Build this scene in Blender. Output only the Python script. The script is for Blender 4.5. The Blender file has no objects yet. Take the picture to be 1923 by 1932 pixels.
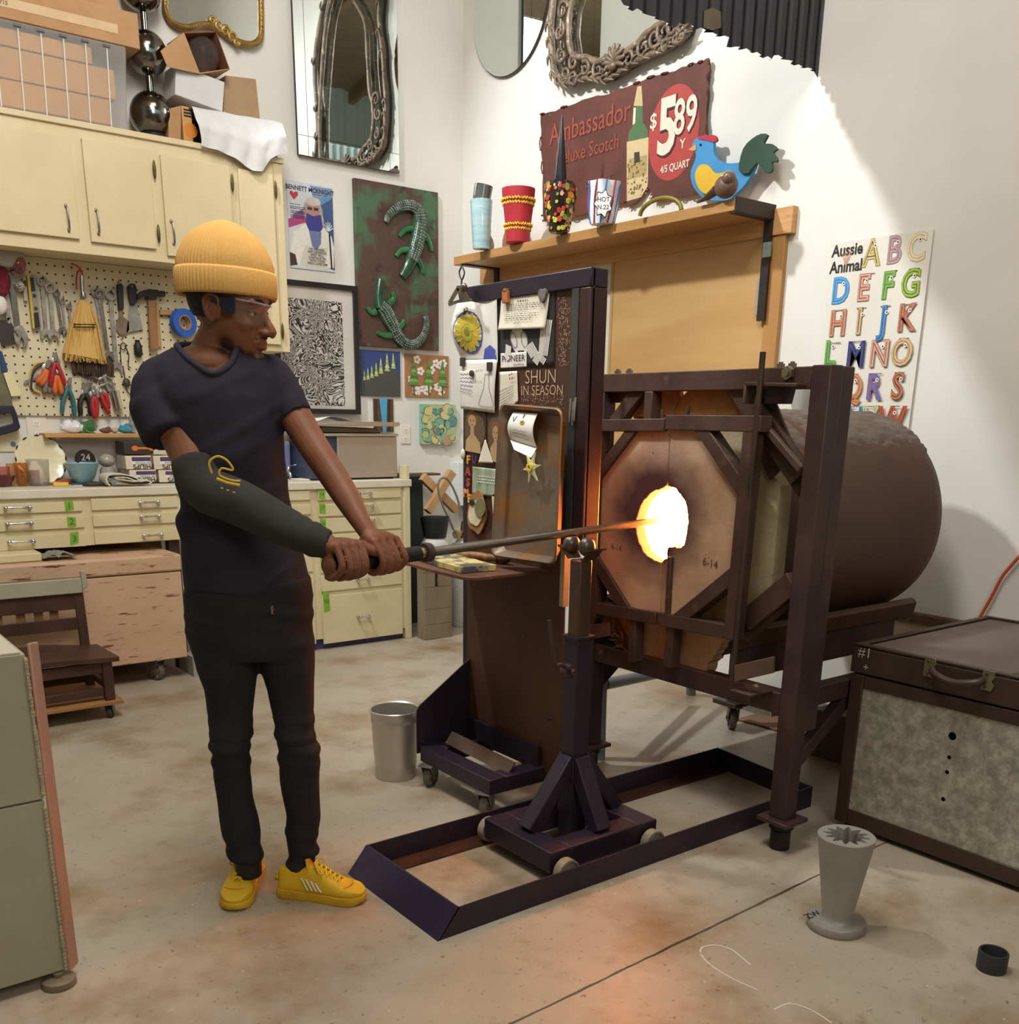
import bpy, bmesh, math, random
from math import sin, cos, pi, radians, sqrt
from mathutils import Vector, Matrix, Quaternion, noise
random.seed(7)
C = bpy.context.scene.collection
S = bpy.context.scene
# ------------------------------------------------------------------ camera
CAM_H = 1.4
_f, _px, _py, _yaw, _pit, _rol = 1834.44, 962.02, 1338.07, -.659207, .288961, .0154178
_f0 = Vector((-sin(_yaw), cos(_yaw), 0)); _r0 = Vector((cos(_yaw), sin(_yaw), 0))
FWD = _f0*cos(_pit) + Vector((0, 0, -sin(_pit)))
_up = _f0*sin(_pit) + Vector((0, 0, cos(_pit)))
RGT = _r0*cos(_rol) + _up*sin(_rol)
UPV = -_r0*sin(_rol) + _up*cos(_rol)
cd = bpy.data.cameras.new('camera'); co = bpy.data.objects.new('camera', cd); C.objects.link(co)
m = Matrix.Identity(4)
for i in range(3):
    m[i][0] = RGT[i]; m[i][1] = UPV[i]; m[i][2] = -FWD[i]
m[2][3] = CAM_H
co.matrix_world = m
cd.sensor_fit = 'HORIZONTAL'; cd.sensor_width = 36; cd.lens = 36*_f/1923
cd.shift_x = -(_px-961.5)/1923; cd.shift_y = (_py-966)/1923
cd.clip_start = .02
S.camera = co
# ------------------------------------------------------------------ exposure, world, lights
vs = S.view_settings
vs.view_transform = 'Standard'; vs.look = 'None'; vs.gamma = 1; vs.use_curve_mapping = False
vs.exposure = 0.5
wd = bpy.data.worlds.new('world'); S.world = wd; wd.use_nodes = True
wd.node_tree.nodes['Background'].inputs[0].default_value = (.9, .93, 1, 1)
wd.node_tree.nodes['Background'].inputs[1].default_value = .15
def area(name, loc, target, size, energy, col, sy=None):
    l = bpy.data.lights.new(name, 'AREA'); l.energy = energy; l.color = col
    l.size = size
    if sy: l.shape = 'RECTANGLE'; l.size_y = sy
    o = bpy.data.objects.new(name, l); C.objects.link(o); o.location = loc
    o.rotation_euler = (Vector(target)-Vector(loc)).to_track_quat('-Z', 'Y').to_euler()
    return o
def spot(name, loc, target, energy, col, ang, r):
    l = bpy.data.lights.new(name, 'SPOT'); l.energy = energy; l.color = col; l.spot_size = radians(ang); l.spot_blend = .6; l.shadow_soft_size = r
    o = bpy.data.objects.new(name, l); C.objects.link(o); o.location = loc; o.rotation_euler = (Vector(target)-Vector(loc)).to_track_quat('-Z', 'Y').to_euler()
spot('spot_lamp_shelf', (.9, 4.35, 4.65), (4.09, 3.6, 1.9), 420, (.91, .96, 1), 85, .11)
area('added_roof_fill', (-.4, 1.2, 4.6), (-.3, 1.3, 8), 1.6, 60, (1, .95, .88))  # added fill without a fixture: brightens the roof decking, softens the room light
area('ceiling_lamp_bench', (1.0, 1.9, 4.8), (1.5, 5.6, 1.6), 1.1, 92, (1, .975, .94), 1.6)
area('ceiling_lamp_middle', (1.7, 2.6, 5.6), (1.7, 2.6, 0), 1.4, 22, (1, .96, .9), 1.4)
area('ceiling_lamp_front', (.3, -2.4, 3.8), (1.4, 3.0, .7), 1.8, 50, (1, .95, .87), 1.8)

# ------------------------------------------------------------------ pixels of the survey -> points on real planes
WY, WX = 5.871, 4.09             # back wall plane, right wall plane
CAMP = Vector((0, 0, CAM_H))
def ray(x, y): return RGT*((x-_px)/_f) - UPV*((y-_py)/_f) + FWD
def fl(x, y, z=0.0):
    d = ray(x, y); return CAMP + d*((z-CAM_H)/d.z)
def onX(x, y, X):
    d = ray(x, y); return CAMP + d*(X/d.x)
def onY(x, y, Y):
    d = ray(x, y); return CAMP + d*(Y/d.y)
def bw(x, y, d=0.0): return onY(x, y, WY-d)
def rw(x, y, d=0.0): return onX(x, y, WX-d)
def hz(x, y, foot, off=0.0):
    n = Vector((foot[0], foot[1], 0)); L = n.length; n /= L
    d = ray(x, y); return CAMP + d*((L+off)/d.dot(n))

# ------------------------------------------------------------------ materials
def lin(c):
    if isinstance(c, str):
        c = c.lstrip('#'); c = [int(c[i:i+2], 16)/255 for i in (0, 2, 4)]
    return tuple((x/12.92 if x <= .04045 else ((x+.055)/1.055)**2.4) for x in c) + (1,)
_M = {}
def M(name, c1, c2=None, sc=6, st=(1, 1, 1), rough=.6, metal=0, bump=0, bsc=None, lo=.35, hi=.65, c3=None, sc3=30, lo3=.62, hi3=.68, st3=None,
      emit=0, trans=0, ior=1.45, alpha=1, spec=.5, coat=0, det=4):
    if name in _M: return _M[name]
    m = bpy.data.materials.new(name); m.use_nodes = True; nt = m.node_tree; N = nt.nodes; L = nt.links
    b = N['Principled BSDF']
    b.inputs['Roughness'].default_value = rough; b.inputs['Metallic'].default_value = metal
    b.inputs['IOR'].default_value = ior
    b.inputs['Specular IOR Level'].default_value = spec
    b.inputs['Coat Weight'].default_value = coat
    b.inputs['Alpha'].default_value = alpha
    b.inputs['Transmission Weight'].default_value = trans
    b.inputs['Base Color'].default_value = lin(c1)
    tc = N.new('ShaderNodeTexCoord')
    def nz(scale, stretch, detail=det):
        mp = N.new('ShaderNodeMapping'); mp.inputs['Scale'].default_value = stretch
        L.new(tc.outputs['Object'], mp.inputs[0])
        n = N.new('ShaderNodeTexNoise'); n.inputs['Scale'].default_value = scale; n.inputs['Detail'].default_value = detail
        n.inputs['Roughness'].default_value = .62
        L.new(mp.outputs[0], n.inputs[0]); return n
    def ramp(src, l, h, a, bb):
        r = N.new('ShaderNodeMapRange'); r.inputs[1].default_value = l; r.inputs[2].default_value = h
        L.new(src, r.inputs[0])
        x = N.new('ShaderNodeMix'); x.data_type = 'RGBA'; L.new(r.outputs[0], x.inputs[0])
        for s, v in ((6, a), (7, bb)):
            if isinstance(v, tuple): x.inputs[s].default_value = v
            else: L.new(v, x.inputs[s])
        return x.outputs[2]
    out = None
    if c2 is not None:
        out = ramp(nz(sc, st).outputs[0], lo, hi, lin(c1), lin(c2))
    if c3 is not None:
        out = ramp(nz(sc3, st3 or st, 6).outputs[0], lo3, hi3, out if out else lin(c1), lin(c3))
    if out: L.new(out, b.inputs['Base Color'])
    if bump:
        n = nz(bsc or sc*4, st, 5); bp = N.new('ShaderNodeBump'); bp.inputs['Strength'].default_value = bump; bp.inputs['Distance'].default_value = .01
        L.new(n.outputs[0], bp.inputs['Height']); L.new(bp.outputs[0], b.inputs['Normal'])
    if emit:
        b.inputs['Emission Color'].default_value = lin(c1); b.inputs['Emission Strength'].default_value = emit
    _M[name] = m
    return m
def MCOL(name='print', rough=.55, bump=0, metal=0, spec=.4, coat=0):
    if name in _M: return _M[name]
    m = bpy.data.materials.new(name); m.use_nodes = True; nt = m.node_tree
    b = nt.nodes['Principled BSDF']; a = nt.nodes.new('ShaderNodeVertexColor'); a.layer_name = 'Col'
    b.inputs['Roughness'].default_value = rough; b.inputs['Metallic'].default_value = metal; b.inputs['Specular IOR Level'].default_value = spec
    b.inputs['Coat Weight'].default_value = coat
    tc = nt.nodes.new('ShaderNodeTexCoord'); n = nt.nodes.new('ShaderNodeTexNoise'); n.inputs['Scale'].default_value = 60; n.inputs['Detail'].default_value = 5
    nt.links.new(tc.outputs['Object'], n.inputs[0])
    r = nt.nodes.new('ShaderNodeMapRange'); r.inputs[3].default_value = .82; r.inputs[4].default_value = 1.15
    nt.links.new(n.outputs[0], r.inputs[0])
    x = nt.nodes.new('ShaderNodeMix'); x.data_type = 'RGBA'; x.blend_type = 'MULTIPLY'; x.inputs[0].default_value = 1
    nt.links.new(a.outputs[0], x.inputs[6]); nt.links.new(r.outputs[0], x.inputs[7])
    nt.links.new(x.outputs[2], b.inputs['Base Color'])
    if bump:
        bp = nt.nodes.new('ShaderNodeBump'); bp.inputs['Strength'].default_value = bump; bp.inputs['Distance'].default_value = .005
        nt.links.new(n.outputs[0], bp.inputs['Height']); nt.links.new(bp.outputs[0], b.inputs['Normal'])
    _M[name] = m
    return m

# ------------------------------------------------------------------ mesh builder (world coordinates; build() makes them local to the parent)
class MB:
    def __init__(s): s.v = []; s.f = []; s.c = []; s.col = None
    def add(s, vs, fs):
        o = len(s.v); s.v += [Vector(p) for p in vs]
        s.f += [[i+o for i in f] for f in fs]; s.c += [s.col]*len(fs); return s
    def box(s, x0, x1, y0, y1, z0, z1):
        return s.add([(x, y, z) for x in (x0, x1) for y in (y0, y1) for z in (z0, z1)],
                     [(0, 1, 3, 2), (4, 6, 7, 5), (0, 4, 5, 1), (2, 3, 7, 6), (0, 2, 6, 4), (1, 5, 7, 3)])
    def hexa(s, a, b):      # two quads of 4 points each
        return s.add(list(a)+list(b), [(3, 2, 1, 0), (4, 5, 6, 7), (0, 1, 5, 4), (1, 2, 6, 5), (2, 3, 7, 6), (3, 0, 4, 7)])
    def bar(s, p0, p1, w, h, up=(0, 0, 1)):
        p0 = Vector(p0); p1 = Vector(p1); d = (p1-p0).normalized(); u = Vector(up)
        if abs(d.dot(u)) > .97: u = Vector((1, 0, 0))
        r = d.cross(u).normalized(); u = r.cross(d)
        q = lambda p: [p-r*w/2-u*h/2, p+r*w/2-u*h/2, p+r*w/2+u*h/2, p-r*w/2+u*h/2]
        return s.hexa(q(p0), q(p1))
    def tube(s, pts, r, n=10, cap=True, flat=1.0, up=None):
        pts = [Vector(p) for p in pts]; k = len(pts)
        rs = r if isinstance(r, (list, tuple)) else [r]*k
        t0 = (pts[1]-pts[0]).normalized()
        u = Vector(up) if up else (Vector((0, 0, 1)) if abs(t0.z) < .9 else Vector((1, 0, 0)))
        vs = []
        for i in range(k):
            t = (pts[min(i+1, k-1)]-pts[max(i-1, 0)])
            t = t.normalized() if t.length > 1e-9 else t0
            a = t.cross(u); a = a.normalized() if a.length > 1e-6 else Vector((1, 0, 0)); b = a.cross(t).normalized(); u = b if not up else u
            for j in range(n):
                th = 2*pi*j/n; vs.append(pts[i]+a*cos(th)*rs[i]+b*sin(th)*rs[i]*flat)
        fs = [(i*n+j, i*n+(j+1) % n, (i+1)*n+(j+1) % n, (i+1)*n+j) for i in range(k-1) for j in range(n)]
        if cap: fs += [tuple(range(n))[::-1], tuple(range((k-1)*n, k*n))]
        return s.add(vs, fs)
    def cyl(s, p0, p1, r, n=20, r1=None): return s.tube([p0, p1], [r, r if r1 is None else r1], n)
    def lathe(s, prof, at=(0, 0, 0), n=28, axis=(0, 0, 1), sx=1.0, a0=0.0, cap=True, wob=None):
        at = Vector(at); ax = Vector(axis).normalized()
        q = Vector((0, 0, 1)).rotation_difference(ax)
        vs = []
        for i, (r, z) in enumerate(prof):
            for j in range(n):
                th = a0+2*pi*j/n; rr = r*(wob(th, z) if wob else 1)
                vs.append(at+q@Vector((rr*cos(th), rr*sin(th)*sx, z)))
        k = len(prof)
        fs = [(i*n+j, i*n+(j+1) % n, (i+1)*n+(j+1) % n, (i+1)*n+j) for i in range(k-1) for j in range(n)]
        if cap:
            if prof[0][0] > 1e-5: fs.append(tuple(range(n))[::-1])
            if prof[-1][0] > 1e-5: fs.append(tuple(range((k-1)*n, k*n)))
        return s.add(vs, fs)
    def ell(s, c, r, n=16, k=10, rot=None):
        if not isinstance(r, (tuple, list)): r = (r, r, r)
        c = Vector(c); vs = []; q = rot if rot else Matrix.Identity(3)
        for i in range(k+1):
            ph = pi*i/k
            for j in range(n):
                th = 2*pi*j/n
                vs.append(c+q@Vector((r[0]*sin(ph)*cos(th), r[1]*sin(ph)*sin(th), -r[2]*cos(ph))))
        return s.add(vs, [(i*n+j, i*n+(j+1) % n, (i+1)*n+(j+1) % n, (i+1)*n+j) for i in range(k) for j in range(n)])
    def prism(s, pts, d):   # polygon (3D points, planar) pushed along vector d
        pts = [Vector(p) for p in pts]; d = Vector(d); n = len(pts)
        return s.add(pts+[p+d for p in pts], [tuple(range(n))[::-1], tuple(range(n, 2*n))]+[(i, (i+1) % n, n+(i+1) % n, n+i) for i in range(n)])
    def ring(s, out, inn, d):  # frame between two loops of equal length, pushed along d
        out = [Vector(p) for p in out]; inn = [Vector(p) for p in inn]; d = Vector(d); n = len(out)
        vs = out+inn+[p+d for p in out]+[p+d for p in inn]; fs = []
        for i in range(n):
            j = (i+1) % n
            fs += [(i, j, n+j, n+i), (2*n+i, 3*n+i, 3*n+j, 2*n+j), (i, 2*n+i, 2*n+j, j), (n+i, n+j, 3*n+j, 3*n+i)]
        return s.add(vs, fs)
    def poly(s, pts): return s.add(pts, [tuple(range(len(pts)))])
    def grid(s, fn, nu, nv, wrap=False):
        vs = [fn(i/nu, j/nv) for j in range(nv+1) for i in range(nu+1)]
        w = nu+1
        return s.add(vs, [(j*w+i, j*w+i+1, (j+1)*w+i+1, (j+1)*w+i) for j in range(nv) for i in range(nu)])
    def text(s, body, T, size, align='CENTER', ext=0, bold=0, sx=1.0, sh=0.0):   # T maps (x, y) of the text plane to a point
        key = (body, align, bold)
        if key not in _TX:
            cu = bpy.data.curves.new('t', 'FONT'); cu.body = body; cu.align_x = align; cu.align_y = 'CENTER'; cu.resolution_u = 3; cu.offset = bold
            ob = bpy.data.objects.new('t', cu); C.objects.link(ob)
            me = bpy.data.meshes.new_from_object(ob.evaluated_get(bpy.context.evaluated_depsgraph_get()))
            _TX[key] = ([v.co.copy() for v in me.vertices], [tuple(p.vertices) for p in me.polygons])
            bpy.data.objects.remove(ob); bpy.data.meshes.remove(me)
        v, f = _TX[key]
        return s.add([T(p.x*size*sx+p.y*size*sh, p.y*size) for p in v], f)
    def build(s, name, mat, parent=None, smooth=35, bevel=0, label=None, local=False, recalc=True, kind=None, sub=0, seg=2):
        me = bpy.data.meshes.new(name)
        vs = s.v
        if parent and not local:
            mi = wmat(parent).inverted(); vs = [mi@p for p in s.v]
        me.from_pydata([tuple(p) for p in vs], [], s.f)
        if any(c is not None for c in s.c):
            at = me.color_attributes.new('Col', 'FLOAT_COLOR', 'CORNER'); k = 0; cc = []
            for p, c in zip(s.f, s.c):
                cl = lin(c if c is not None else (.5, .5, .5)); cc += list(cl)*len(p)
            at.data.foreach_set('color', cc)
        if recalc:
            b = bmesh.new(); b.from_mesh(me); bmesh.ops.recalc_face_normals(b, faces=b.faces[:]); b.to_mesh(me); b.free()
        me.materials.append(mat)
        if smooth:
            me.polygons.foreach_set('use_smooth', [True]*len(me.polygons))
            if smooth < 180: me.set_sharp_from_angle(angle=radians(smooth))
        o = bpy.data.objects.new(name, me); C.objects.link(o)
        if parent: o.parent = parent
        if bevel:
            bv = o.modifiers.new('Bevel', 'BEVEL'); bv.width = bevel; bv.segments = seg; bv.limit_method = 'ANGLE'; bv.angle_limit = radians(40); bv.harden_normals = False
        if sub:
            sb = o.modifiers.new('Sub', 'SUBSURF'); sb.levels = sub; sb.render_levels = sub
        if label: o['label'] = label
        if kind: o['kind'] = kind
        return o
_TX = {}
def wmat(o):
    mm = Matrix.LocRotScale(o.location, o.rotation_euler, o.scale)
    return wmat(o.parent)@mm if o.parent else mm
def thing(name, label, cat, loc=(0, 0, 0), rz=0.0, group=None):
    o = bpy.data.objects.new(name, None); C.objects.link(o); o.empty_display_size = .1
    o.location = loc; o.rotation_euler = (0, 0, rz); o['label'] = label; o['category'] = cat
    if group: o['group'] = group
    return o
def tag(o, label, cat, group=None):
    o['label'] = label; o['category'] = cat
    if group: o['group'] = group
    return o
def struct(o): o['kind'] = 'structure'; return o
def dup(r0, loc, rz=None, label=None, group=None):
    def cp(o, par):
        c = o.copy(); C.objects.link(c)
        if par: c.parent = par
        for ch in o.children: cp(ch, c)
        return c
    kids = list(r0.children)
    c = r0.copy(); C.objects.link(c); c.location = loc
    if rz is not None: c.rotation_euler = (0, 0, rz)
    for ch in kids: cp(ch, c)
    if label: c['label'] = label
    if group: c['group'] = group
    return c
def lerp(a, b, t): return a+(b-a)*t
def smoothpts(pts, k=4):       # Catmull-Rom through points
    pts = [Vector(p) for p in pts]; out = []
    for i in range(len(pts)-1):
        p0, p1, p2, p3 = pts[max(i-1, 0)], pts[i], pts[i+1], pts[min(i+2, len(pts)-1)]
        for j in range(k):
            t = j/k
            out.append(.5*((2*p1)+(p2-p0)*t+(2*p0-5*p1+4*p2-p3)*t*t+(3*p1-p0-3*p2+p3)*t**3))
    out.append(pts[-1]); return out
def closedpts(pts, k=4):
    pts = [Vector(p) for p in pts]; n = len(pts); out = []
    for i in range(n):
        p0, p1, p2, p3 = pts[i-1], pts[i], pts[(i+1) % n], pts[(i+2) % n]
        for j in range(k):
            t = j/k
            out.append(.5*((2*p1)+(p2-p0)*t+(2*p0-5*p1+4*p2-p3)*t*t+(3*p1-p0-3*p2+p3)*t**3))
    return out
X3, Y3, Z3 = Vector((1, 0, 0)), Vector((0, 1, 0)), Vector((0, 0, 1))
# shared materials
STEEL = M('dark_painted_steel', '#523c38', '#3e2f30', 5, rough=.45, metal=.3, bump=.12, bsc=60, c3='#5a3522', sc3=22, lo3=.62, hi3=.75)
NAVY = M('purple_black_steel', '#2b2433', '#35262f', 4, rough=.42, metal=.25, bump=.1, bsc=70, c3='#5b3826', sc3=26, lo3=.64, hi3=.74)
RUST = M('rusty_brown_steel', '#59351f', '#40271c', 5, rough=.65, metal=.2, bump=.2, bsc=60, c3='#7a4a26', sc3=14, lo3=.58, hi3=.72)
CREAM = M('cream_paint', '#dac8a0', '#d1bf96', 3, rough=.42, bump=.03, bsc=40, c3='#b89f6c', sc3=45, lo3=.70, hi3=.76)
CHROME = M('chrome', '#e0e0e0', rough=.12, metal=1)
IRON = M('worn_tool_steel', '#aeaaa2', '#8a867f', 20, rough=.34, metal=.55, bump=.08)
BLACK = M('black_plastic', '#1d1c1d', '#262424', 8, rough=.5)
GLASSY = M('clear_glass', '#f2f6f5', rough=.03, trans=1, ior=1.45)
CARD = M('brown_cardboard', '#b98f66', '#ad8259', 7, rough=.8, bump=.05, bsc=60)
PRINT = MCOL('print')
OAK = M('honey_oak', '#c08a45', '#a9743a', 5, (1, 1, 14), rough=.45, bump=.05)
WHITEP = M('white_paper', '#e9e6df', '#dedad2', 5, rough=.75)
def castor(par, c, r, w, ax, topz, mat=None, fork=True, spin=None, name='caster'):
    """wheel centred at c, axle along ax (unit xy), fork up to topz"""
    c = Vector(c); ax = Vector(ax).normalized(); t = ax.cross(Z3)
    wh = MB().lathe([(r*.35, -w*.55), (r*.55, -w*.5), (r*.6, -w*.3), (r*.86, -w*.3), (r*.9, -w*.5), (r*.97, -w*.5), (r, -w*.3), (r, w*.3), (r*.97, w*.5), (r*.9, w*.5), (r*.86, w*.3), (r*.6, w*.3), (r*.55, w*.5), (r*.35, w*.55)], c, 28, ax)
    wo = wh.build(name+'_wheel', mat or M('grey_caster_wheel', '#6f675c', '#5a5248', 10, rough=.5), par)
    for k in range(5):
        a = 2*pi*k/5+.3; p = c+t*cos(a)*r*.66+Z3*sin(a)*r*.66
        MB().cyl(p-ax*w*.33, p+ax*w*.33, r*.13, 10).build('hub_hole', M('pale_hub', '#b9b3a5', rough=.5), wo)
    if fork:
        hx = c+Z3*0; off = t*(r*.55); fm = M('zinc_fork', '#8f8a80', '#756f66', 9, rough=.4, metal=.7)
        mb = MB()
        for s in (1, -1):
            p = ax*s*(w*.75)
            mb.prism([c+p+t*.35*r-Z3*r*.3, c+p-t*.35*r-Z3*r*.3, c+p-off*.4+Z3*(topz-c.z), c+p+off*1.8+Z3*(topz-c.z)], ax*s*.003)
        mid = c+off*.8; mid.z = topz
        mb.bar(mid-t*r*.8, mid+t*r*.8, w*2.2, .006); mb.cyl(c-ax*w, c+ax*w, r*.16, 10)
        mb.build(name+'_fork', fm, par, bevel=.0008)
# ================================================================== room shell
WALLM = M('white_wall_paint', '#e3dfd6', '#dad6cc', 1.2, rough=.7, bump=.03, bsc=60, c3='#b5afa5', sc3=9, lo3=.735, hi3=.76)
CONC = M('polished_concrete', '#b3a794', '#9b8d79', 1.5, rough=.42, bump=.06, bsc=40, lo=.3, hi=.7, c3='#826949', sc3=1.9, lo3=.49, hi3=.70, det=9)
_nt = CONC.node_tree     # dark and pale specks in the aggregate
def _speck(nt, col, sc, lo, hi):
    b = nt.nodes['Principled BSDF']; src = b.inputs['Base Color'].links[0].from_socket
    tc = nt.nodes.new('ShaderNodeTexCoord'); n = nt.nodes.new('ShaderNodeTexNoise'); n.inputs['Scale'].default_value = sc; n.inputs['Detail'].default_value = 6
    n.inputs['Roughness'].default_value = .75
    nt.links.new(tc.outputs['Object'], n.inputs[0])
    r = nt.nodes.new('ShaderNodeMapRange'); r.inputs[1].default_value = lo; r.inputs[2].default_value = hi
    nt.links.new(n.outputs[0], r.inputs[0])
    x = nt.nodes.new('ShaderNodeMix'); x.data_type = 'RGBA'; nt.links.new(r.outputs[0], x.inputs[0]); nt.links.new(src, x.inputs[6]); x.inputs[7].default_value = lin(col)
    nt.links.new(x.outputs[2], b.inputs['Base Color'])
_speck(_nt, '#5f5344', 38, .60, .68); _speck(_nt, '#d8d0c2', 26, .64, .72); _speck(_nt, '#7c6a52', 6, .60, .8)
# floor: two slabs with a sawn joint between them
a, b = fl(965, 1932), fl(1536, 1655)
jy = lambda x: a.y+(b.y-a.y)*(x-a.x)/(b.x-a.x)
mb = MB(); xs = [-4+8.09*i/220 for i in range(221)]
far = [Vector((x, jy(x)+.004+random.uniform(-.0015, .0025), 0)) for x in xs]; near = [Vector((x, jy(x)-.004-random.uniform(-.0015, .0025), 0)) for x in xs]
dn = Vector((0, 0, -.012))
for i in range(220):
    mb.poly([far[i], far[i+1], far[i+1]+dn, far[i]+dn]); mb.poly([near[i]+dn, near[i+1]+dn, near[i+1], near[i]]); mb.poly([far[i]+dn, far[i+1]+dn, near[i+1]+dn, near[i]+dn])
    mb.poly([far[i], Vector((xs[i], WY, 0)), Vector((xs[i+1], WY, 0)), far[i+1]]); mb.poly([near[i], near[i+1], Vector((xs[i+1], -4, 0)), Vector((xs[i], -4, 0))])
struct(mb.build('floor', CONC, smooth=0))
# chalk marks left on the floor
CH = M('chalk', '#d6d0c4', rough=.9)
mb = MB()
for pts in ([(1322, 1797), (1325, 1787), (1350, 1783), (1378, 1790), (1398, 1805), (1416, 1820)], [(1322, 1800), (1340, 1820), (1380, 1845), (1430, 1868)], [(1460, 1905), (1490, 1893), (1530, 1905), (1570, 1930)]):
    w = smoothpts([fl(*p, .0008) for p in pts], 3); mb.tube(w, .0022, 6, flat=.25)
o = mb.build('floor_chalk_line', CH); o['kind'] = 'structure'
T = .12
struct(MB().box(-4, WX+T, WY, WY+T, 0, 8.4).build('wall_back', WALLM, smooth=0))
struct(MB().box(WX, WX+T, -4, WY, 0, 8.4).build('wall_right', WALLM, smooth=0))
CORR = M('pale_blue_metal_siding', '#c6d3d2', '#bccbca', 2, rough=.5, metal=.1)
def corr(y0, y1, fn, n):
    mb = MB(); p = (y1-y0)/n
    prof = []
    for i in range(n): prof += [(y0+p*i, 0), (y0+p*(i+.55), 0), (y0+p*(i+.65), .03), (y0+p*(i+.9), .03)]
    prof.append((y1, 0))
    for (u, d), (u2, d2) in zip(prof[:-1], prof[1:]): mb.poly([fn(u, d, 0), fn(u2, d2, 0), fn(u2, d2, 1), fn(u, d, 1)])
    return mb
struct(corr(-4, WY, lambda u, d, t: Vector((-4+d, u, t*8.4)), 26).build('wall_left', CORR, smooth=0))
struct(corr(-4, WX, lambda u, d, t: Vector((u, -4+d, t*8.4)), 22).build('wall_front', CORR, smooth=0))
CEIL = M('brown_roof_decking', '#a8927a', '#937d64', 3, (1, 12, 1), rough=.8)
zc = lambda y: 6.4+(y+4)*.16
ce = struct(MB().hexa([(-4, -4, zc(-4)), (WX+T, -4, zc(-4)), (WX+T, WY+T, zc(WY+T)), (-4, WY+T, zc(WY+T))], [(-4, -4, zc(-4)+.1), (WX+T, -4, zc(-4)+.1), (WX+T, WY+T, zc(WY+T)+.1), (-4, WY+T, zc(WY+T)+.1)]).build('ceiling', CEIL, smooth=0))
for i in range(6):
    x = -3.4+i*1.4; MB().bar((x, -4, zc(-4)-.09), (x, WY, zc(WY)-.09), .09, .18).build('beam', M('pale_beam_wood', '#a58a66', '#947a58', 4, rough=.7), ce, smooth=0)
# skirting along the right wall, low ledge further forward
SK = M('grey_skirting', '#8b857d', '#7b756d', 6, rough=.6)
struct(MB().box(WX-.012, WX, 2.45, WY, 0, .075).build('baseboard_right', SK, bevel=.003))
struct(MB().box(-4, WX, WY-.012, WY, 0, .075).build('baseboard_back', SK, bevel=.003))
struct(MB().box(WX-.05, WX, -4, 2.47, .565, .6).build('trim_1', M('dark_ledge_wood', '#6b5240', '#58422f', 5, (1, 8, 1), rough=.6), bevel=.004))
struct(MB().box(WX-.02, WX, -4, 2.45, 0, .565).build('trim_2', M('beige_ledge_board', '#c3b193', '#b7a585', 5, rough=.6), smooth=0))
# corrugated dark bulkhead above the furnace, cut with a ragged lower edge
HY = 3.106
DKC = M('dark_corrugated_metal', '#2d2b30', '#39363a', 5, (6, 1, 1), rough=.5, metal=.3, c3='#4a3d35', sc3=16, lo3=.7, hi3=.8)
hood = thing('corrugated_bulkhead', 'dark corrugated metal bulkhead with ragged lower edge high above the furnace', 'bulkhead', (3.0, HY, 2.9))
mb = MB(); x0, x1, n = 1.7, WX-.002, 34; p = (x1-x0)/n; prof = []
for i in range(n): prof += [(x0+p*i, 0), (x0+p*(i+.42), 0), (x0+p*(i+.52), .018), (x0+p*(i+.9), .018)]
prof.append((x1, 0)); rg = []; zz = 2.9
for i, (x, d) in enumerate(prof):
    rg.append(2.885+.008*sin(x*9)+(.028 if (i//17) % 2 else 0)+random.uniform(-.004, .004))
for k in range(5):       # five overlapping sheets
    mb = MB(); mk_ = MB(); dy = -.0025*(k % 2); lo_, hi_ = k*len(prof)//5, (k+1)*len(prof)//5+(1 if k < 4 else 0)
    for i in range(lo_, min(hi_, len(prof)-1)):
        (xa, da), (xb, db) = prof[i], prof[i+1]; ya, yb = HY+da+dy, HY+db+dy
        mb.poly([(xa, ya, rg[i]), (xb, yb, rg[i+1]), (xb, yb, 3.7), (xa, ya, 3.7)]); mk_.poly([(xa, ya+.0012, rg[i]), (xb, yb+.0012, rg[i+1]), (xb, yb+.0012, 3.7), (xa, ya+.0012, 3.7)])
        mb.poly([(xa, ya, rg[i]), (xb, yb, rg[i+1]), (xb, yb+.0012, rg[i+1]), (xa, ya+.0012, rg[i])])
    mb.build('corrugated_sheet', DKC, hood, smooth=0); mk_.build('back_sheet', CORR, hood, smooth=0, label='pale blue back side')
q = [onY(*t, HY-.008) for t in ((1329, 52), (1330, 20), (1345, 14), (1360, 22), (1361, 52), (1345, 57))]
MB().prism(q, (0, .004, 0)).build('patch', M('olive_patch', '#5a4f3c', '#6b5d48', 12, rough=.7), hood, label='olive brown patch on the dark sheet')
# orange cord at the right edge
w = smoothpts([onX(x, y, WX-.02) for x, y in ((1840, 1185), (1852, 1160), (1872, 1125), (1890, 1090), (1908, 1068), (1935, 1040), (1990, 1010))], 4)
tag(MB().tube(w, .007, 8).build('extension_cord', M('orange_cord', '#c4562c', rough=.5)), 'orange extension cord hanging down the white wall at the right edge', 'cord')
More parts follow.
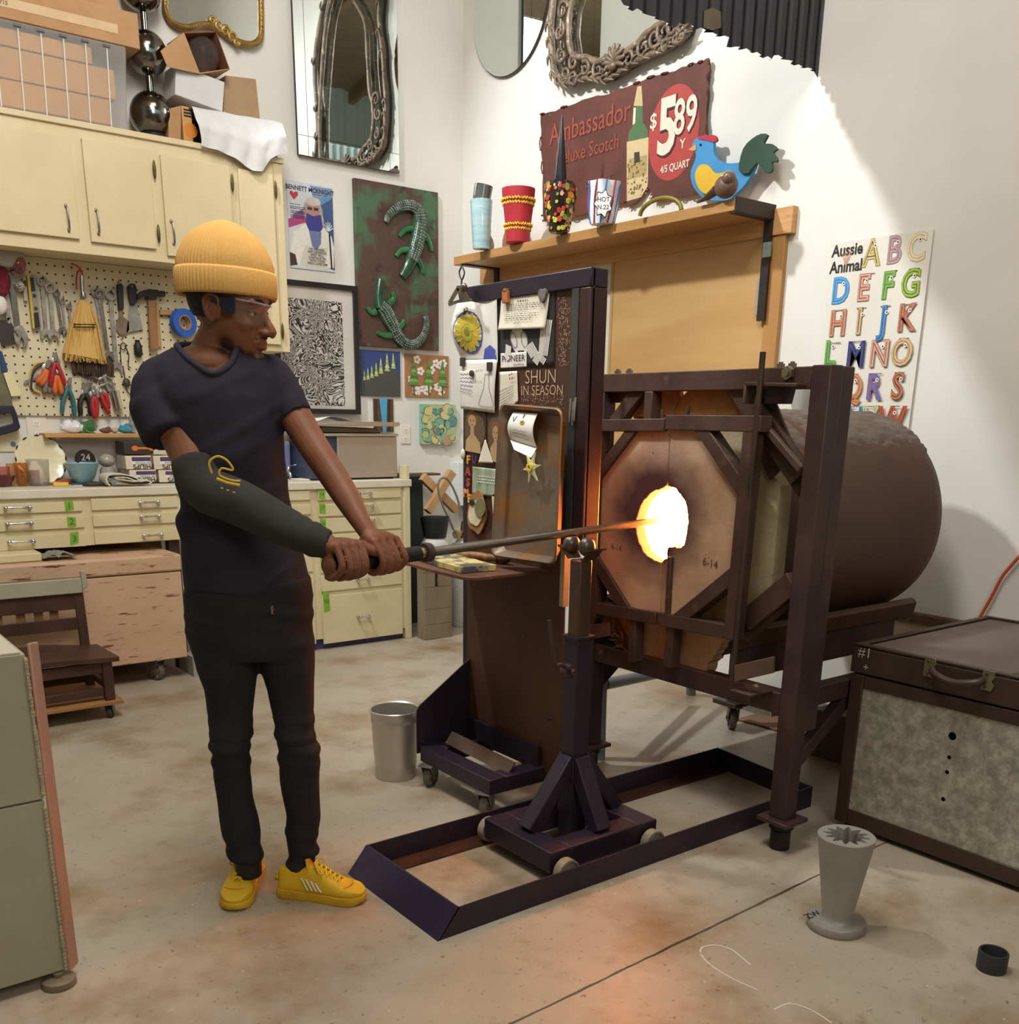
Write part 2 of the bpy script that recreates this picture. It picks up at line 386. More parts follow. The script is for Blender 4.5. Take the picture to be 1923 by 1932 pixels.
# wall outlets
def outlet(px, wall, label, w=.075, h=.12):
    c = bw(*px, .004) if wall == 'b' else rw(*px, .004)
    t = thing('power_outlet', label, 'outlet', c)
    MB().box(c.x-w/2, c.x+w/2, c.y-.003, c.y+.003, c.z-h/2, c.z+h/2).build('cover_plate', M('ivory_plastic', '#e6ded0', rough=.4), t, bevel=.002)
    for dz in (.028, -.028):
        s = MB().lathe([(0, 0), (.017, 0), (.017, .002)][1:], (c.x, c.y-.003, c.z+dz), 16, (0, -1, 0)).build('socket', M('ivory_socket', '#f0e9dc', rough=.4), t)
        k = MB()
        for dx in (-.006, .006): k.box(c.x+dx-.0012, c.x+dx+.0012, c.y-.0062, c.y-.0045, c.z+dz-.002, c.z+dz+.007)
        k.lathe([(.002, 0), (.002, .0015)], (c.x, c.y-.0047, c.z+dz-.009), 8, (0, -1, 0))
        k.build('slot', BLACK, s)
# ================================================================== things on the walls
class Sheet:          # a flat rectangle on a wall: u to the right, v up, in metres from its lower left corner; normal faces the room
    def __init__(s, wall, tl, br, d=0.0, wh=None):
        s.wall = wall; f = bw if wall == 'b' else rw
        a, b = f(*tl, d), f(*br, d)
        s.U = Vector((1, 0, 0)) if wall == 'b' else Vector((0, -1, 0)); s.N = Vector((0, -1, 0)) if wall == 'b' else Vector((-1, 0, 0))
        s.d = d; s.O = Vector((a.x, a.y, b.z)); s.w = (b-a).dot(s.U); s.h = a.z-b.z; s.k = 0
    def P(s, u, v, e=0.0): return s.O+s.U*u+Z3*v+s.N*e
    def px(s, x, y):
        f = bw if s.wall == 'b' else rw; p = f(x, y, s.d)-s.O; return (p.dot(s.U), p.z)
class Ink:            # flat coloured shapes laid on a sheet
    def __init__(s, sh, e=.0008): s.s = sh; s.m = MB(); s.e = e
    def up(s): s.e += .00004
    def pg(s, col, pts): s.m.col = col; s.up(); s.m.poly([s.s.P(u, v, s.e) for u, v in pts]); return s
    def rc(s, col, u0, v0, u1, v1): return s.pg(col, [(u0, v0), (u1, v0), (u1, v1), (u0, v1)])
    def el(s, col, u, v, a, b=None, n=22, rot=0): b = b or a; return s.pg(col, [(u+a*cos(t)*cos(rot)-b*sin(t)*sin(rot), v+a*cos(t)*sin(rot)+b*sin(t)*cos(rot)) for t in [2*pi*i/n for i in range(n)]])
    def ln(s, col, pts, w, taper=False):
        s.m.col = col; s.up(); pts = [Vector((p[0], p[1], 0)) for p in pts]; L, R = [], []
        for i, p in enumerate(pts):
            t = (pts[min(i+1, len(pts)-1)]-pts[max(i-1, 0)]); t = t.normalized() if t.length else Vector((1, 0, 0)); nrm = Vector((-t.y, t.x, 0)); ww = w*(1-.8*i/(len(pts)-1) if taper else 1)/2
            L.append(p+nrm*ww); R.append(p-nrm*ww)
        for i in range(len(pts)-1): s.m.poly([s.s.P(q.x, q.y, s.e) for q in (L[i], R[i], R[i+1], L[i+1])])
        return s
    def tx(s, col, body, u, v, size, align='CENTER', sx=1.0, sh=0.0, bold=0, rot=0):
        s.m.col = col; s.up(); e = s.e; c, n = cos(rot), sin(rot)
        s.m.text(body, lambda x, y: s.s.P(u+x*c-y*n, v+x*n+y*c, e), size, align, sx=sx, sh=sh, bold=bold); return s
    def scrib(s, col, u0, u1, v, size, w=.0012):      # a line of small illegible writing
        u = u0; rnd = random.Random(int(v*1e4)+3)
        while u < u1:
            l = rnd.uniform(.4, 1.3)*size; s.rc(col, u, v-w/2, min(u+l, u1), v+w/2); u += l+.35*size
        return s
    def done(s, name, par, mat=None): return s.m.build(name, mat or PRINT, par, smooth=0, recalc=False)
def slab(sh, name, mat, par, th=.004, bevel=0):
    q = [sh.P(0, 0), sh.P(sh.w, 0), sh.P(sh.w, sh.h), sh.P(0, sh.h)]
    return MB().prism(q, -sh.N*th*0+sh.N*th*-1 if False else -sh.N*th).build(name, mat, par, bevel=bevel)
MIRR = M('mirror_silver', '#dfe6e4', rough=.015, metal=1)
# ---- gold framed mirror (upper left)
g = lambda x, y: bw(x, y, .035)
base = [(311, -8), (313, 20), (322, 38), (338, 50), (358, 52), (378, 47), (400, 48), (416, 57), (434, 71), (456, 81), (475, 84), (487, 78), (492, 68), (493, 52), (492, -8)]
pts = [g(*p) for p in base]; ztop = max(p.z for p in pts)+.16; xl, xr = pts[0].x, pts[-1].x; xm = (xl+xr)/2
loop = pts+[Vector((xr, pts[0].y, ztop)), Vector((xm, pts[0].y, ztop+.22)), Vector((xl, pts[0].y, ztop))]
GM = thing('gold_framed_mirror', 'curvy gold framed mirror hanging high on the wall above the cardboard boxes', 'mirror', g(400, 20))
GOLD = M('old_gold', '#a8854a', '#7f6030', 14, rough=.4, metal=.6, bump=.15, bsc=90)
lp = closedpts(loop, 4)
MB().prism([Vector((p.x, WY-.03, p.z)) for p in lp], (0, .028, 0)).build('mirror_back', GOLD, GM, smooth=30)
MB().poly([Vector((p.x, WY-.033, p.z)) for p in lp]).build('mirror_glass', MIRR, GM, smooth=0)
MB().tube(lp+[lp[0]], .017, 12).build('frame', GOLD, GM, smooth=60)
mb = MB()
tot = 0
for i in range(len(lp)):
    a, b = lp[i], lp[(i+1) % len(lp)]; L = (b-a).length; k = max(1, int(L/.019))
    for j in range(k): mb.ell(a.lerp(b, j/k)+Vector((0, -.015, 0)), .0075, 6, 4)
o = mb.build('bead_moulding', M('bright_gold', '#c9a868', '#9c7a3e', 20, rough=.35, metal=.7), GM); o['kind'] = 'stuff'
def scroll(c, r, s, U, V, turns=1.4, w=.010, a0=0.0, n=18):
    return [c+U*(r*(1-.8*i/n)*cos(a0+s*turns*2*pi*i/n))+V*(r*(1-.8*i/n)*sin(a0+s*turns*2*pi*i/n)) for i in range(n+1)]
mb = MB(); c = g(424, 64)
for k, (dx, dz, r, s) in enumerate(((0, .01, .03, 1), (-.035, .03, .028, -1), (.035, -.012, .026, 1), (-.07, .045, .02, 1), (.06, -.03, .018, -1))):
    mb.tube(scroll(c+Vector((dx, -.015, dz)), r, s, X3, Z3), [.008*(1-.5*i/18) for i in range(19)], 7)
mb.build('carved_crest', M('bright_gold', '#c9a868'), GM, smooth=60)
# ---- tall bevelled mirror
sh = Sheet('b', (545, -120), (748.6, 326), .03); sh.O.x = 2.895; sh.w = .686; sh.O.z = 2.877; sh.h = 1.45
TM = thing('bevelled_wall_mirror', 'tall rectangular frameless mirror with cut edge strips, above the alligator panel', 'mirror', sh.P(sh.w/2, 0))
slab(sh, 'mirror_back', M('mirror_backing', '#3a3a3a'), TM, .02)
b = .065; e = .004
MB().poly([sh.P(b, .105, e), sh.P(sh.w-b, .105, e), sh.P(sh.w-b, sh.h-b, e), sh.P(b, sh.h-b, e)]).build('mirror_pane', MIRR, TM, smooth=0)
gp = .0025
for q in ([(0, 0), (b-gp, 0), (b-gp, .105-gp), (0, .105-gp)], [(0, .105), (b-gp, .105), (b-gp, sh.h), (0, sh.h)], [(b, 0), (sh.w-b-gp, 0), (sh.w-b-gp, .105-gp), (b, .105-gp)],
          [(sh.w-b, 0), (sh.w, 0), (sh.w, .105-gp), (sh.w-b, .105-gp)], [(sh.w-b+gp, .105), (sh.w, .105), (sh.w, sh.h), (sh.w-b+gp, sh.h)]):
    MB().prism([sh.P(u, v, 0) for u, v in q], sh.N*.0035).build('mirror_strip', MIRR, TM, smooth=0)
# ---- round mirror on the right wall
cl, cr, cb = rw(894.5, 36, .02), rw(1034, 2, .02), rw(951, 146.5, .02)
R_ = (cl.y-cr.y)/2+.004; cc = Vector((WX-.02, (cl.y+cr.y)/2, cb.z+R_))
RM = thing('round_mirror', 'frameless round mirror with thin dark edge hung beside the wall corner', 'mirror', cc)
MB().lathe([(R_, .0), (R_, .012)], cc, 64, (1, 0, 0)).build('mirror_edge', M('dark_mirror_edge', '#3b3330', rough=.3, metal=.5), RM)
MB().lathe([(R_-.004, 0), (R_-.004, .002)], cc+Vector((-.003, 0, 0)), 64, (1, 0, 0)).build('mirror_pane', MIRR, RM, smooth=20)
# ---- ornate carved mirror on the right wall
OM = thing('ornate_carved_mirror', 'ornate mirror in a carved bronze scrollwork frame above the red scotch sign', 'mirror', rw(1150, 90, .05))
BRZ = M('carved_bronze_wood', '#84705c', '#5d4d40', 12, rough=.45, metal=.25, bump=.2, bsc=70, c3='#b7a48c', sc3=30, lo3=.6, hi3=.7)
w_ = lambda x, y, d=.05: rw(x, y, d)
outer_px = [(1047, -30), (1040, 40), (1041, 80), (1044, 125), (1053, 148), (1070, 156), (1090, 152), (1112, 146), (1130, 148), (1146, 150), (1160, 141), (1182, 128), (1210, 111), (1240, 98), (1270, 83), (1292, 66), (1301, 50)]
inner_px = [(1085, -20), (1076, 20), (1073, 55), (1076, 90), (1083, 106), (1098, 108), (1112, 110), (1124, 117), (1138, 114), (1156, 105), (1178, 98), (1196, 88), (1218, 66), (1236, 52), (1256, 42), (1270, 34), (1282, 18)]
po = smoothpts([w_(*p) for p in outer_px], 4); pi_ = smoothpts([w_(*p, .06) for p in inner_px], 4)
def upper(a, b, x):      # the part above the picture: the sides run on up to a rounded crest
    yl_, yr_, zl_, zr_ = a.y, b.y, a.z, b.z; yc_ = (yl_+yr_)/2; hw = (yl_-yr_)/2
    return [Vector((x, y, z)) for y, z in ((yr_-.02, zr_+.16), (yr_+.03, zr_+.34), (yr_+.01, zr_+.75), (yc_-hw*.55, 4.42), (yc_, 4.58), (yc_+hw*.55, 4.42), (yl_-.02, zl_+.55), (yl_-.05, zl_+.32), (yl_-.01, zl_+.14))]
po = closedpts(po[::4]+upper(po[0], po[-1], po[0].x), 4); pi_ = closedpts(pi_[::4]+[p+Vector((0, .09 if p.y < po[30].y else -.09, -.09)) for p in upper(po[0], po[66], pi_[0].x)][:0]+[Vector((pi_[0].x, y, z)) for y, z in ((pi_[-1].y-.0, pi_[-1].z+.2), (pi_[-1].y+.03, pi_[-1].z+.42), ((pi_[0].y+pi_[-1].y)/2-.22, 4.25), ((pi_[0].y+pi_[-1].y)/2, 4.42), ((pi_[0].y+pi_[-1].y)/2+.22, 4.25), (pi_[0].y-.04, pi_[0].z+.42), (pi_[0].y-.02, pi_[0].z+.18))], 4)
po.append(po[0].copy()); pi_.append(pi_[0].copy())
gl = [Vector((WX-.025, p.y, p.z)) for p in po[:-1]]
MB().prism(gl, (.02, 0, 0)).build('mirror_back', M('mirror_backing', '#3a3a3a'), OM)
MB().poly([p+Vector((-.002, 0, 0)) for p in gl]).build('mirror_glass', MIRR, OM, smooth=0)
n0 = len(po)
MB().tube(po, [.016+.006*abs(sin(i*.55)) for i in range(n0)], 10).build('outer_rail', BRZ, OM, smooth=70)
MB().tube(pi_, [.014+.004*abs(sin(i*.6+1)) for i in range(len(pi_))], 10).build('inner_rail', BRZ, OM, smooth=70)
UU, VV = Vector((0, -1, 0)), Z3
mb = MB()
for (x, y, r, s, a0) in ((1062, 20, .05, 1, 0), (1056, 60, .045, -1, 1), (1060, 105, .04, 1, 2), (1066, 140, .05, 1, 3), (1082, 146, .045, -1, 0), (1082, 118, .04, 1, 1), (1104, 130, .04, -1, 2), (1128, 132, .05, 1, .5),
                         (1186, 112, .045, -1, 3), (1214, 92, .05, 1, 1), (1236, 72, .05, -1, 0), (1254, 60, .055, 1, 2), (1268, 48, .05, -1, 1), (1284, 60, .05, 1, 4), (1256, 88, .035, 1, 0), (1276, 72, .04, -1, 2)):
    mb.tube(scroll(w_(x, y, .065), r, s, UU, VV, 1.3, a0=a0), [.013*(1-.55*i/18) for i in range(19)], 7)
for i in range(4, n0-4, 3):      # acanthus leaves lying along the rails
    p = po[i]; t = (po[i+1]-po[i-1]).normalized(); nn = Vector((1, 0, 0)).cross(t)
    for s in (1, -1): mb.tube(smoothpts([p+Vector((-.012, 0, 0)), p+t*.02+nn*s*.014+Vector((-.024, 0, 0)), p+t*.052+nn*s*.024+Vector((-.016, 0, 0))], 2), [.007, .009, .009, .006, .003], 6)
o = mb.build('carved_scrollwork', BRZ, OM, smooth=70); o['kind'] = 'stuff'
mb = MB(); c = w_(1160, 118, .07)
for k in range(9):
    a = radians(200-k*27.5); dv = UU*cos(a)+VV*sin(a)
    mb.tube([c+dv*.01, c+dv*.045+Vector((-.016, 0, 0)), c+dv*.085+Vector((-.006, 0, 0))], [.006, .013, .009], 8)
mb.ell(c+Vector((-.015, 0, -.02)), (.02, .03, .024), 12, 8)
mb.build('carved_shell', BRZ, OM, smooth=70, label='carved shell at the middle of the lower rail')
# ---- portrait poster
sh = Sheet('b', (540.5, 339), (632, 514), .006)
PO = tag(slab(sh, 'portrait_poster', M('poster_stock', '#dfe3e8', rough=.4), None, .003), 'poster of a bearded man in white shirt with red heart, pinned beside the cabinet', 'poster')
k = Ink(sh); W, H = sh.w, sh.h
k.rc('#cdd3dd', 0, 0, W, H)
k.pg('#7f93ae', [(W*.5, H*.98), (W, H*.98), (W, H*.30), (W*.6, H*.35), (W*.62, H*.7)]); k.pg('#3c587f', [(W*.72, H*.8), (W, H*.88), (W, H*.02), (W*.78, H*.06), (W*.8, H*.5)])
k.pg('#5f8cae', [(W*.55, H*.78), (W*.95, H*.93), (W*.97, H*.86), (W*.6, H*.72)]); k.pg('#b0487e', [(0, H*.56), (W*.42, H*.66), (W*.44, H*.56), (0, H*.46)]); k.pg('#8d5a9c', [(W*.1, H*.62), (W*.4, H*.72), (W*.42, H*.64), (W*.1, H*.57)])
k.pg('#e8e5dc', [(W*.02, H*.2), (W*.1, H*.42), (W*.35, H*.53), (W*.75, H*.53), (W*.95, H*.42), (W, H*.3), (W*.98, H*.05), (W*.2, H*.02)])
k.pg('#d8d4c8', [(W*.2, H*.03), (W*.78, H*.02), (W*.85, H*.28), (W*.35, H*.28)]); k.pg('#4d3530', [(0, H*.18), (W*.12, H*.16), (W*.16, H*.04), (0, H*.02)])
k.el('#a8a19b', W*.55, H*.68, W*.22, H*.15); k.el('#b7aca6', W*.66, H*.58, W*.13, H*.12); k.el('#b98878', W*.55, H*.69, W*.15, H*.11); k.el('#c9c2bb', W*.56, H*.80, W*.17, H*.05)
k.pg('#3f4390', [(W*.40, H*.66), (W*.55, H*.63), (W*.72, H*.66), (W*.76, H*.52), (W*.68, H*.44), (W*.46, H*.44), (W*.38, H*.54)]); k.pg('#6f7fa6', [(W*.44, H*.46), (W*.72, H*.46), (W*.7, H*.32), (W*.6, H*.24), (W*.5, H*.28)])
k.rc('#2c2f4d', W*.43, H*.70, W*.53, H*.73); k.rc('#2c2f4d', W*.57, H*.70, W*.67, H*.73)
k.ln('#20242e', [(W*.90, H*.45), (W*.93, H*.03)], W*.035)
for a in range(7): k.ln('#d5dbe0', [(W*.88, H*.48), (W*(.88+.12*cos(.4+a*.4)), H*(.48+.11*sin(.4+a*.4)))], W*.018)
k.tx('#2b2630', 'BENNETT MCKNIGHT', W*.5, H*.925, W*.117, sx=.92, bold=.02); k.scrib('#4a4550', W*.55, W*.88, H*.885, W*.03, .003)
k.pg('#c63a43', [(W*.14, H*.79), (W*.05, H*.85), (W*.06, H*.88), (W*.10, H*.885), (W*.14, H*.865), (W*.18, H*.885), (W*.23, H*.88), (W*.23, H*.84)])
for i, v in enumerate((.74, .71, .69, .66, .64, .61, .59)): k.scrib('#3b3640', W*.05, W*(.28 if i == 0 else .38), H*v, W*.035, .004)
for i, t in enumerate(('HIS KINDNESS', 'AND GENEROUS', 'SPIRIT WILL', 'CONTINUE ON', 'WITH THOSE', 'WHO LOVED HIM')): k.tx('#3a3634', t, W*.6, H*(.245-.034*i), W*.062, sx=.9, bold=.01)
k.done('print', PO)
# ---- alligator relief
sh = Sheet('b', (668, 335), (828.5, 662), .03)
AL = thing('alligator_relief', 'green and rust coloured metal panel with two green relief alligators', 'wall art', sh.P(sh.w/2, 0))
slab(sh, 'backing_panel', M('patinated_panel', '#5a4138', '#4d6b4d', 2.6, rough=.55, metal=.2, bump=.3, bsc=110, lo=.50, hi=.58, c3='#43302b', sc3=9, lo3=.56, hi3=.66), AL, .028, .003)
GRN = M('green_cast_glass', '#2f5a3d', '#24432f', 10, rough=.18, coat=.6, bump=.1, bsc=60)
def gator(body, tail, legs, head):
    A = lambda p, e: sh.P(*sh.px(*p), e)
    bp = smoothpts([A(p, .012) for p in body], 5); n = len(bp)
    rr = [lerp(.040, .050, sin(pi*i/(n-1))) for i in range(n)]
    ob = MB().tube(bp, rr, 14, flat=.75, up=(0, -1, 0)).build('alligator', GRN, AL, smooth=70, label='green cast alligator')
    hp = smoothpts([A(p, .014) for p in head], 4); m_ = len(hp)
    MB().tube(hp, [lerp(.044, .024, i/(m_-1)) for i in range(m_)], 12, flat=.6, up=(0, -1, 0)).build('head', GRN, ob, smooth=70)
    tp = smoothpts([A(p, .012) for p in tail], 5); m_ = len(tp)
    MB().tube(tp, [lerp(.042, .014, i/(m_-1)) for i in range(m_)], 12, flat=.6, up=(0, -1, 0)).build('tail', GRN, ob, smooth=70)
    for l in legs:
        q = smoothpts([A(p, .010) for p in l], 3)
        MB().tube(q, [lerp(.022, .013, i/(len(q)-1)) for i in range(len(q))], 10, flat=.6, up=(0, -1, 0)).build('leg', M('bright_green_glass', '#2f7a45', '#256339', 12, rough=.15, coat=.6), ob, smooth=70)
    sc = MB()          # rows of scales
    for path, ra in ((bp, rr), (tp, [lerp(.042, .014, i/(m_-1)) for i in range(m_)])):
        for i in range(1, len(path)-1):
            t = (path[i+1]-path[i-1]).normalized(); nn = t.cross(sh.N)
            for s in (-.75, -.4, 0, .4, .75): sc.ell(path[i]+nn*s*ra[i]+sh.N*(.72*ra[i]*sqrt(1-s*s)), (.0085, .0065, .0085), 6, 4)
    o = sc.build('scales', M('silvery_scales', '#8f978f', '#4d5b50', 30, rough=.25, metal=.5), ob, smooth=80); o['kind'] = 'stuff'
gator([(787, 395), (790, 420), (786, 450), (779, 475), (774, 492)], [(786, 398), (778, 391), (762, 388), (745, 394), (730, 408), (726, 420)], [[(780, 432), (764, 434), (752, 447)], [(800, 442), (810, 460), (813, 474)], [(772, 472), (756, 473), (746, 484)], [(786, 488), (794, 502), (796, 516)]], [(774, 490), (768, 505), (757, 523)])
gator([(715, 578), (724, 588), (733, 605), (744, 623)], [(742, 622), (752, 640), (768, 651), (784, 647), (797, 632), (802, 612), (800, 597)], [[(708, 588), (700, 590), (691, 580)], [(732, 575), (742, 563), (738, 552)], [(740, 632), (724, 633), (710, 627)], [(748, 622), (758, 612), (761, 604)]], [(717, 580), (714, 560), (718, 528)])
# ---- framed black and white print
sh = Sheet('b', (541, 527), (679, 782), .03); u1 = sh.w; sh.O.x -= .1; sh.w += .1
LP = thing('framed_linocut', 'black and white crowded print with pale border in a thin black frame', 'picture', sh.P(sh.w/2, 0))
slab(sh, 'mount', M('pale_mount_paper', '#cdc6bc', '#c5beb3', 6, rough=.6), LP, .012)
f = .03
for q in ([(0, 0), (sh.w, 0), (sh.w-f, f), (f, f)], [(sh.w, 0), (sh.w, sh.h), (sh.w-f, sh.h-f), (sh.w-f, f)], [(sh.w, sh.h), (0, sh.h), (f, sh.h-f), (sh.w-f, sh.h-f)], [(0, sh.h), (0, 0), (f, f), (f, sh.h-f)]):
    MB().prism([sh.P(u, v, 0) for u, v in q], sh.N*.018).build('frame_side', M('black_frame', '#232022', rough=.35), LP)
lm = bpy.data.materials.new('linocut_ink'); lm.use_nodes = True; nt = lm.node_tree; bb = nt.nodes['Principled BSDF']; bb.inputs['Roughness'].default_value = .5
tc = nt.nodes.new('ShaderNodeTexCoord'); nz = nt.nodes.new('ShaderNodeTexNoise'); nz.inputs['Scale'].default_value = 7.5; nz.inputs['Detail'].default_value = 3; nz.inputs['Distortion'].default_value = 1.2
ml = nt.nodes.new('ShaderNodeMath'); ml.operation = 'MULTIPLY'; ml.inputs[1].default_value = 22
fr = nt.nodes.new('ShaderNodeMath'); fr.operation = 'SINE'
nv = nt.nodes.new('ShaderNodeTexNoise'); nv.inputs['Scale'].default_value = 6; mx = nt.nodes.new('ShaderNodeMapRange'); mx.inputs[1].default_value = -.15; mx.inputs[2].default_value = .5
col = nt.nodes.new('ShaderNodeMix'); col.data_type = 'RGBA'; col.inputs[6].default_value = lin('#2c2724'); col.inputs[7].default_value = lin('#c9c4bc')
ad = nt.nodes.new('ShaderNodeMath'); ad.operation = 'SUBTRACT'
for p_, q_ in ((tc.outputs['Object'], nz.inputs[0]), (tc.outputs['Object'], nv.inputs[0]), (nz.outputs[0], ml.inputs[0]), (ml.outputs[0], fr.inputs[0]), (fr.outputs[0], mx.inputs[0]), (mx.outputs[0], col.inputs[0]), (col.outputs[2], bb.inputs['Base Color'])): nt.links.new(p_, q_)
ml.inputs[1].default_value = 120
mu = .105
MB().poly([sh.P(f+.02, f+.02, -.003), sh.P(sh.w-mu, f+.02, -.003), sh.P(sh.w-mu, sh.h-.1, -.003), sh.P(f+.02, sh.h-.1, -.003)]).build('printed_image', lm, LP, smooth=0).location = Vector((0, -.004, 0))
# ---- small paintings
def panel(name, label, cat, tl, br, d, th, mat, draw, ink=PRINT):
    sh = Sheet('b', tl, br, d); t = tag(slab(sh, name, mat, None, th, .001), label, cat); k = Ink(sh); draw(k, sh.w, sh.h); k.done('painted_design', t, ink); return t
def d1(k, W, H):
    k.rc('#35477a', 0, 0, W, H); k.pg('#4b4c4a', [(0, 0), (W, 0), (W, H*.52), (W*.75, H*.62), (W*.4, H*.5), (0, H*.3)])
    for i, (u, v, s) in enumerate(((.08, .34, .7), (.17, .36, .8), (.27, .40, .85), (.38, .44, .95), (.5, .50, 1.1), (.66, .56, 1.25), (.82, .62, 1.1))):
        for j in range(5): k.pg(['#b7bd63', '#d0d07a', '#9aa552'][j % 3], [(W*(u-.06*s*(1-j*.17)), H*(v+.055*j*s)), (W*(u+.06*s*(1-j*.17)), H*(v+.055*j*s)), (W*u, H*(v+.055*j*s+.1*s))])
    for i in range(26): k.ln('#5f605c', [(W*(.02+.037*i), H*.03), (W*(.04+.037*i), H*(.2+.15*(i % 3)/3))], .002)
panel('tree_painting', 'small painting of yellow trees on a dark hill under blue sky', 'painting', (680, 659), (756, 749), .012, .012, M('board_edge', '#3f4450'), d1)
def d2(k, W, H):
    rnd = random.Random(4)
    for i in range(17):
        u, v = W*rnd.uniform(.08, .92), H*rnd.uniform(.06, .94)
        for j in range(5): k.el('#e6ded2', u+.018*cos(j*1.26), v+.018*sin(j*1.26), .013, .010)
        k.el('#a98a5b', u, v, .007)
    for u in (.18, .52, .84):
        k.ln('#5d5a2c', [(W*u, H*.05), (W*u, H*.6)], .012)
        for j in range(7): k.pg(['#5f8a45', '#86a552', '#4b7340'][j % 3], [(W*(u-.13*(1-j*.12)), H*(.28+.075*j)), (W*(u+.13*(1-j*.12)), H*(.28+.075*j)), (W*u, H*(.46+.075*j))])
panel('flower_tree_painting', 'small painting of three green trees and white flowers on brown board', 'painting', (764.5, 667), (847, 751), .012, .012, M('kraft_board', '#a9794f', '#9c6e47', 8, rough=.8), d2)
def d3(k, W, H):
    k.rc('#5b4334', 0, 0, W*.33, H); k.rc('#5b4334', W*.68, 0, W, H); k.pg('#4fa3c9', [(W*.3, H), (W*.70, H), (W*.62, 0), (W*.45, 0)])
    for i in range(14): k.ln('#3d2c23', [(W*(.04+.02*(i % 7)+(.66 if i > 6 else 0)), H*.02), (W*(.06+.02*(i % 7)+(.66 if i > 6 else 0)), H*.98)], .002)
panel('tree_trunk_painting', 'brown tree trunks painting with blue gap, half hidden behind the steel trays', 'painting', (704.5, 752), (743, 815), .008, .006, M('board_edge2', '#4d4038'), d3)
def d4(k, W, H):
    rnd = random.Random(9); cs = ['#7fae96', '#b9c07a', '#8fb39e', '#cfc58a', '#c98f6c', '#5f8f8a', '#dcd39c']
    k.rc('#a9bb8c', 0, 0, W, H)
    for i in range(46):
        u, v, a = W*rnd.uniform(.08, .92), H*rnd.uniform(.08, .92), rnd.uniform(.018, .045)
        k.el(rnd.choice(cs), u, v, a, a*rnd.uniform(.5, .9), 16, rnd.uniform(0, 3)); t0 = rnd.uniform(0, 6)
        k.ln('#3d5a52', [(u+a*cos(t0+j*.35), v+a*.8*sin(t0+j*.35)) for j in range(11)], .0035)
panel('abstract_canvas', 'small abstract canvas of green and yellow swirls above the wooden cross', 'painting', (795, 762), (860, 838), .03, .029, M('canvas_edge', '#7fb3a0'), d4)
outlet((765, 820), 'b', 'white double power outlet beside the green abstract canvas')
# ================================================================== right wall: boards, shelf, sign, poster
def rbox(mb, p, q, X0, X1):   # box from two pixels on plane X0
    a, b = onX(*p, X0), onX(*q, X0); return mb.box(X0, X1, min(a.y, b.y), max(a.y, b.y), min(a.z, b.z), max(a.z, b.z))
PB = thing('sliding_panel_window', 'honey plywood sliding panel in a wooden wall frame under the vase shelf', 'panel', rw(1300, 600))
ct = rw(1497, 387, .04)
czt = ct.z; 
MB().box(WX-.039, WX, ct.y, 5.62, czt-.115, czt).build('header_board', M('light_cleat_wood', '#cf9d68', '#bf8b56', 5, (1, 1, 12), rough=.55), PB, bevel=.002)
j = rw(1483, 428, .03); jb = rw(1459, 690, .03)
MB().box(WX-.029, WX, j.y, j.y+.085, 1.0, czt-.115).build('jamb_board', M('jamb_wood', '#b78750', '#a97944', 5, (1, 1, .15), rough=.55), PB, bevel=.002)
pl0 = rw(1160, 492, .02); pl1 = j.y+.085
MB().box(WX-.02, WX-.008, pl1, pl0.y, 1.0, czt-.115).build('plywood_panel', M('honey_plywood', '#c79e68', '#bb905a', 2, (1, .5, 3), rough=.45, c3='#a97b40', sc3=7, lo3=.66, hi3=.8, st3=(1, 1, .5)), PB, smooth=0)
MB().box(WX-.024, WX, pl0.y, pl0.y+.02, 1.0, czt-.115).build('panel_edge', M('tan_edge', '#b0916a'), PB)
MB().box(WX-.012, WX-.004, pl0.y+.02, 5.5, 1.0, czt-.115).build('pale_panel', M('pale_board', '#d8cbb2', '#d0c2a8', 4, rough=.6), PB, smooth=0)
s0 = rw(1124, 545, .016); MB().box(WX-.018, WX-.012, s0.y, s0.y+.12, 1.0, s0.z).build('white_strip', M('white_foam_strip', '#eef2f6', rough=.6), PB)
SHZ = rw(1461, 394).z; fa = fl(1386, 374, SHZ); fb = fl(857, 485, SHZ)
SX0 = (fa.x+fb.x)/2; sy0 = fa.y; sy1 = fb.y
SF = thing('vase_shelf', 'long honey oak wall shelf on black steel brackets, carrying vases', 'shelf', (SX0, (sy0+sy1)/2, SHZ))
MB().box(SX0, WX-.04, sy0, sy1, SHZ-.05, SHZ).build('shelf_board', M('oak_board', '#bd8c56', '#a97c48', 5, (1, .12, 2), rough=.4, bump=.04), SF, bevel=.004)
BS = M('black_angle_steel', '#2f2826', '#3d302a', 10, rough=.5, metal=.4, bump=.1)
for yb_ in (sy0, sy1-.12):
    y0 = yb_-.01 if yb_ == sy0 else yb_
    MB().box(SX0+.005, WX-.03, y0, y0+.045, SHZ-.058, SHZ-.05).build('bracket', BS, SF)
    MB().box(WX-.052, WX-.0395, y0, y0+.045, SHZ-.50, SHZ-.05).build('bracket', BS, SF)
MB().box(SX0, WX-.03, sy0-.012, sy0-.004, SHZ-.055, SHZ+.008).build('end_angle', BS, SF, bevel=.001)
ob = onX(1448, 470, WX-.05); MB().box(WX-.054, WX-.05, ob.y-.025, ob.y+.025, ob.z-.035, ob.z+.03).build('tape_patch', M('duct_tape', '#8d9b9c', '#6f7a72', 20, rough=.4), SF)
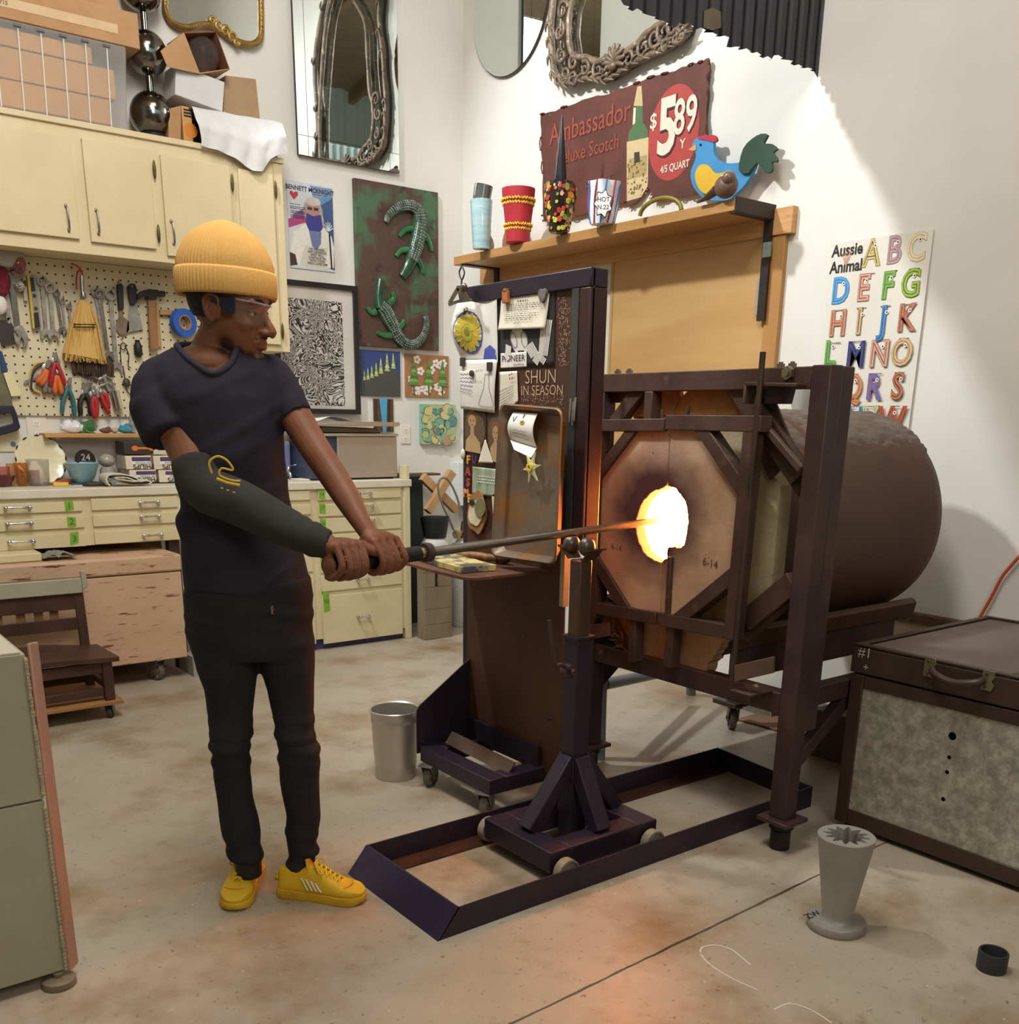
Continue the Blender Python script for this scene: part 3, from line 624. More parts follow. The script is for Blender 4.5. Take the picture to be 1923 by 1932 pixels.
ob = onX(1431, 560, WX-.03); tag(MB().box(WX-.034, WX-.03, ob.y-.013, ob.y+.013, ob.z-.08, ob.z+.085).build('steel_strip', M('bare_strip', '#b3ada3', rough=.4, metal=.6)), 'short bare steel strip screwed to the frame beside the right shelf bracket', 'strip')
# ---- rusty scotch sign
sg = Sheet('r', (1020, 217), (1340.6, 330), .03)
SG = thing('rusty_scotch_sign', 'rusty red-brown sheet metal price sign with a bottle and a red oval', 'sign', rw(1180, 280, .03))
spx = [(1020, 217), (1048, 209), (1085, 195), (1128, 180), (1150, 177), (1185, 162), (1222, 148), (1262, 136), (1300, 124), (1328, 114), (1340.6, 110), (1337, 150), (1334, 200), (1333, 255), (1327, 330), (1322, 366), (1311, 366), (1280, 372), (1262, 374), (1240, 380), (1234, 378), (1228, 362), (1221, 352), (1212, 362), (1206, 376), (1197, 384), (1184, 390), (1181, 380), (1168, 384), (1135, 395), (1088, 407), (1055, 415), (1027, 419), (1024, 405), (1024, 330), (1021, 260)]
sp = [sg.px(*p) for p in spx]; rp = []
for i in range(len(sp)):
    a, b = sp[i], sp[(i+1) % len(sp)]
    for j in range(3): rp.append((lerp(a[0], b[0], j/3)+random.uniform(-.005, .005), lerp(a[1], b[1], j/3)+random.uniform(-.005, .005)))
RSG = M('rusted_sign_paint', '#67392f', '#563026', 5, rough=.6, metal=.1, bump=.12, bsc=40, c3='#7d6a60', sc3=22, lo3=.66, hi3=.76)
MB().prism([sg.P(u, v) for u, v in rp], -sg.N*.004).build('sign_plate', RSG, SG, smooth=0)
k = Ink(sg); P_ = sg.px
def poly_px(k, col, pts): k.pg(col, [P_(*p) for p in pts])
c0_ = P_(1281, 246); eu = abs(P_(1320, 246)[0]-P_(1224, 246)[0])/2*.98; ev = (P_(1280, 157)[1]-P_(1280, 336)[1])/2
k.el('#a8403a', (P_(1320, 235)[0]+P_(1224, 258)[0])/2, (P_(1281, 158)[1]+P_(1281, 336)[1])/2, eu, ev, 40)
poly_px(k, '#b9a878', [(1196, 200), (1203, 163), (1211, 162), (1213, 200)]); poly_px(k, '#4e6b45', [(1195, 202), (1213, 200), (1213, 230), (1222, 243), (1224, 262), (1184, 270), (1188, 248), (1195, 236)])
poly_px(k, '#c7b184', [(1183, 268), (1224, 259), (1223, 340), (1222, 352), (1210, 372), (1183, 380)]); poly_px(k, '#a8915f', [(1186, 300), (1222, 292), (1221, 330), (1185, 340)])
poly_px(k, '#e2d9b0', [(1196, 204), (1200, 203), (1199, 232), (1194, 236)]); poly_px(k, '#3a3226', [(1197, 288), (1207, 286), (1208, 306), (1197, 308)])
rnd = random.Random(5)
for i in range(60):
    x, y = rnd.uniform(1185, 1221), rnd.uniform(300, 368); u, v = P_(x, y); k.el('#7a5a38', u, v, rnd.uniform(.003, .008), rnd.uniform(.003, .007), 7)
PW = '#d9cdb8'
def tpx(col, body, p, size, **kw): u, v = P_(*p); k.tx(col, body, u, v, size, **kw)
tpx('#3d2520', '5', (1261, 245), .355, sx=.78, bold=.045); tpx(PW, '5', (1259.5, 243), .355, sx=.78, bold=.03)
tpx('#3d2520', '89', (1295, 222), .225, sx=.72, bold=.03); tpx(PW, '89', (1294, 220.5), .225, sx=.72, bold=.015); tpx(PW, '$', (1234, 230), .10, bold=.01); tpx(PW, 'Y', (1289, 272), .06, bold=.02); tpx(PW, '4/5 QUART', (1274, 315), .048, sx=.85, bold=.02)
OR = '#934638'
tpx(OR, 'Ambassador', (1111, 234), .152, sx=.88, bold=.005); tpx(OR, 'Deluxe Scotch', (1107, 285), .106, sx=.86, bold=.005); tpx('#6d4a44', 'ON  SALE', (1130, 343), .05)
o = k.done('lettering', SG); o['kind'] = 'stuff'
mb = MB()         # curled torn rim
for i in range(0, len(rp)-1, 2):
    if random.random() < .55: a, b = rp[i], rp[i+1]; mb.tube([sg.P(*a, .004), sg.P((a[0]+b[0])/2, (a[1]+b[1])/2, .011), sg.P(*b, .003)], .004, 5)
o = mb.build('curled_edge', RSG, SG); o['kind'] = 'stuff'
# ---- rooster
RO = thing('wooden_rooster', 'blue painted wooden rooster with yellow wing and green tail on the shelf end', 'ornament', rw(1350, 370, .1))
def cut(pts, d, th, k=3): return MB().prism(closedpts([rw(x, y, d) for x, y in pts], k), (th, 0, 0))
BL = M('blue_chipped_paint', '#3f8fc4', '#3a85ba', 8, rough=.5, bump=.1, c3='#d8e4ea', sc3=20, lo3=.72, hi3=.75, st3=(1, 1, 4))
cut([(1312, 262), (1322, 257), (1338, 258), (1346, 266), (1347, 290), (1356, 302), (1375, 308), (1398, 306), (1425, 305), (1420, 325), (1405, 350), (1388, 366), (1372, 378), (1335, 378), (1318, 366), (1306, 348), (1303, 325), (1311, 303), (1313, 290), (1306, 276)], .08, .02).build('body', BL, RO, bevel=.002)
cut([(1317, 262), (1318, 256), (1326, 258), (1330, 253), (1336, 257), (1344, 254), (1350, 257), (1352, 264), (1347, 268), (1330, 264)], .084, .016, 2).build('comb', M('red_comb', '#b6283a', rough=.5), RO)
cut([(1312, 272), (1305, 278), (1300, 281), (1304, 284), (1313, 283)], .084, .014, 2).build('beak', M('tan_beak', '#c49a5c', rough=.5), RO)
cut([(1316, 316), (1326, 310), (1338, 314), (1348, 326), (1362, 326), (1376, 321), (1379, 328), (1374, 346), (1352, 360), (1330, 366), (1316, 352), (1311, 332)], .095, .014).build('wing', M('yellow_wing', '#e0b52e', '#d6aa28', 9, rough=.5), RO, bevel=.002)
cut([(1396, 325), (1394, 310), (1402, 280), (1418, 262), (1436, 252), (1449, 255), (1441, 270), (1455, 271), (1467, 281), (1459, 288), (1466, 298), (1466, 306), (1456, 306), (1458, 318), (1452, 327), (1442, 324), (1428, 308), (1412, 327)], .097, .014, 2).build('tail', M('dark_green_tail', '#22452f', '#1b3a27', 9, rough=.5), RO, bevel=.002)
MB().ell(rw(1322, 273, .082), .006, 8, 6).build('eye', BLACK, RO)
# ---- things on the shelf (base pixel, at mid shelf)
def on_shelf(x, y): return fl(x, y, SHZ+.001)
def px_r(p, wpx):    # half width in metres of something wpx wide at p
    return wpx/2*((p-CAMP).dot(FWD))/_f
def hgt(p, x, y): return hz(x, y, p).z-SHZ
p = on_shelf(908, 470); r = px_r(p, 42); h = hgt(p, 908, 378)
v = thing('teal_vase', 'pale teal swirled glass vase holding a slanted grey bottle neck, leftmost on the shelf', 'vase', p)
MB().lathe([(0.001, 0), (r*.75, 0), (r*.85, h*.4), (r, h*.96), (r*.98, h), (r*.9, h), (r*.8, h*.4), (.001, .01)], p, 30).build('vase_body', M('teal_glass', '#8fb8bb', '#b9d0cf', 6, (1, 1, 6), rough=.15, coat=.5), v)
MB().tube([p+Vector((0, 0, h*.5)), p+Vector((0, 0, h)), p+Vector((.01, -.01, hgt(p, 905, 350)))], [r*.75, r*.8, r*.82], 24).build('grey_neck', M('smoky_grey_glass', '#7d7b78', '#5f5d5b', 6, rough=.15, metal=.4), v)
tag(MB().lathe([(.001, 0), (.03, 0), (.034, .03), (.028, .06), (.014, .085), (.012, .10), (.016, .115), (.001, .13)], on_shelf(922, 474), 16).build('small_figurine', M('grey_beige_clay', '#9c9186', rough=.5)), 'tiny grey figurine at the foot of the teal vase', 'figurine')
p = onX(966, 425, 3.985); p.z = SHZ+.107; q = MB().lathe([(.001, -.004), (.10, -.004), (.105, .004), (.001, .004)], p, 36, (-1, .15, .25))
tag(q.build('peach_dish', M('peach_glass', '#d99f80', rough=.3)), 'round peach coloured dish leaning behind the red vase', 'dish')
p = on_shelf(977, 460); r = px_r(p, 62); h = hgt(p, 978, 357)
v = thing('red_vase', 'red matte vase with two bands of yellow scrollwork', 'vase', p)
MB().lathe([(.001, 0), (r*.66, 0), (r*.72, h*.02), (r*.8, h*.4), (r*.95, h*.8), (r, h*.97), (r*1.0, h), (r*.93, h), (r*.85, h*.8), (r*.7, h*.3), (.001, .02)], p, 36).build('vase_body', M('red_matte_glass', '#b8303a', '#a92a35', 9, rough=.4), v)
mb = MB()
for zb, rr in ((.24, .755), (.70, .91)):
    for i in range(44):
        t = 2*pi*i/22+.1*(i % 2); z = h*(zb+.075*(i//22)); rad = r*(rr+.07*(i//22))+.001
        mb.tube([p+Vector((cos(t+a)*rad, sin(t+a)*rad, z+b*h)) for a, b in ((-.16, .03), (-.05, .0), (.05, .035), (.16, .0))], .0055, 5)
o = mb.build('yellow_scrollwork', M('yellow_trail', '#e3c240', rough=.35), v); o['kind'] = 'stuff'
p = on_shelf(1055, 440); r = px_r(p, 60); h = hgt(p, 1055, 345)
v = thing('mosaic_vase', 'black mosaic vase with red and yellow shapes and a tall black cone stopper', 'vase', p)
vp_ = [(.001, 0), (r*.55, 0), (r*.62, h*.1), (r*.86, h*.45), (r, h*.75), (r*.98, h*.92), (r*.85, h), (.001, h)]
MB().lathe(vp_, p, 36).build('vase_body', M('black_gloss', '#231a18', '#35201c', 10, rough=.12, coat=.5), v)
def vr(t):
    for (a, b), (c, d) in zip(vp_[1:-1], vp_[2:]):
        if b <= t*h <= d: return lerp(a, c, (t*h-b)/(d-b+1e-9))
    return r*.8
rnd = random.Random(2); cs = ['#d4b53a', '#c2432c', '#d8742c', '#b9c14a', '#7f9a3c', '#a83226']
for i in range(150):
    t = 2*pi*rnd.random(); z = rnd.uniform(.06, .94); s = rnd.uniform(.008, .017); ra = vr(z)+.0015; dv = Vector((cos(t), sin(t), 0)); tv = Vector((-sin(t), cos(t), 0)); c = p+dv*ra+Z3*z*h
    m_ = M('mosaic_'+str(i % 6), cs[i % 6], rough=.2, coat=.4)
    MB().prism([c+tv*s*a+Z3*s*b for a, b in ((-.9, -.7), (.2, -1), (.9, .1), (.1, .9), (-.8, .6))], dv*.002).build('mosaic_piece', m_, v)
MB().tube([p+Z3*(h-.005), p+Z3*(h+.03), p+Z3*hgt(p, 1062, 217)], [.03, .033, .004], 18).build('cone_stopper', M('black_satin', '#1c1b1c', rough=.3), v)
p = on_shelf(1137, 424); r = px_r(p, 58); h = hgt(p, 1137, 345)
v = thing('striped_bag_vase', 'white glass vase shaped like a crumpled bag with red and blue stripes', 'vase', p)
wobf = lambda t, z: 1+.05*sin(3*t+z*22)+.03*sin(7*t)+(.10*sin(5*t+1)*max(0, z/h-.8)*4)
bpf = [(.001, 0), (r*.72, 0), (r*.86, h*.2), (r*.95, h*.5), (r*.93, h*.8), (r*1.02, h), (r*.92, h), (r*.7, h*.6), (.001, h*.55)]
MB().lathe(bpf, p, 48, wob=wobf).build('vase_body', M('milky_glass', '#eef0f4', rough=.2, coat=.3), v)
for i in range(10):
    t = 2*pi*i/10; st_ = []
    for j in range(9):
        z = h*j/8; ra = r*lerp(.74, 1.0, min(1, j/4))*wobf(t+.05*j, z)+.001; ra = min(ra, r*1.06); st_.append(p+Vector((cos(t+.05*j)*ra, sin(t+.05*j)*ra, z)))
    MB().tube(st_, .0045, 6).build('stripe', M('red_stripe', '#a63c50', rough=.2) if i % 2 else M('blue_stripe', '#4577c2', rough=.2), v)
ddir = Vector((-p.x, -p.y, 0)).normalized(); tv = Z3.cross(ddir)
cpt = p+ddir*(r*1.06)+Z3*h*.42
badge = closedpts([cpt+tv*(a*(.050 if i % 2 else .036))+Z3*(b*(.07 if i % 2 else .052)) for i, (a, b) in enumerate([(cos(i*pi/7), sin(i*pi/7)) for i in range(14)])], 3)
b_ = MB().prism(badge, ddir*.004).build('cloud_badge', M('black_line', '#222222', rough=.4), v)
cc_ = sum(badge, Vector())/len(badge)
MB().prism([cc_+(q-cc_)*.9 for q in badge], ddir*.0055).build('badge_face', M('white_badge', '#f1efec', rough=.4), b_)
mb = MB()
for i, t in enumerate(('HOT', 'N.22')): mb.text(t, lambda u, vv: cc_+ddir*.0062+tv*u+Z3*(vv+.018-.036*i), .03)
mb.build('badge_lettering', M('black_line', '#222222'), b_, smooth=0)
p = on_shelf(1246, 402); w = [p+Vector((.02*cos(a), -.12*cos(a), .065*sin(a))) for a in [pi*i/12 for i in range(13)]]
tag(MB().tube(w, .011, 10).build('brass_ring', M('olive_brass', '#8a7a3a', '#a08c40', 10, rough=.35, metal=.6)), 'olive brass curved hoop lying on the shelf below the sign', 'ring')
p = on_shelf(1372, 374)+Vector((-.0, .03, 0))
v = thing('carved_bird', 'small brown carved wooden bird at the right front end of the shelf', 'ornament', p)
WB = M('carved_brown_wood', '#6f5344', '#5b4336', 12, rough=.4)
MB().ell(p+Vector((0, -.02, .05)), (.045, .06, .05), 20, 14).build('body', WB, v); MB().tube([p+Vector((0, .03, .045)), p+Vector((0, .09, .02)), p+Vector((0, .15, .007))], [.035, .022, .006], 12, flat=.5).build('tail', WB, v)
MB().ell(p+Vector((-.02, -.05, .075)), (.032, .032, .03), 16, 10).build('head', WB, v); 
for s in (-.012, .012): MB().ell(p+Vector((-.05, -.05+s, .082)), .005, 8, 6).build('eye', M('pale_bead', '#c9b9a0'), v)
# ---- animal alphabet poster
sh = Sheet('r', (1573, 461), (1712, 802), .012); a_ = rw(1573, 460, .012); b_ = rw(1762, 431, .012); lb = rw(1712, 802, .012)
sh.O = Vector((WX-.012, a_.y, 1.27)); sh.w = a_.y-b_.y; sh.h = (a_.z+b_.z)/2-1.27
AP = tag(slab(sh, 'alphabet_poster', M('cream_poster', '#e4dfd2', '#dcd6c8', 3, rough=.45), None, .006), 'large cream poster of letters shaped like colourful animals on the right wall', 'poster')
k = Ink(sh); P_ = sh.px
Tt = lambda x, y: (1520+x/4.2, 400+y/4.2)
def T_(col, body, x, y, size, **kw): u, v = P_(*Tt(x, y)); k.tx(col, body, u, v, size, **kw)
T_('#2a2523', 'Aussie', 333, 303, .068, sx=.88, bold=.03); T_('#2a2523', 'Animal', 322, 435, .068, sx=.88, bold=.03)
u, v = P_(*Tt(325, 385))
for i in range(7): k.ln('#c9977c', [(u, v-.02), (u-.03+.01*i, v+.035)], .005, True)
letters = [('A', 527, 335, '#d6bf42', '#4d3f8a'), ('B', 705, 310, '#b79a97', '#8f6a72'), ('C', 882, 290, '#dfd9cf', '#e0b84a'), ('D', 280, 632, '#5aa2d6', '#2f6fae'), ('E', 462, 610, '#c9a48a', '#a8443a'), ('F', 655, 592, '#7fae4a', '#3f7f36'), ('G', 838, 575, '#a4b93c', '#3f6f2f'),
           ('H', 260, 892, '#c08a6a', '#a05a3c'), ('I', 430, 878, '#d8b25c', '#5a4a72'), ('J', 622, 862, '#4a90c6', '#2f4a86'), ('K', 805, 848, '#b9785a', '#8f5238'), ('L', 200, 1130, '#6fae4a', '#2f7a3c'), ('M', 405, 1140, '#2c2f55', '#4a5590'), ('N', 592, 1132, '#d4a58c', '#8f4f3f'), ('O', 770, 1122, '#cdb488', '#a5784a'),
           ('P', 195, 1400, '#c98f5c', '#8f5238'), ('Q', 380, 1400, '#c88a5c', '#b06a3f'), ('R', 550, 1395, '#3f6fc0', '#c0553a'), ('S', 738, 1390, '#b9784a', '#6f2f2c'), ('T', 200, 1665, '#7f8f9a', '#4a5a6a'), ('U', 395, 1655, '#3f86c6', '#24507f'), ('V', 515, 1650, '#c6c48a', '#8f8f5a'), ('W', 690, 1655, '#b8553a', '#8f3f2c')]
for ch, x, y, ca, cb in letters:
    u, v = P_(*Tt(x, y)); s = .15
    k.tx(cb, ch, u, v, s, sx=.82, bold=.04); k.tx(ca, ch, u, v, s, sx=.82, bold=.026)
    rnd = random.Random(ord(ch))
    for i in range(5):
        a = u+rnd.uniform(-.03, .03); b = v+rnd.uniform(-.045, .045)
        k.tx(cb, ch, u+.004*i-.01, v, s, sx=.80, bold=-.032+.002*i) if i == 2 else None
    k.el('#f2ece0', u+.012, v+.034, .008); k.el('#221f1d', u+.013, v+.034, .004)
    k.scrib('#4a4540', u-.022, u+.026, v-.079, .006, .005)
k.done('print', AP)
# clear cone hanging behind the furnace frame
p = rw(1512, 748, .06); tag(MB().lathe([(.028, -.11), (.032, -.08), (.062, .04), (.066, .1), (.062, .1), (.058, .04), (.028, -.08)], p, 24).build('plastic_scoop', M('frosted_plastic', '#c9c6be', rough=.35, trans=.3)), 'frosted plastic scoop hanging on the wall behind the furnace frame', 'scoop')
# ================================================================== wall cabinet
CF = 5.57
f_ = lambda x, y, Y=CF: onY(x, y, Y)
czt_ = f_(530, 299).z; czb = 2.174; xr_ = f_(530, 299).x; zb2 = f_(544, 664).z; xd = f_(441, 330).x
WC = thing('wall_cabinet', 'long cream painted wall cabinet with overlay doors above the pegboard', 'cabinet', ((.7+xr_)/2, CF, czb))
MB().box(.55, xd-.001, CF, WY-.002, czb, czt_-.028).build('cabinet_body', CREAM, WC)
MB().box(xd, xr_, CF, WY-.002, zb2, czt_-.028).build('cabinet_body', CREAM, WC)
MB().box(.55, xr_+.012, CF-.014, WY-.002, czt_-.0275, czt_).build('top_board', CREAM, WC, bevel=.003)
MB().box(xr_-.05, xr_, CF-.004, CF-.0005, zb2, czt_-.03).build('end_stile', CREAM, WC)
def hook_handle(par, a, b, mat):
    n = Vector((0, -.022, 0)); mb = MB(); d = (b-a)*.12
    mb.tube(smoothpts([a, a+n*.8+d*.3, a+n+d*1.5, (a+b)/2+n*1.15, b+n-d*1.5, b+n*.8-d*.3, b], 3), .0048, 8); mb.ell(a, (.007, .004, .012), 10, 6); mb.ell(b, (.007, .004, .012), 10, 6)
    return mb.build('handle', mat, par, smooth=70)
DH = M('dull_chrome', '#a9a49a', '#857f75', 30, rough=.25, metal=.9)
DARKM = M('dark_gap', '#5a4a2f', rough=.9)
def door(tl, br, handle=None, hinges=()):
    a, b = f_(*tl), f_(*br)
    d = MB().box(a.x, b.x, CF-.02, CF-.0008, b.z, a.z).build('door', CREAM, WC, bevel=.003)
    if handle: hook_handle(d, f_(*handle[0], CF-.02), f_(*handle[1], CF-.02), DH)
    for h in hinges:
        c = f_(*h, CF-.012); MB().ell(c+Vector((.004, -.008, 0)), (.009, .006, .045), 8, 8).build('hinge', M('antique_brass', '#6d5b3c', '#4d3f2a', 20, rough=.4, metal=.7), d, smooth=70)
q = f_(-150, 235); a = f_(132, 261); b = f_(147.5, 452)
d = MB().box(.62, (a.x+b.x)/2, CF-.02, CF-.0008, b.z, a.z).build('door', CREAM, WC, bevel=.003); hook_handle(d, f_(124, 389, CF-.02), f_(130, 435, CF-.02), DH)
door((151.7, 261), (294, 471), ((181, 397), (186, 441)), ((289, 320), (297, 441)))
door((300, 292), (441, 497), ((323, 418), (328, 460)), ((436, 345),))
door((447, 319), (528, 651), None, ((518, 358), (531, 625)))
# ================================================================== drawer bench
BF = 5.43
g_ = lambda x, y, Y=BF: onY(x, y, Y)
DBM = M('aged_cream_enamel', '#d9cca4', '#cfc096', 3, rough=.45, bump=.04, bsc=40, c3='#9a7f55', sc3=30, lo3=.72, hi3=.78)
DB = thing('drawer_bench', 'long cream drawer workbench with chrome pulls and green tape tabs along the back wall', 'workbench', (2.0, BF, 0))
ctz = 1.03; zlo = .736; xl, xk, xp, xe = .6, 1.9, 2.42, 3.365
MB().box(xl, xe+.01, BF-.02, WY-.012, ctz-.045, ctz).build('worktop', M('worn_cream_top', '#ddd5c2', '#cfc5ae', 4, rough=.5, c3='#8f7650', sc3=22, lo3=.70, hi3=.75), DB, bevel=.005)
MB().box(xl, xk, BF, WY-.012, zlo, ctz-.046).build('bench_body', DBM, DB)
MB().box(xp, xe, BF, WY-.012, .07, ctz-.046).build('bench_body', DBM, DB)
MB().box(xp+.02, xe-.05, BF+.03, BF+.05, 0, .068).build('toe_kick', M('purple_toe_kick', '#4a4270', '#3d3660', 6, rough=.5), DB)
MB().box(xe-.045, xe, BF-.012, WY-.012, 0, ctz-.047).build('end_post', DBM, DB, bevel=.003)
MB().box(xe-.018, xe+.012, BF+.01, BF+.09, ctz+.0005, ctz+.085).build('end_upright', DBM, DB, bevel=.003)
for x in (1.82, ):
    MB().box(x, x+.06, BF+.04, BF+.10, 0, zlo).build('leg', M('dark_bench_leg', '#40352b', rough=.6), DB)
MB().box(xl, xk, WY-.03, WY-.014, 0, zlo).build('back_panel', M('dark_grey_panel', '#5c564c', '#4a453d', 4, rough=.7), DB)
def pull(par, c, w, Y):
    mb = MB(); n = Vector((0, -.026, 0))
    for s in (-1, 1): mb.lathe([(.011, 0), (.009, .006), (.006, .02), (.010, .026), (.011, .034), (.001, .038)], c+Vector((s*w/2, 0, 0)), 14, (0, -1, 0))
    mb.tube([c+Vector((x*w/2, -.028-.004*(1-abs(x)), 0)) for x in (-1, -.6, -.2, .2, .6, 1)], [.006, .0075, .005, .005, .0075, .006], 10)
    mb.build('handle', CHROME, par, smooth=60)
GT = M('green_masking_tape', '#7fae3a', '#73a132', 20, rough=.7)
def drawer(tl, br, handle=None, hw=.10, tape=None, num=None, x0=None, x1=None):
    a, b = g_(*tl), g_(*br)
    xa, xb = (x0 if x0 is not None else a.x), (x1 if x1 is not None else b.x)
    d = MB().box(xa, xb, BF-.012, BF-.0008, b.z, a.z).build('drawer', DBM, DB, bevel=.002)
    if handle: pull(d, g_(*handle, BF-.012), hw, BF)
    if tape:
        p, q = g_(*tape[0], BF-.0135), g_(*tape[1], BF-.0135); w = .042
        t = MB().prism([p, p+Vector((w, 0, random.uniform(-.006, .006))), q+Vector((w, 0, random.uniform(-.008, .012))), q], (0, .001, 0)).build('tape_tab', GT, d)
        if num: MB().text(num, lambda u, v: Vector(((p.x+q.x)/2+w/2+u, BF-.0142, (p.z+q.z)/2+v)), .045 if len(num) == 1 else .03).build('number', M('pen_ink', '#3f5a22', rough=.8), t, smooth=0)
ca = g_(152.5, 943).x; cb = g_(170, 941).x
drawer((0, 951), (153, 964), (32, 957), .11, ((121, 945), (124, 966)), '1', xl+.05, ca)
drawer((0, 981), (155, 995), (35, 987), .11, ((126, 975), (128, 995)), '2', xl+.05, ca)
drawer((0, 1013), (158, 1030), (39, 1021), .11, ((132, 1005), (133, 1029)), '3', xl+.05, ca)
drawer((170, 941), (345, 956), (280, 947), .095, None, None, cb, xk-.03)
drawer((172, 972), (345, 985), (282, 973.5), .095, None, None, cb, xk-.03)
drawer((176, 1003), (345, 1017), (287, 1009), .095, None, None, cb, xk-.03)
e0, e1 = xp+.03, g_(583, 925).x; e2, e3 = g_(598, 920).x, g_(754, 918).x
rows = [((582, 925), (582, 943)), ((583, 951), (583, 970)), ((584, 977), (584, 996)), ((585, 1003), (585, 1022)), ((586, 1047), (586, 1078)), ((587, 1086), (587, 1120)), ((588, 1128), (588, 1215))]
for a, b in rows: drawer(a, b, None, x0=e0, x1=e1)
rows = [((754, 919), (754, 938), (687, 930.5), ((601, 925), (602, 941)), '14'), ((754, 945.5), (754, 967), (691, 954), ((602, 950), (603, 968)), '17'), ((755, 971), (755, 996), (693, 981), ((603, 979), (604, 999)), '18'),
        ((755, 1000), (755, 1034), (690, 1017), None, None), ((756, 1040), (756, 1068), (690, 1054), ((605, 1052), (606, 1074)), '19'), ((756, 1073), (756, 1101), (683, 1092), None, None), ((757, 1109), (757, 1195), (684, 1162), ((609, 1116), (612, 1156)), '20')]
for a, b, h, t, n in rows: drawer(a, b, h, .075, t, n, e2, e3)
# ================================================================== under the bench
PK = M('worn_pink_paint', '#c9a88a', '#c09d7e', 3, (1, 1, 3), rough=.6, c3='#6d4027', sc3=17, lo3=.59, hi3=.66, st3=(.5, 1, 3.2))
CHT = thing('rolling_chest', 'large worn pinkish tan wooden chest on casters under the bench', 'chest', (1.2, 5.22, 0))
MB().box(.55, 1.79, 5.22, 5.82, .12, .594).build('chest_body', PK, CHT, bevel=.006)
MB().box(.55, 1.795, 5.212, 5.825, .598, .688).build('lid', PK, CHT, bevel=.012)
for x in (.75, 1.63): castor(CHT, (x, 5.29, .052), .052, .034, (.9, .4, 0), .119, name='chest_caster')
p = onY(40, 1057, 5.28); tag(MB().box(.55, onY(80, 1055, 5.28).x, 5.28, 5.6, .689, .733).build('cream_lid_box', DBM, bevel=.008), 'low cream painted box lying on the pink chest', 'box')
p = onY(112, 1056, 5.3); mb = MB().grid(lambda u, v: Vector((p.x-.08+.16*u, 5.26+.14*v, .694+.028*abs(sin(u*7+v*3))*(1-abs(2*u-1))+.012*noise.noise(Vector((u*6, v*6, 2)))+.012)), 16, 10)
o = mb.build('grey_rag', M('grey_cloth', '#8d8a86', '#77736e', 9, rough=.9), smooth=180); tag(o, 'crumpled grey rag on top of the pink chest', 'rag')
# angled grey board behind the person
MB_ = MB().box(1.815, 1.835, 5.22, 5.45, 0, .115).build('grey_board', M('grey_board', '#9a958c', rough=.6)); tag(MB_, 'short upright grey board on the floor beside the chest caster', 'board')
# ================================================================== low chair on a dolly
DW = M('dark_chair_wood', '#4e3226', '#3f281e', 6, (1, 6, 1), rough=.45, bump=.06, c3='#7a5238', sc3=14, lo3=.66, hi3=.78)
DL = thing('plywood_dolly', 'plywood dolly on small casters carrying the low dark chair', 'dolly', (1.0, 4.85, 0))
MB().box(.62, 1.275, 4.665, 5.10, .072, .09).build('platform', M('plywood_edge', '#a87a4a', '#95683c', 6, (1, 1, 12), rough=.55), DL, bevel=.002)
for x, y in ((1.22, 4.71), (.68, 4.71), (1.22, 5.05), (.68, 5.05)): castor(DL, (x, y, .030), .030, .022, (.85, -.5, 0), .071, M('black_caster_rubber', '#3a3836', rough=.5), name='dolly_caster')
CHR = thing('low_wooden_chair', 'low dark wooden slat-back chair with a saddle seat, standing on the dolly', 'chair', (1.0, 4.85, .09))
xa, xb = .70, 1.245; sz = .31
def seatf(u, v): return Vector((lerp(xa-.02, xb+.03, u), lerp(4.67, 5.04, v), sz-.014*cos(2*pi*u*1.0)*(.4+.6*v)-.004+.018*(1 if .5 < u else 1)*0))
g1 = [seatf(i/20, j/10) for j in range(11) for i in range(21)]
mb = MB().grid(seatf, 20, 10); mb.grid(lambda u, v: seatf(u, v)-Vector((0, 0, .022)), 20, 10)
bl = [seatf(i/20, 0) for i in range(21)]; 
for a_, b_ in zip(bl[:-1], bl[1:]): mb.poly([a_, b_, b_-Vector((0, 0, .022)), a_-Vector((0, 0, .022))])
br = [seatf(1, j/10) for j in range(11)]
for a_, b_ in zip(br[:-1], br[1:]): mb.poly([a_, b_, b_-Vector((0, 0, .022)), a_-Vector((0, 0, .022))])
mb.build('seat', DW, CHR, smooth=40)
MB().box(xa, xb-.045, 4.69, 4.712, .225, .278).build('apron', DW, CHR, bevel=.003)
for x in (xa-.01, xb-.045):
    MB().box(x, x+.045, 4.685, 4.73, .091, .278).build('leg', DW, CHR, bevel=.004)
    MB().bar((x+.02, 5.03, .091), (x+.02, 5.07, .60), .042, .03, up=(0, 1, 0)).build('rear_leg', DW, CHR, bevel=.004)
    MB().box(x+.01, x+.035, 4.73, 5.02, .14, .17).build('side_stretcher', DW, CHR, bevel=.002)
MB().box(xa, xb-.045, 4.70, 4.72, .115, .15).build('front_stretcher', DW, CHR, bevel=.002)
for z0, z1, y in ((.475, .555, 5.052), (.375, .435, 5.045)):
    MB().box(xa+.03, xb-.04, y, y+.014, z0, z1).build('back_slat', DW, CHR, bevel=.002)
for x in (.83, .93, 1.01, 1.08): MB().box(x, x+.04, 5.07, 5.08, .42, .56).build('back_splat', M('brown_splat', '#6d4a30', '#8f6a3f', 6, rough=.5), CHR)
GGM = M('grey_green_enamel', '#a5a18a', '#9a967f', 3, rough=.45, bump=.05, c3='#3a3226', sc3=17, lo3=.70, hi3=.72, st3=(1, 1, .5))
MB().box(.5, 1.235, 5.035, 5.06, .555, .628).build('top_rail', GGM, CHR, bevel=.004, label='grey-green painted top rail')
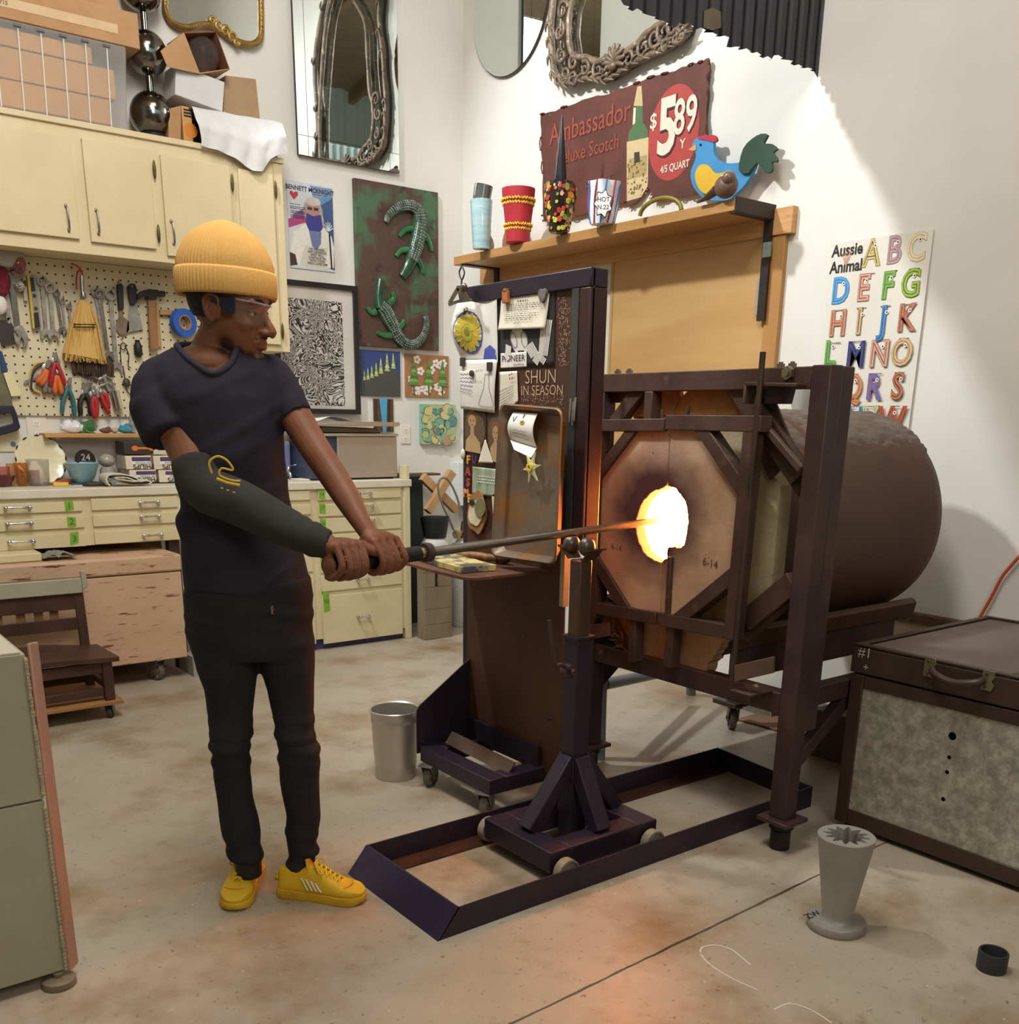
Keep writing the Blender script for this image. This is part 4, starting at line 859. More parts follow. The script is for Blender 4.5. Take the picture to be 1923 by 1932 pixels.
MB().prism([(1.235, 5.035, .565), (1.262, 5.035, .585), (1.258, 5.035, .665), (1.236, 5.035, .66)], (0, .03, 0)).build('rail_end', GGM, CHR, bevel=.003)
# ================================================================== foreground metal cabinet, left edge
FC = thing('grey_green_cabinet', 'grey-green metal cabinet with a pink edge strip at the left foreground', 'cabinet', (.2, 2.6, 0))
fx, fy, ft = .452, 2.42, .866
MB().box(-.3, fx, fy, 2.95, .035, .50).build('lower_panel', GGM, FC, bevel=.004)
MB().box(-.3, fx, fy-.001, 2.95, .503, ft).build('upper_panel', GGM, FC, bevel=.004)
MB().box(-.3, fx-.01, fy, 2.95, ft, ft+.004).build('top_rim', M('pale_worn_edge', '#c3b8a6', rough=.5), FC)
MB().prism([(fx+.001, fy-.004, .03), (fx+.031, fy+.03, .03), (fx+.031, fy+.03, ft+.018), (fx+.006, fy+.001, ft+.022)], (.006, -.003, 0)).build('edge_strip', M('pink_metal_edge', '#b58b79', '#a67d6c', 5, rough=.5, c3='#7a4a3a', sc3=26, lo3=.7, hi3=.76), FC, bevel=.002)
mb = MB(); 
for z0, z1 in ((.05, .48), (.52, .85)):
    for i in range(40):
        t = i/39; mb.ell(Vector((fx-.001, fy-.005, lerp(z0, z1, t))), (.004+.002*random.random(), .003, .009), 6, 4)
o = mb.build('weld_seam', M('rough_pale_weld', '#b3a68a', '#8f8468', 40, rough=.7), FC); o['kind'] = 'stuff'
fcp = fl(118, 1866); MB().lathe([(.001, 0), (.040, 0), (.042, .004), (.040, .018), (.030, .022), (.012, .024), (.012, .034), (.001, .034)], (fx-.02, fy+.0, 0), 26).build('round_foot', M('worn_foot_metal', '#8f8169', '#776a55', 14, rough=.5, metal=.4), FC)
# ================================================================== things on top of the wall cabinet
zt_ = czt_+.001
TY = 5.585
h_ = lambda x, y, Y=TY: onY(x, y, Y)
a = h_(247, 243); b = h_(258, 88)
TT = thing('storage_tote', 'clear plastic storage tote packed with brown cardboard on top of the wall cabinet', 'tote', (a.x-.35, TY+.1, zt_))
TOTE = M('frosted_clear_plastic', '#e3e2dd', rough=.4, trans=.6, ior=1.05, alpha=.6)
x0, x1 = .75, a.x; hz_ = b.z-.01
def tpan(mb, xa0, xb0, xa1, xb1, ya0, ya1):
    pass
ins = .035
mb = MB().hexa([(x0+ins, TY+.02, zt_), (x1-.012, TY+.02, zt_), (x1-.012, WY-.02, zt_), (x0+ins, WY-.02, zt_)], [(x0, TY, hz_), (x1+.012, TY, hz_), (x1+.012, WY-.006, hz_), (x0, WY-.006, hz_)])
mb.build('tote_shell', TOTE, TT, bevel=.01)
mb = MB()
for i in range(10):
    t = (i+.5)/10; xx = lerp(x0+.05, x1-.04, t); mb.tube([(xx, TY+.018, zt_+.01), (xx+.006, TY-.001, hz_-.03)], .0028, 6)
    MB().box(xx-.012, xx+.022, TY-.006, TY-.002, hz_-.022, hz_-.012).build('rim_slot', M('grey_slot', '#5d6066', rough=.6), TT)
mb.build('rib', M('pale_rib', '#e6e3db', rough=.4), TT)['kind'] = 'stuff'
for z0, z1, dx in ((zt_+.02, zt_+.02+.3*(hz_-zt_), .05), (zt_+.025+.3*(hz_-zt_), zt_+.02+.66*(hz_-zt_), .02), (zt_+.025+.66*(hz_-zt_), hz_-.03, .12)):
    MB().box(x0+.05, x1-.03-dx, TY+.03, WY-.06, z0, z1).build('cardboard_box', M('tote_cardboard', '#c9934f', '#bb8645', 4, rough=.8), TT, bevel=.004)
def wobj(name, label, cat, mb, mat, **k): return tag(mb.build(name, mat, **k), label, cat)
tb = h_(262, 82, 5.59); zt2 = hz_+.001
t = thing('cardboard_carton', 'wide brown cardboard carton with handwriting lying on the tote', 'carton', (1.2, 5.7, zt2))
MB().box(.7, tb.x+.004, 5.585, WY-.01, zt2, zt2+.155).build('carton_body', CARD, t, bevel=.004)
MB().box(.7, tb.x-.10, 5.5835, 5.5847, zt2+.045, zt2+.085).build('tape_strip', M('pale_packing_tape', '#d3b48d', '#c7a880', 9, rough=.35), t)
MB().text('LIGHT TUBES  Signs', lambda u, v: Vector((1.16+u, 5.583, zt2+.066+v)), .04, sh=.2).build('handwriting', M('pencil_grey', '#6d5a45', rough=.9), t, smooth=0)['kind'] = 'stuff'
wobj('cardboard_carton', 'second brown carton stacked on the wide carton, at the top edge of the picture', 'carton', MB().box(.9, h_(222, 0, 5.62).x, 5.62, WY-.015, zt2+.156, zt2+.33), CARD, bevel=.004)
# chrome globes
sp_ = lambda x, y: onY(x, y, 5.755)
GS = thing('chrome_globe_stack', 'stack of three dark chrome globes joined by short necks beside the tote', 'globes', (sp_(283, 220).x, 5.755, zt_))
BCH = M('smoked_chrome', '#8a8783', '#6f6b68', 4, rough=.14, metal=1)
rs = .105
gx = sp_(283, 220).x+.012
cz = [zt_+.135, zt_+.135+.285, zt_+.135+.57]
for i, z in enumerate(cz):
    MB().ell((gx-.004*i, 5.755, z), rs*(1.08 if i == 0 else 1), 40, 24).build('globe', BCH, GS, smooth=180)
    MB().lathe([(.018, 0), (.018, .10)], (gx-.004*i, 5.755, z+rs*.92), 16).build('neck', BCH, GS)
MB().lathe([(.08, 0), (.085, .012), (.083, .03), (.07, .045)], (gx, 5.755, zt_), 32).build('base_ring', M('black_ring', '#2b2828', rough=.35), GS)
MB().lathe([(.016, 0), (.022, .02), (.012, .05), (.02, .07), (.02, .3)], (sp_(236, 10).x, 5.75, zt2+.156+.175), 16)
# boxes on the right of the cabinet top
def boxq(px4, Y, depth, name, label, mat, th=0, cat='box', bev=.003, group=None):
    q = [onY(x, y, Y) for x, y in px4]
    return tag(MB().prism(q, (0, depth, 0)).build(name, mat, bevel=bev), label, cat, group)
bt = boxq([(318, 262), (342, 267), (342, 199), (318, 205)], 5.66, .15, 'cracker_box', 'brown printed carton with an orange circle at the front of the cabinet top', CARD); bt.location.z += 0
q0 = onY(342, 199, 5.655); q1 = onY(366, 268, 5.655)
b2 = tag(MB().box(q0.x+.001, q1.x-.002, 5.655, 5.80, zt_, q0.z).build('food_carton', M('tan_carton', '#cf9d62', '#c29257', 6, rough=.6), bevel=.003), 'tan carton with dark vent bars and an orange circle beside the white cloth', 'carton')
mb = MB().lathe([(.035, 0), (.035, .001)], (q1.x-.012, 5.6545, zt_+.075), 24, (0, -1, 0)); mb.build('orange_circle', M('orange_print', '#d9822f', rough=.6), b2)
for i in range(3): MB().box(q0.x+.01, q0.x+.055, 5.6535, 5.6548, q0.z-.02-.014*i, q0.z-.012-.014*i).build('vent_bar', BLACK, b2)
# white carton, tilted, resting on the two cartons
wq = [(332, 119), (424, 155), (420, 211), (330, 178)]
t = boxq(wq, 5.66, .17, 'white_carton', 'plain white carton tilted on the pile in the middle of the cabinet top', M('white_carton', '#d3d0ce', '#cac7c5', 5, rough=.6))
boxq([(425, 142), (483, 149), (491, 226), (421, 212)], 5.74, .12, 'cardboard_carton', 'tall brown corrugated carton against the wall behind the white cloth', M('kraft_carton', '#a98a68', '#9f805f', 6, rough=.8))
q = [onY(x, y, 5.67) for x, y in ((434, 150), (490, 160), (491, 224), (434, 212))]
# open carton with a glass globe
OC = thing('open_lamp_carton', 'open brown carton lying on its side with a large clear glass globe lamp inside', 'carton', onY(370, 100, 5.7))
oq = [onY(x, y, 5.64) for x, y in ((346, 61), (408, 59), (434, 131), (376, 139))]
bk = [p+Vector((-.02, .19, -.01)) for p in oq]
INN = M('carton_inside', '#8a5440', '#7c4a38', 6, rough=.8)
for i in range(4):
    j = (i+1) % 4; d_ = ((oq[0]+oq[2])/2-(oq[i]+oq[j])/2).normalized()*.004
    MB().hexa([oq[i], oq[j], bk[j], bk[i]], [p+d_ for p in (oq[i], oq[j], bk[j], bk[i])]).build('carton_side', CARD if i in (3, 2) else INN, OC)
MB().prism(bk, (0, .004, 0)).build('carton_bottom', INN, OC)
gc = (oq[0]+oq[1]+oq[2]+oq[3])/4+Vector((0, .07, .0))
MB().ell(gc, .088, 32, 20).build('glass_globe', M('smoky_clear_glass', '#cfc4bd', rough=.03, trans=.93, ior=1.12, spec=.8), OC, smooth=180)
fl2 = [onY(346, 61, 5.64), onY(303, 96, 5.62), onY(316, 126, 5.62), onY(376, 139, 5.64)]
MB().prism(fl2, (0, .004, 0)).build('carton_flap', CARD, OC)
# white cloth over a box
q0 = onY(368, 210, 5.63); q1 = onY(520, 296, 5.63)
cb_ = thing('cloth_covered_box', 'black edged carton at the right end of the cabinet top, under the white cloth', 'carton', (q0.x+.2, 5.7, zt_))
MB().box(q0.x+.04, onY(521, 240, 5.63).x, 5.63, WY-.02, zt_, onY(521, 240, 5.63).z).build('carton_body', M('dark_carton', '#55504c', rough=.7), cb_, bevel=.003)
top_ = onY(440, 215, 5.62).z
cx0, cx1 = onY(366, 205, 5.60).x, onY(521, 232, 5.60).x
def cloth(u, v):
    x = lerp(cx0-.01, cx1+.03, u)
    zt0 = lerp(onY(366, 206, 5.6).z, onY(521, 233, 5.6).z, u)+.006
    if v < .4: return Vector((x, lerp(5.84, 5.595, v/.4), zt0+.006+.006*noise.noise(Vector((u*5, v*5, 0)))))
    t = (v-.4)/.6
    ll = [.19, .195, .20, .21, .225, .25, .275, .27, .20, .17, .16]; iu = min(9, int(u*10)); low = lerp(ll[iu], ll[iu+1], u*10-iu)
    return Vector((x+.012*sin(9*v+u*4)*t, lerp(5.595, 5.535, min(1, t*2))-.012*abs(sin(u*14+v*2))*t-.008*abs(noise.noise(Vector((u*7, v*5, 3)))), zt0-low*t))
tag(MB().grid(cloth, 44, 26).build('white_cloth', M('white_cotton', '#d6d4d2', '#cccac8', 5, rough=.9, bump=.05), smooth=180), 'white cotton cloth draped over the carton at the right end of the cabinet top', 'cloth')
# ================================================================== pegboard and tools
pg = lambda x, y, d=.03: bw(x, y, d)
a = pg(37, 481, .02); b = pg(37, 783.6, .02)
PGM = M('ivory_pegboard', '#d8cbaa', '#cfc2a0', 3, rough=.55)
nt = PGM.node_tree; bb = nt.nodes['Principled BSDF']; src = bb.inputs['Base Color'].links[0].from_socket
tc = nt.nodes.new('ShaderNodeTexCoord'); mp = nt.nodes.new('ShaderNodeVectorMath'); mp.operation = 'MODULO'; sh_ = nt.nodes.new('ShaderNodeVectorMath'); sh_.operation = 'ADD'; sh_.inputs[1].default_value = (10, 10, 10)
P_IT = .0415; mp.inputs[1].default_value = (P_IT, 100, P_IT); sb = nt.nodes.new('ShaderNodeVectorMath'); sb.operation = 'SUBTRACT'; sb.inputs[1].default_value = (P_IT/2, 0, P_IT/2)
ml = nt.nodes.new('ShaderNodeVectorMath'); ml.operation = 'MULTIPLY'; ml.inputs[1].default_value = (1, 0, 1); ln_ = nt.nodes.new('ShaderNodeVectorMath'); ln_.operation = 'LENGTH'
cmp_ = nt.nodes.new('ShaderNodeMath'); cmp_.operation = 'LESS_THAN'; cmp_.inputs[1].default_value = .0052; mx = nt.nodes.new('ShaderNodeMix'); mx.data_type = 'RGBA'; mx.inputs[7].default_value = lin('#2f281e')
for p_, q_ in ((tc.outputs['Object'], sh_.inputs[0]), (sh_.outputs[0], mp.inputs[0]), (mp.outputs[0], sb.inputs[0]), (sb.outputs[0], ml.inputs[0]), (ml.outputs[0], ln_.inputs[0]), (ln_.outputs['Value'], cmp_.inputs[0]), (cmp_.outputs[0], mx.inputs[0]), (src, mx.inputs[6]), (mx.outputs[2], bb.inputs['Base Color'])): nt.links.new(p_, q_)
PEG = MB().box(.55, xd-.004, WY-.02, WY-.002, b.z, czb-.002).build('pegboard', PGM)
tag(PEG, 'ivory pegboard with rows of holes under the wall cabinet', 'pegboard')
GP = 'tools hanging on the pegboard'
PEGM = M('peg_hook_steel', '#4a443c', rough=.5, metal=.5)
def root(name, label, cat, px, d=.03): return thing(name, label, cat, pg(*px, d), group=None)
def peg(t, x, y): p = pg(x, y, .02); MB().tube([p, p+Vector((0, -.03, 0)), p+Vector((0, -.034, .012))], .0025, 6).build('hook', PEGM, t)
def flat(t, name, pts, mat, d=.035, th=.008, k=1, bev=.001):
    q = [pg(x, y, d) for x, y in pts]; q = closedpts(q, k) if k > 1 else q
    return MB().prism(q, (0, -th, 0)).build(name, mat, t, bevel=bev)
def wrench(label, top, bot, w=6.5, ring='box', jaw=True, mat=IRON, d=.035):
    t = root('combination_wrench', label, 'wrench', top); A, B = pg(*top, d), pg(*bot, d); s = w*.0034
    dv = (B-A).normalized(); nn = dv.cross(Y3)
    MB().bar(A+dv*s*.9, B-dv*s*.9, s*.75, .007, up=(0, -1, 0)).build('shank', mat, t, bevel=.0015)
    ro = [A+Vector((cos(a), 0, sin(a)))*s for a in [2*pi*i/18 for i in range(18)]]; ri = [A+Vector((cos(a), 0, sin(a)))*s*.58 for a in [2*pi*i/18 for i in range(18)]]
    MB().ring(ro, ri, (0, -.010, 0)).build('ring_end', mat, t, bevel=.001)
    c = B; pts = [(-.55, -.9), (.55, -.9), (1.05, -.1), (1.0, .6), (.62, 1.0), (.5, .3), (.0, -.05), (-.5, .3), (-.62, 1.0), (-1.0, .6), (-1.05, -.1)]
    MB().prism([c+nn*x*s*1.05+dv*y*s*1.05 for x, y in pts], (0, -.009, 0)).build('open_jaw', mat, t, bevel=.001)
    peg(t, top[0], top[1]-4); return t
BRI = M('bright_chrome_tool', '#b9b5ae', '#96928c', 16, rough=.22, metal=.95)
wrench('largest combination wrench in the row left of the broom', (79, 530), (87, 632), 8)
wrench('wrench with a red mark on its jaw, second in the row left of the broom', (94, 543), (101, 632), 8, d=.048)
wrench('slim bright wrench, third in the row left of the broom', (106, 554), (117, 624), 5.5, mat=BRI)
wrench('thin dull wrench, fourth in the row left of the broom', (117, 568), (124, 628), 4.5)
wrench('shortest wrench beside the broom', (130, 578), (133, 625), 4.5)
wrench('long wrench half hidden behind the right edge of the broom', (180, 552), (200, 668), 7)
wrench('long bright ring wrench just right of the broom', (188, 555), (205, 672), 7.5, mat=BRI, d=.048)
wrench('longest dull ring wrench right of the broom, with a red mark', (208, 556), (220, 694), 9)
# adjustable wrench
t = root('adjustable_wrench', 'big chrome adjustable wrench at the left end of the pegboard', 'wrench', (18, 520))
flat(t, 'handle', [(12, 515), (21, 513), (26, 520), (38, 618), (28, 622)], BRI, th=.014, bev=.002); flat(t, 'jaw_head', [(25, 618), (40, 614), (50, 630), (53, 642), (48, 655), (42, 655), (44, 645), (39, 636), (36, 648), (34, 655), (27, 645), (24, 630)], IRON, th=.02, bev=.002); MB().cyl(pg(28, 622, .06), pg(35, 632, .06), .008, 12).build('knurl_screw', BRI, t); peg(t, 18, 512)
t = root('grip_wrench', 'narrow steel wrench with reddish wooden side at far left', 'wrench', (8, 530)); flat(t, 'shank', [(9, 525), (13, 525), (20, 600), (13, 608), (10, 598)], IRON); flat(t, 'wood_side', [(3, 560), (10, 545), (11, 590), (5, 590)], M('reddish_wood', '#8a5236', rough=.5)); flat(t, 'hook_end', [(12, 600), (20, 598), (22, 606), (18, 612), (14, 610)], IRON)
# level
t = root('spirit_level', 'yellow edged black spirit level', 'level', (60, 520)); flat(t, 'body', [(54, 518), (66, 519), (77, 618), (64, 621)], M('level_grey', '#8d897e', rough=.5), th=.02)
flat(t, 'yellow_edge', [(49, 520), (54, 518), (64, 621), (60, 620)], M('level_yellow', '#c9a63a', rough=.5), th=.022); flat(t, 'grip_panel', [(56, 523), (63, 523), (67, 549), (59, 550)], BLACK, .056, .002); flat(t, 'grip_panel', [(64, 590), (72, 589), (76, 617), (66, 619)], BLACK, .056, .002)
for px in ((64.5, 558), (67.5, 582)): MB().lathe([(.009, 0), (.009, .003)], pg(*px, .055), 16, (0, -1, 0)).build('vial_window', M('vial_dark', '#4a4236', rough=.2), t)
t = root('glass_cutter', 'pale cutter with a dark clip left of the level', 'tool', (45, 540)); flat(t, 'body', [(42, 525), (48, 523), (52, 568), (45, 568)], M('pale_tool_plastic', '#b9b4a4', rough=.5)); flat(t, 'clip', [(44, 530), (48, 529), (49, 540), (45, 541)], BLACK, .044)
# whisk broom
t = root('whisk_broom', 'straw whisk broom with black stitching hung by a red cord', 'broom', (158, 560), .06)
STR = M('broom_straw', '#e6bd72', '#cda055', 60, (9, 1, .35), rough=.8, bump=.5, bsc=90)
hd = [pg(154, 520, .06), pg(156, 560, .06)]; MB().tube([hd[0], hd[1]], .010, 12).build('handle', BRI, t); MB().lathe([(.014, 0), (.016, .012), (.012, .03)], pg(157.5, 563, .06), 16).build('ferrule', BRI, t)
def broom(cx0, y0, cx1, y1, w0, w1, n, mat, name, par, dd, seed):
    rnd = random.Random(seed); mb = MB()
    for i in range(n):
        u = rnd.uniform(-1, 1); e = rnd.uniform(-1, 1)
        a = pg(cx0+u*w0, y0, dd)+Vector((0, -.010*e, 0)); b = pg(cx1+u*w1+rnd.uniform(-2, 2), y1+rnd.uniform(-7, 4)+3*u, dd)+Vector((0, -(.03 if dd > .05 else .012)*e, 0)); m_ = a.lerp(b, .45)+Vector((u*.014, -.006*e, 0))
        mb.tube([a, m_, b], [.0035, .0045, .003], 4, cap=False)
    o = mb.build(name, mat, par, smooth=180); o['kind'] = 'stuff'; return o
MB().tube([pg(158, 566, .06), pg(159, 578, .06), pg(160, 600, .06), pg(161, 618, .06), pg(160, 650, .06), pg(159, 674, .06)], [.018, .04, .066, .078, .098, .112], 28, flat=.32, up=(0, -1, 0)).build('brush_core', STR, t)
broom(158, 569, 159, 681, 8, 39, 330, STR, 'straw', t, .062, 3)
ST = M('black_stitch', '#221c14', rough=.8)
for yy, w in ((611, 25.5), (616, 26.5)): MB().tube([pg(160-w, yy, .06), pg(160-w*.6, yy+1, .102), pg(160, yy+1, .109), pg(160+w*.6, yy+1, .102), pg(160+w, yy+1, .06)], .003, 6).build('stitching', ST, t)
RC = M('red_cord', '#b3282a', rough=.6)
MB().tube(smoothpts([pg(*p, .045) for p in ((134, 497), (144, 501), (152, 509), (156, 518))]), .0035, 6).build('cord', RC, t); MB().tube(smoothpts([pg(*p, .05) for p in ((156, 512), (147, 512), (144, 530), (145, 546))]), .004, 6).build('cord', RC, t); MB().tube(smoothpts([pg(*p, .05) for p in ((154, 512), (157, 530), (158, 556))]), .0035, 6).build('cord', RC, t)
t = root('hand_brush', 'dark bristle hand brush hanging behind the straw broom', 'brush', (176, 690), .04)
MB().tube([pg(178, 640, .035), pg(178, 680, .035)], .012, 8).build('handle', M('dark_brush_wood', '#4a3424', rough=.6), t)
broom(176, 672, 176, 706, 30, 38, 260, M('dark_bristle', '#5d4a35', '#3d3024', 70, rough=.9), 'bristle', t, .040, 8)
flat(t, 'tin_edge', [(142, 700), (184, 716), (184, 722), (140, 704)], M('dark_tin', '#3b332c', rough=.5), .03, .004)
# putty knives, hammers, tape
t = root('putty_knife', 'putty knife with a black handle and a round worn blade', 'scraper', (225, 560)); flat(t, 'handle', [(219, 537), (226, 534), (231, 540), (232, 584), (222, 584)], BLACK, th=.02, bev=.003); flat(t, 'blade', [(224, 584), (231, 584), (233, 598), (243, 606), (244, 622), (238, 632), (226, 632), (219, 622), (219, 606), (224, 599)], M('rusty_blade', '#8a7560', '#6f5c4a', 14, rough=.5, metal=.5), th=.003); peg(t, 221, 533)
t = root('wide_putty_knife', 'wide putty knife with black handle and flared steel blade', 'scraper', (250, 550)); flat(t, 'handle', [(239, 541), (245, 535), (253, 536), (256, 543), (256, 570), (252, 576), (245, 576), (241, 560)], BLACK, th=.02, bev=.003); flat(t, 'blade', [(244, 576), (258, 576), (270, 622), (238, 628)], IRON, th=.003)
MB().ell(pg(249, 540, .058), .006, 8, 6).build('rivet', BRI, t)
t = root('claw_hammer', 'claw hammer with a wooden handle and black head at the right of the pegboard', 'hammer', (285, 550))
HW = M('hammer_handle_wood', '#9c7248', '#86603a', 9, (1, 1, .2), rough=.5)
flat(t, 'handle', [(277, 565), (291, 565), (297, 660), (281, 660)], HW, .05, .024, bev=.004); flat(t, 'head', [(256, 557), (262, 551), (278, 546), (296, 548), (297, 552), (300, 549), (309, 551), (309, 560), (300, 561), (297, 558), (292, 562), (290, 567), (277, 567), (274, 559), (265, 561), (257, 567)], M('dark_hammer_steel', '#3b3532', '#2d2826', 12, rough=.4, metal=.6), .046, .032, bev=.003)
t = root('wooden_mallet', 'pale wooden handled hammer mostly hidden behind the claw hammer', 'hammer', (300, 600)); flat(t, 'handle', [(293, 572), (298, 573), (304, 655), (297, 655)], M('pale_handle', '#b18a58', rough=.5), .03, .014); flat(t, 'cross_handle', [(300, 584), (326, 586), (325, 595), (300, 594)], M('pale_handle', '#b18a58'), .03, .02)
t = root('tape_roll', 'blue masking tape roll hung beside the person', 'tape', (344, 608), .06)
MB().lathe([(.040, -.02), (.075, -.02), (.075, .02), (.040, .02), (.040, -.02)], pg(346, 609, .07), 36, (.25, -1, 0), cap=False).build('tape', M('blue_tape', '#2f5fb8', '#2a56aa', 8, rough=.6), t); MB().lathe([(.036, -.021), (.040, -.021), (.040, .021), (.036, .021), (.036, -.021)], pg(346, 609, .07), 30, (.25, -1, 0), cap=False).build('core', CARD, t)
# hooks, calipers
t = root('wire_hook_tool', 'black wire gauge with a loop, right of the long wrenches', 'tool', (233, 660)); MB().tube(smoothpts([pg(*p, .035) for p in ((229, 690), (227, 655), (232, 647), (238, 652), (233, 660), (228, 656)) ]), .0028, 6).build('wire', BLACK, t); MB().tube(smoothpts([pg(*p, .035) for p in ((236, 652), (243, 670), (242, 690), (247, 694))]), .0028, 6).build('wire', BLACK, t); peg(t, 229, 640)
t = root('ball_chain_pull', 'dark round ended puller with a curved wire by the shoulder', 'tool', (240, 720)); MB().ell(pg(239, 722, .04), (.022, .016, .024), 14, 10).build('ball_end', M('brown_ball', '#4d3b2e', rough=.4), t); MB().tube(smoothpts([pg(*p, .035) for p in ((232, 690), (236, 715), (238, 732), (243, 742), (249, 748))]), .003, 6).build('wire', BLACK, t)
t = root('small_spray_nozzle', 'little black nozzle tool beside the dark shirt', 'tool', (262, 660)); MB().lathe([(.012, 0), (.022, .02), (.022, .06), (.012, .08), (.014, .09)], pg(262, 674, .045), 14).build('nozzle', BLACK, t); 
# pliers
def pliers(label, pv, h1, h2, nose, mat, d=.04, w=8):
    t = root('pliers', label, 'pliers', pv, d); s = w*.0034
    for h in (h1, h2):
        q = smoothpts([pg(*pv, d)]+[pg(x, y, d+.004) for x, y in h], 3); MB().tube(q, [s*.45]+[s*.62]*(len(q)-2)+[s*.4], 8, flat=.8).build('handle', mat, t, smooth=70)
    MB().lathe([(s*.8, 0), (s*.85, .008), (s*.4, .012)], pg(*pv, d), 16, (0, -1, 0)).build('pivot', IRON, t)
    for x, y in nose: MB().tube([pg(*pv, d), pg((pv[0]+x)/2, (pv[1]+y)/2, d), pg(x, y, d)], [s*.8, s*.7, s*.2], 8, flat=.6).build('jaw', IRON, t, smooth=60)
    return t
OG = M('orange_grip', '#d9702f', '#c9622a', 12, rough=.45); RG = M('red_grip', '#b02a2e', '#9e2428', 12, rough=.4); TG = M('teal_grip', '#2f6a70', rough=.45); GG = M('grey_grip', '#77736c', rough=.5)
pliers('red handled pliers at the middle of the cluster left of the broom', (105, 682), [(99, 700), (95, 728)], [(113, 700), (123, 726)], [(101, 664), (106, 664)], RG, .06)
pliers('orange handled pliers slanting left in the cluster', (88, 695), [(80, 710), (69, 722)], [(86, 712), (76, 727)], [(92, 678), (97, 680)], OG, .05, 9)
pliers('short orange handled pliers hanging straight down under the red pair', (107, 706), [(103, 722), (104, 744)], [(112, 722), (116, 744)], [(104, 692), (111, 692)], OG, .05, 9)
pliers('grey handled pliers between the orange pairs', (93, 700), [(87, 725), (83, 742)], [(95, 725), (92, 742)], [(90, 686), (95, 686)], GG, .042, 8)
pliers('teal handled pliers at the bottom of the pegboard', (128, 730), [(119, 755), (117, 780)], [(138, 755), (141, 785)], [(131, 712), (135, 712)], TG, .045, 7)
pliers('black handled pliers at the bottom of the pegboard', (161, 742), [(151, 758), (153, 784)], [(169, 758), (171, 785)], [(155, 725), (168, 722)], BLACK, .045, 8)
pliers('red handled pliers pointing straight down at the bottom of the pegboard', (177, 745), [(174, 765), (180, 790)], [(182, 765), (181, 788)], [(172, 730), (178, 728)], RG, .055, 9)
pliers('red handled pliers slanting right at the bottom of the pegboard', (190, 742), [(196, 760), (207, 781)], [(200, 748), (205, 768)], [(183, 735), (188, 730)], RG, .05, 8)
t = root('cable_loop', 'yellow and dark blue cable looped left of the pliers', 'cable', (70, 700)); MB().tube(smoothpts([pg(*p, .03) for p in ((84, 683), (66, 688), (58, 705), (56, 725), (60, 735))]), .005, 8).build('yellow_cable', M('yellow_cable', '#c9a233', rough=.5), t); MB().tube(smoothpts([pg(*p, .036) for p in ((80, 686), (64, 700), (59, 725), (62, 737), (76, 741))]), .005, 8).build('blue_cable', M('navy_cable', '#2a3050', rough=.5), t); MB().tube([pg(63, 736, .036), pg(76, 741, .036)], .008, 8).build('yellow_plug', M('yellow_cable', '#c9a233'), t)
t = root('knife_blade', 'long grey knife pointing left under the pliers', 'knife', (60, 715)); flat(t, 'blade', [(44, 722), (48, 718), (72, 704), (75, 710), (55, 722), (47, 726)], IRON, .03, .005)
t = root('silver_cylinder', 'shiny silver tube with a thin nozzle hanging at the lower right of the pegboard', 'tool', (218, 755), .05); MB().tube([pg(216, 737, .05), pg(224, 771, .05)], .024, 20).build('tube', M('polished_silver', '#cfcbc4', rough=.12, metal=1), t); MB().tube([pg(224, 771, .05), pg(228, 788, .05)], [.006, .002], 8).build('nozzle', IRON, t); MB().tube([pg(214, 722, .05), pg(216, 737, .05)], .008, 8).build('plunger', IRON, t)
t = root('gear_puller', 'tangle of grey steel clamp parts beside the silver tube', 'clamp', (203, 718), .04)
for pts in ([(186, 716), (200, 708), (212, 716)], [(190, 728), (204, 722), (214, 730)], [(196, 706), (200, 725), (206, 738)]): MB().tube([pg(*p, .04) for p in pts], .010, 8).build('clamp_arm', IRON, t, smooth=60)
t = root('hand_rake', 'small rusty hand rake with curved prongs beside the black pliers', 'rake', (162, 725), .04)
for i in range(5): MB().tube(smoothpts([pg(168+i, 738, .04), pg(158+4*i, 722, .05), pg(154+5*i, 716, .035)], 2), .003, 6).build('prong', IRON, t)
# saw, scraper, papers and trinkets at the left edge
t = root('handsaw', 'handsaw with a blue and black D-handle and worn blade at the left edge', 'saw', (20, 790), .04)
BH = M('navy_saw_handle', '#26283a', '#1f2130', 8, rough=.45)
q = [pg(x, y, .05) for x, y in ((-20, 768), (24, 766), (30, 780), (37, 806), (33, 812), (10, 819), (-20, 826))]; qi = [pg(x, y, .05) for x, y in ((-12, 783), (18, 780), (22, 784), (25, 797), (22, 799), (8, 803), (-12, 808))]
MB().ring(q, qi, (0, -.022, 0)).build('handle', BH, t, bevel=.003); flat(t, 'blade', [(-30, 668), (-2, 664), (14, 700), (24, 766), (-30, 766)], M('worn_saw_blade', '#77755e', '#5f5c4a', 10, rough=.5, metal=.4), .035, .003)
flat(t, 'blue_edge', [(-2, 660), (4, 664), (15, 699), (12, 702), (3, 702)], M('navy_edge', '#27406e', rough=.5), .04, .006)
t = root('cream_spatula', 'cream plastic spreader leaning right of the saw blade', 'spreader', (25, 720)); flat(t, 'blade', [(6, 704), (21, 700), (40, 742), (38, 747), (21, 748)], M('cream_plastic', '#ddd2a4', rough=.5), .045, .004)
t = root('black_rasp', 'dark flat black tool with ragged lower edge at the left edge', 'tool', (12, 630)); flat(t, 'body', [(-20, 604), (18, 604), (26, 618), (29, 648), (2, 654), (0, 640), (-20, 640)], M('dark_tool', '#332c28', rough=.5), .03, .01)
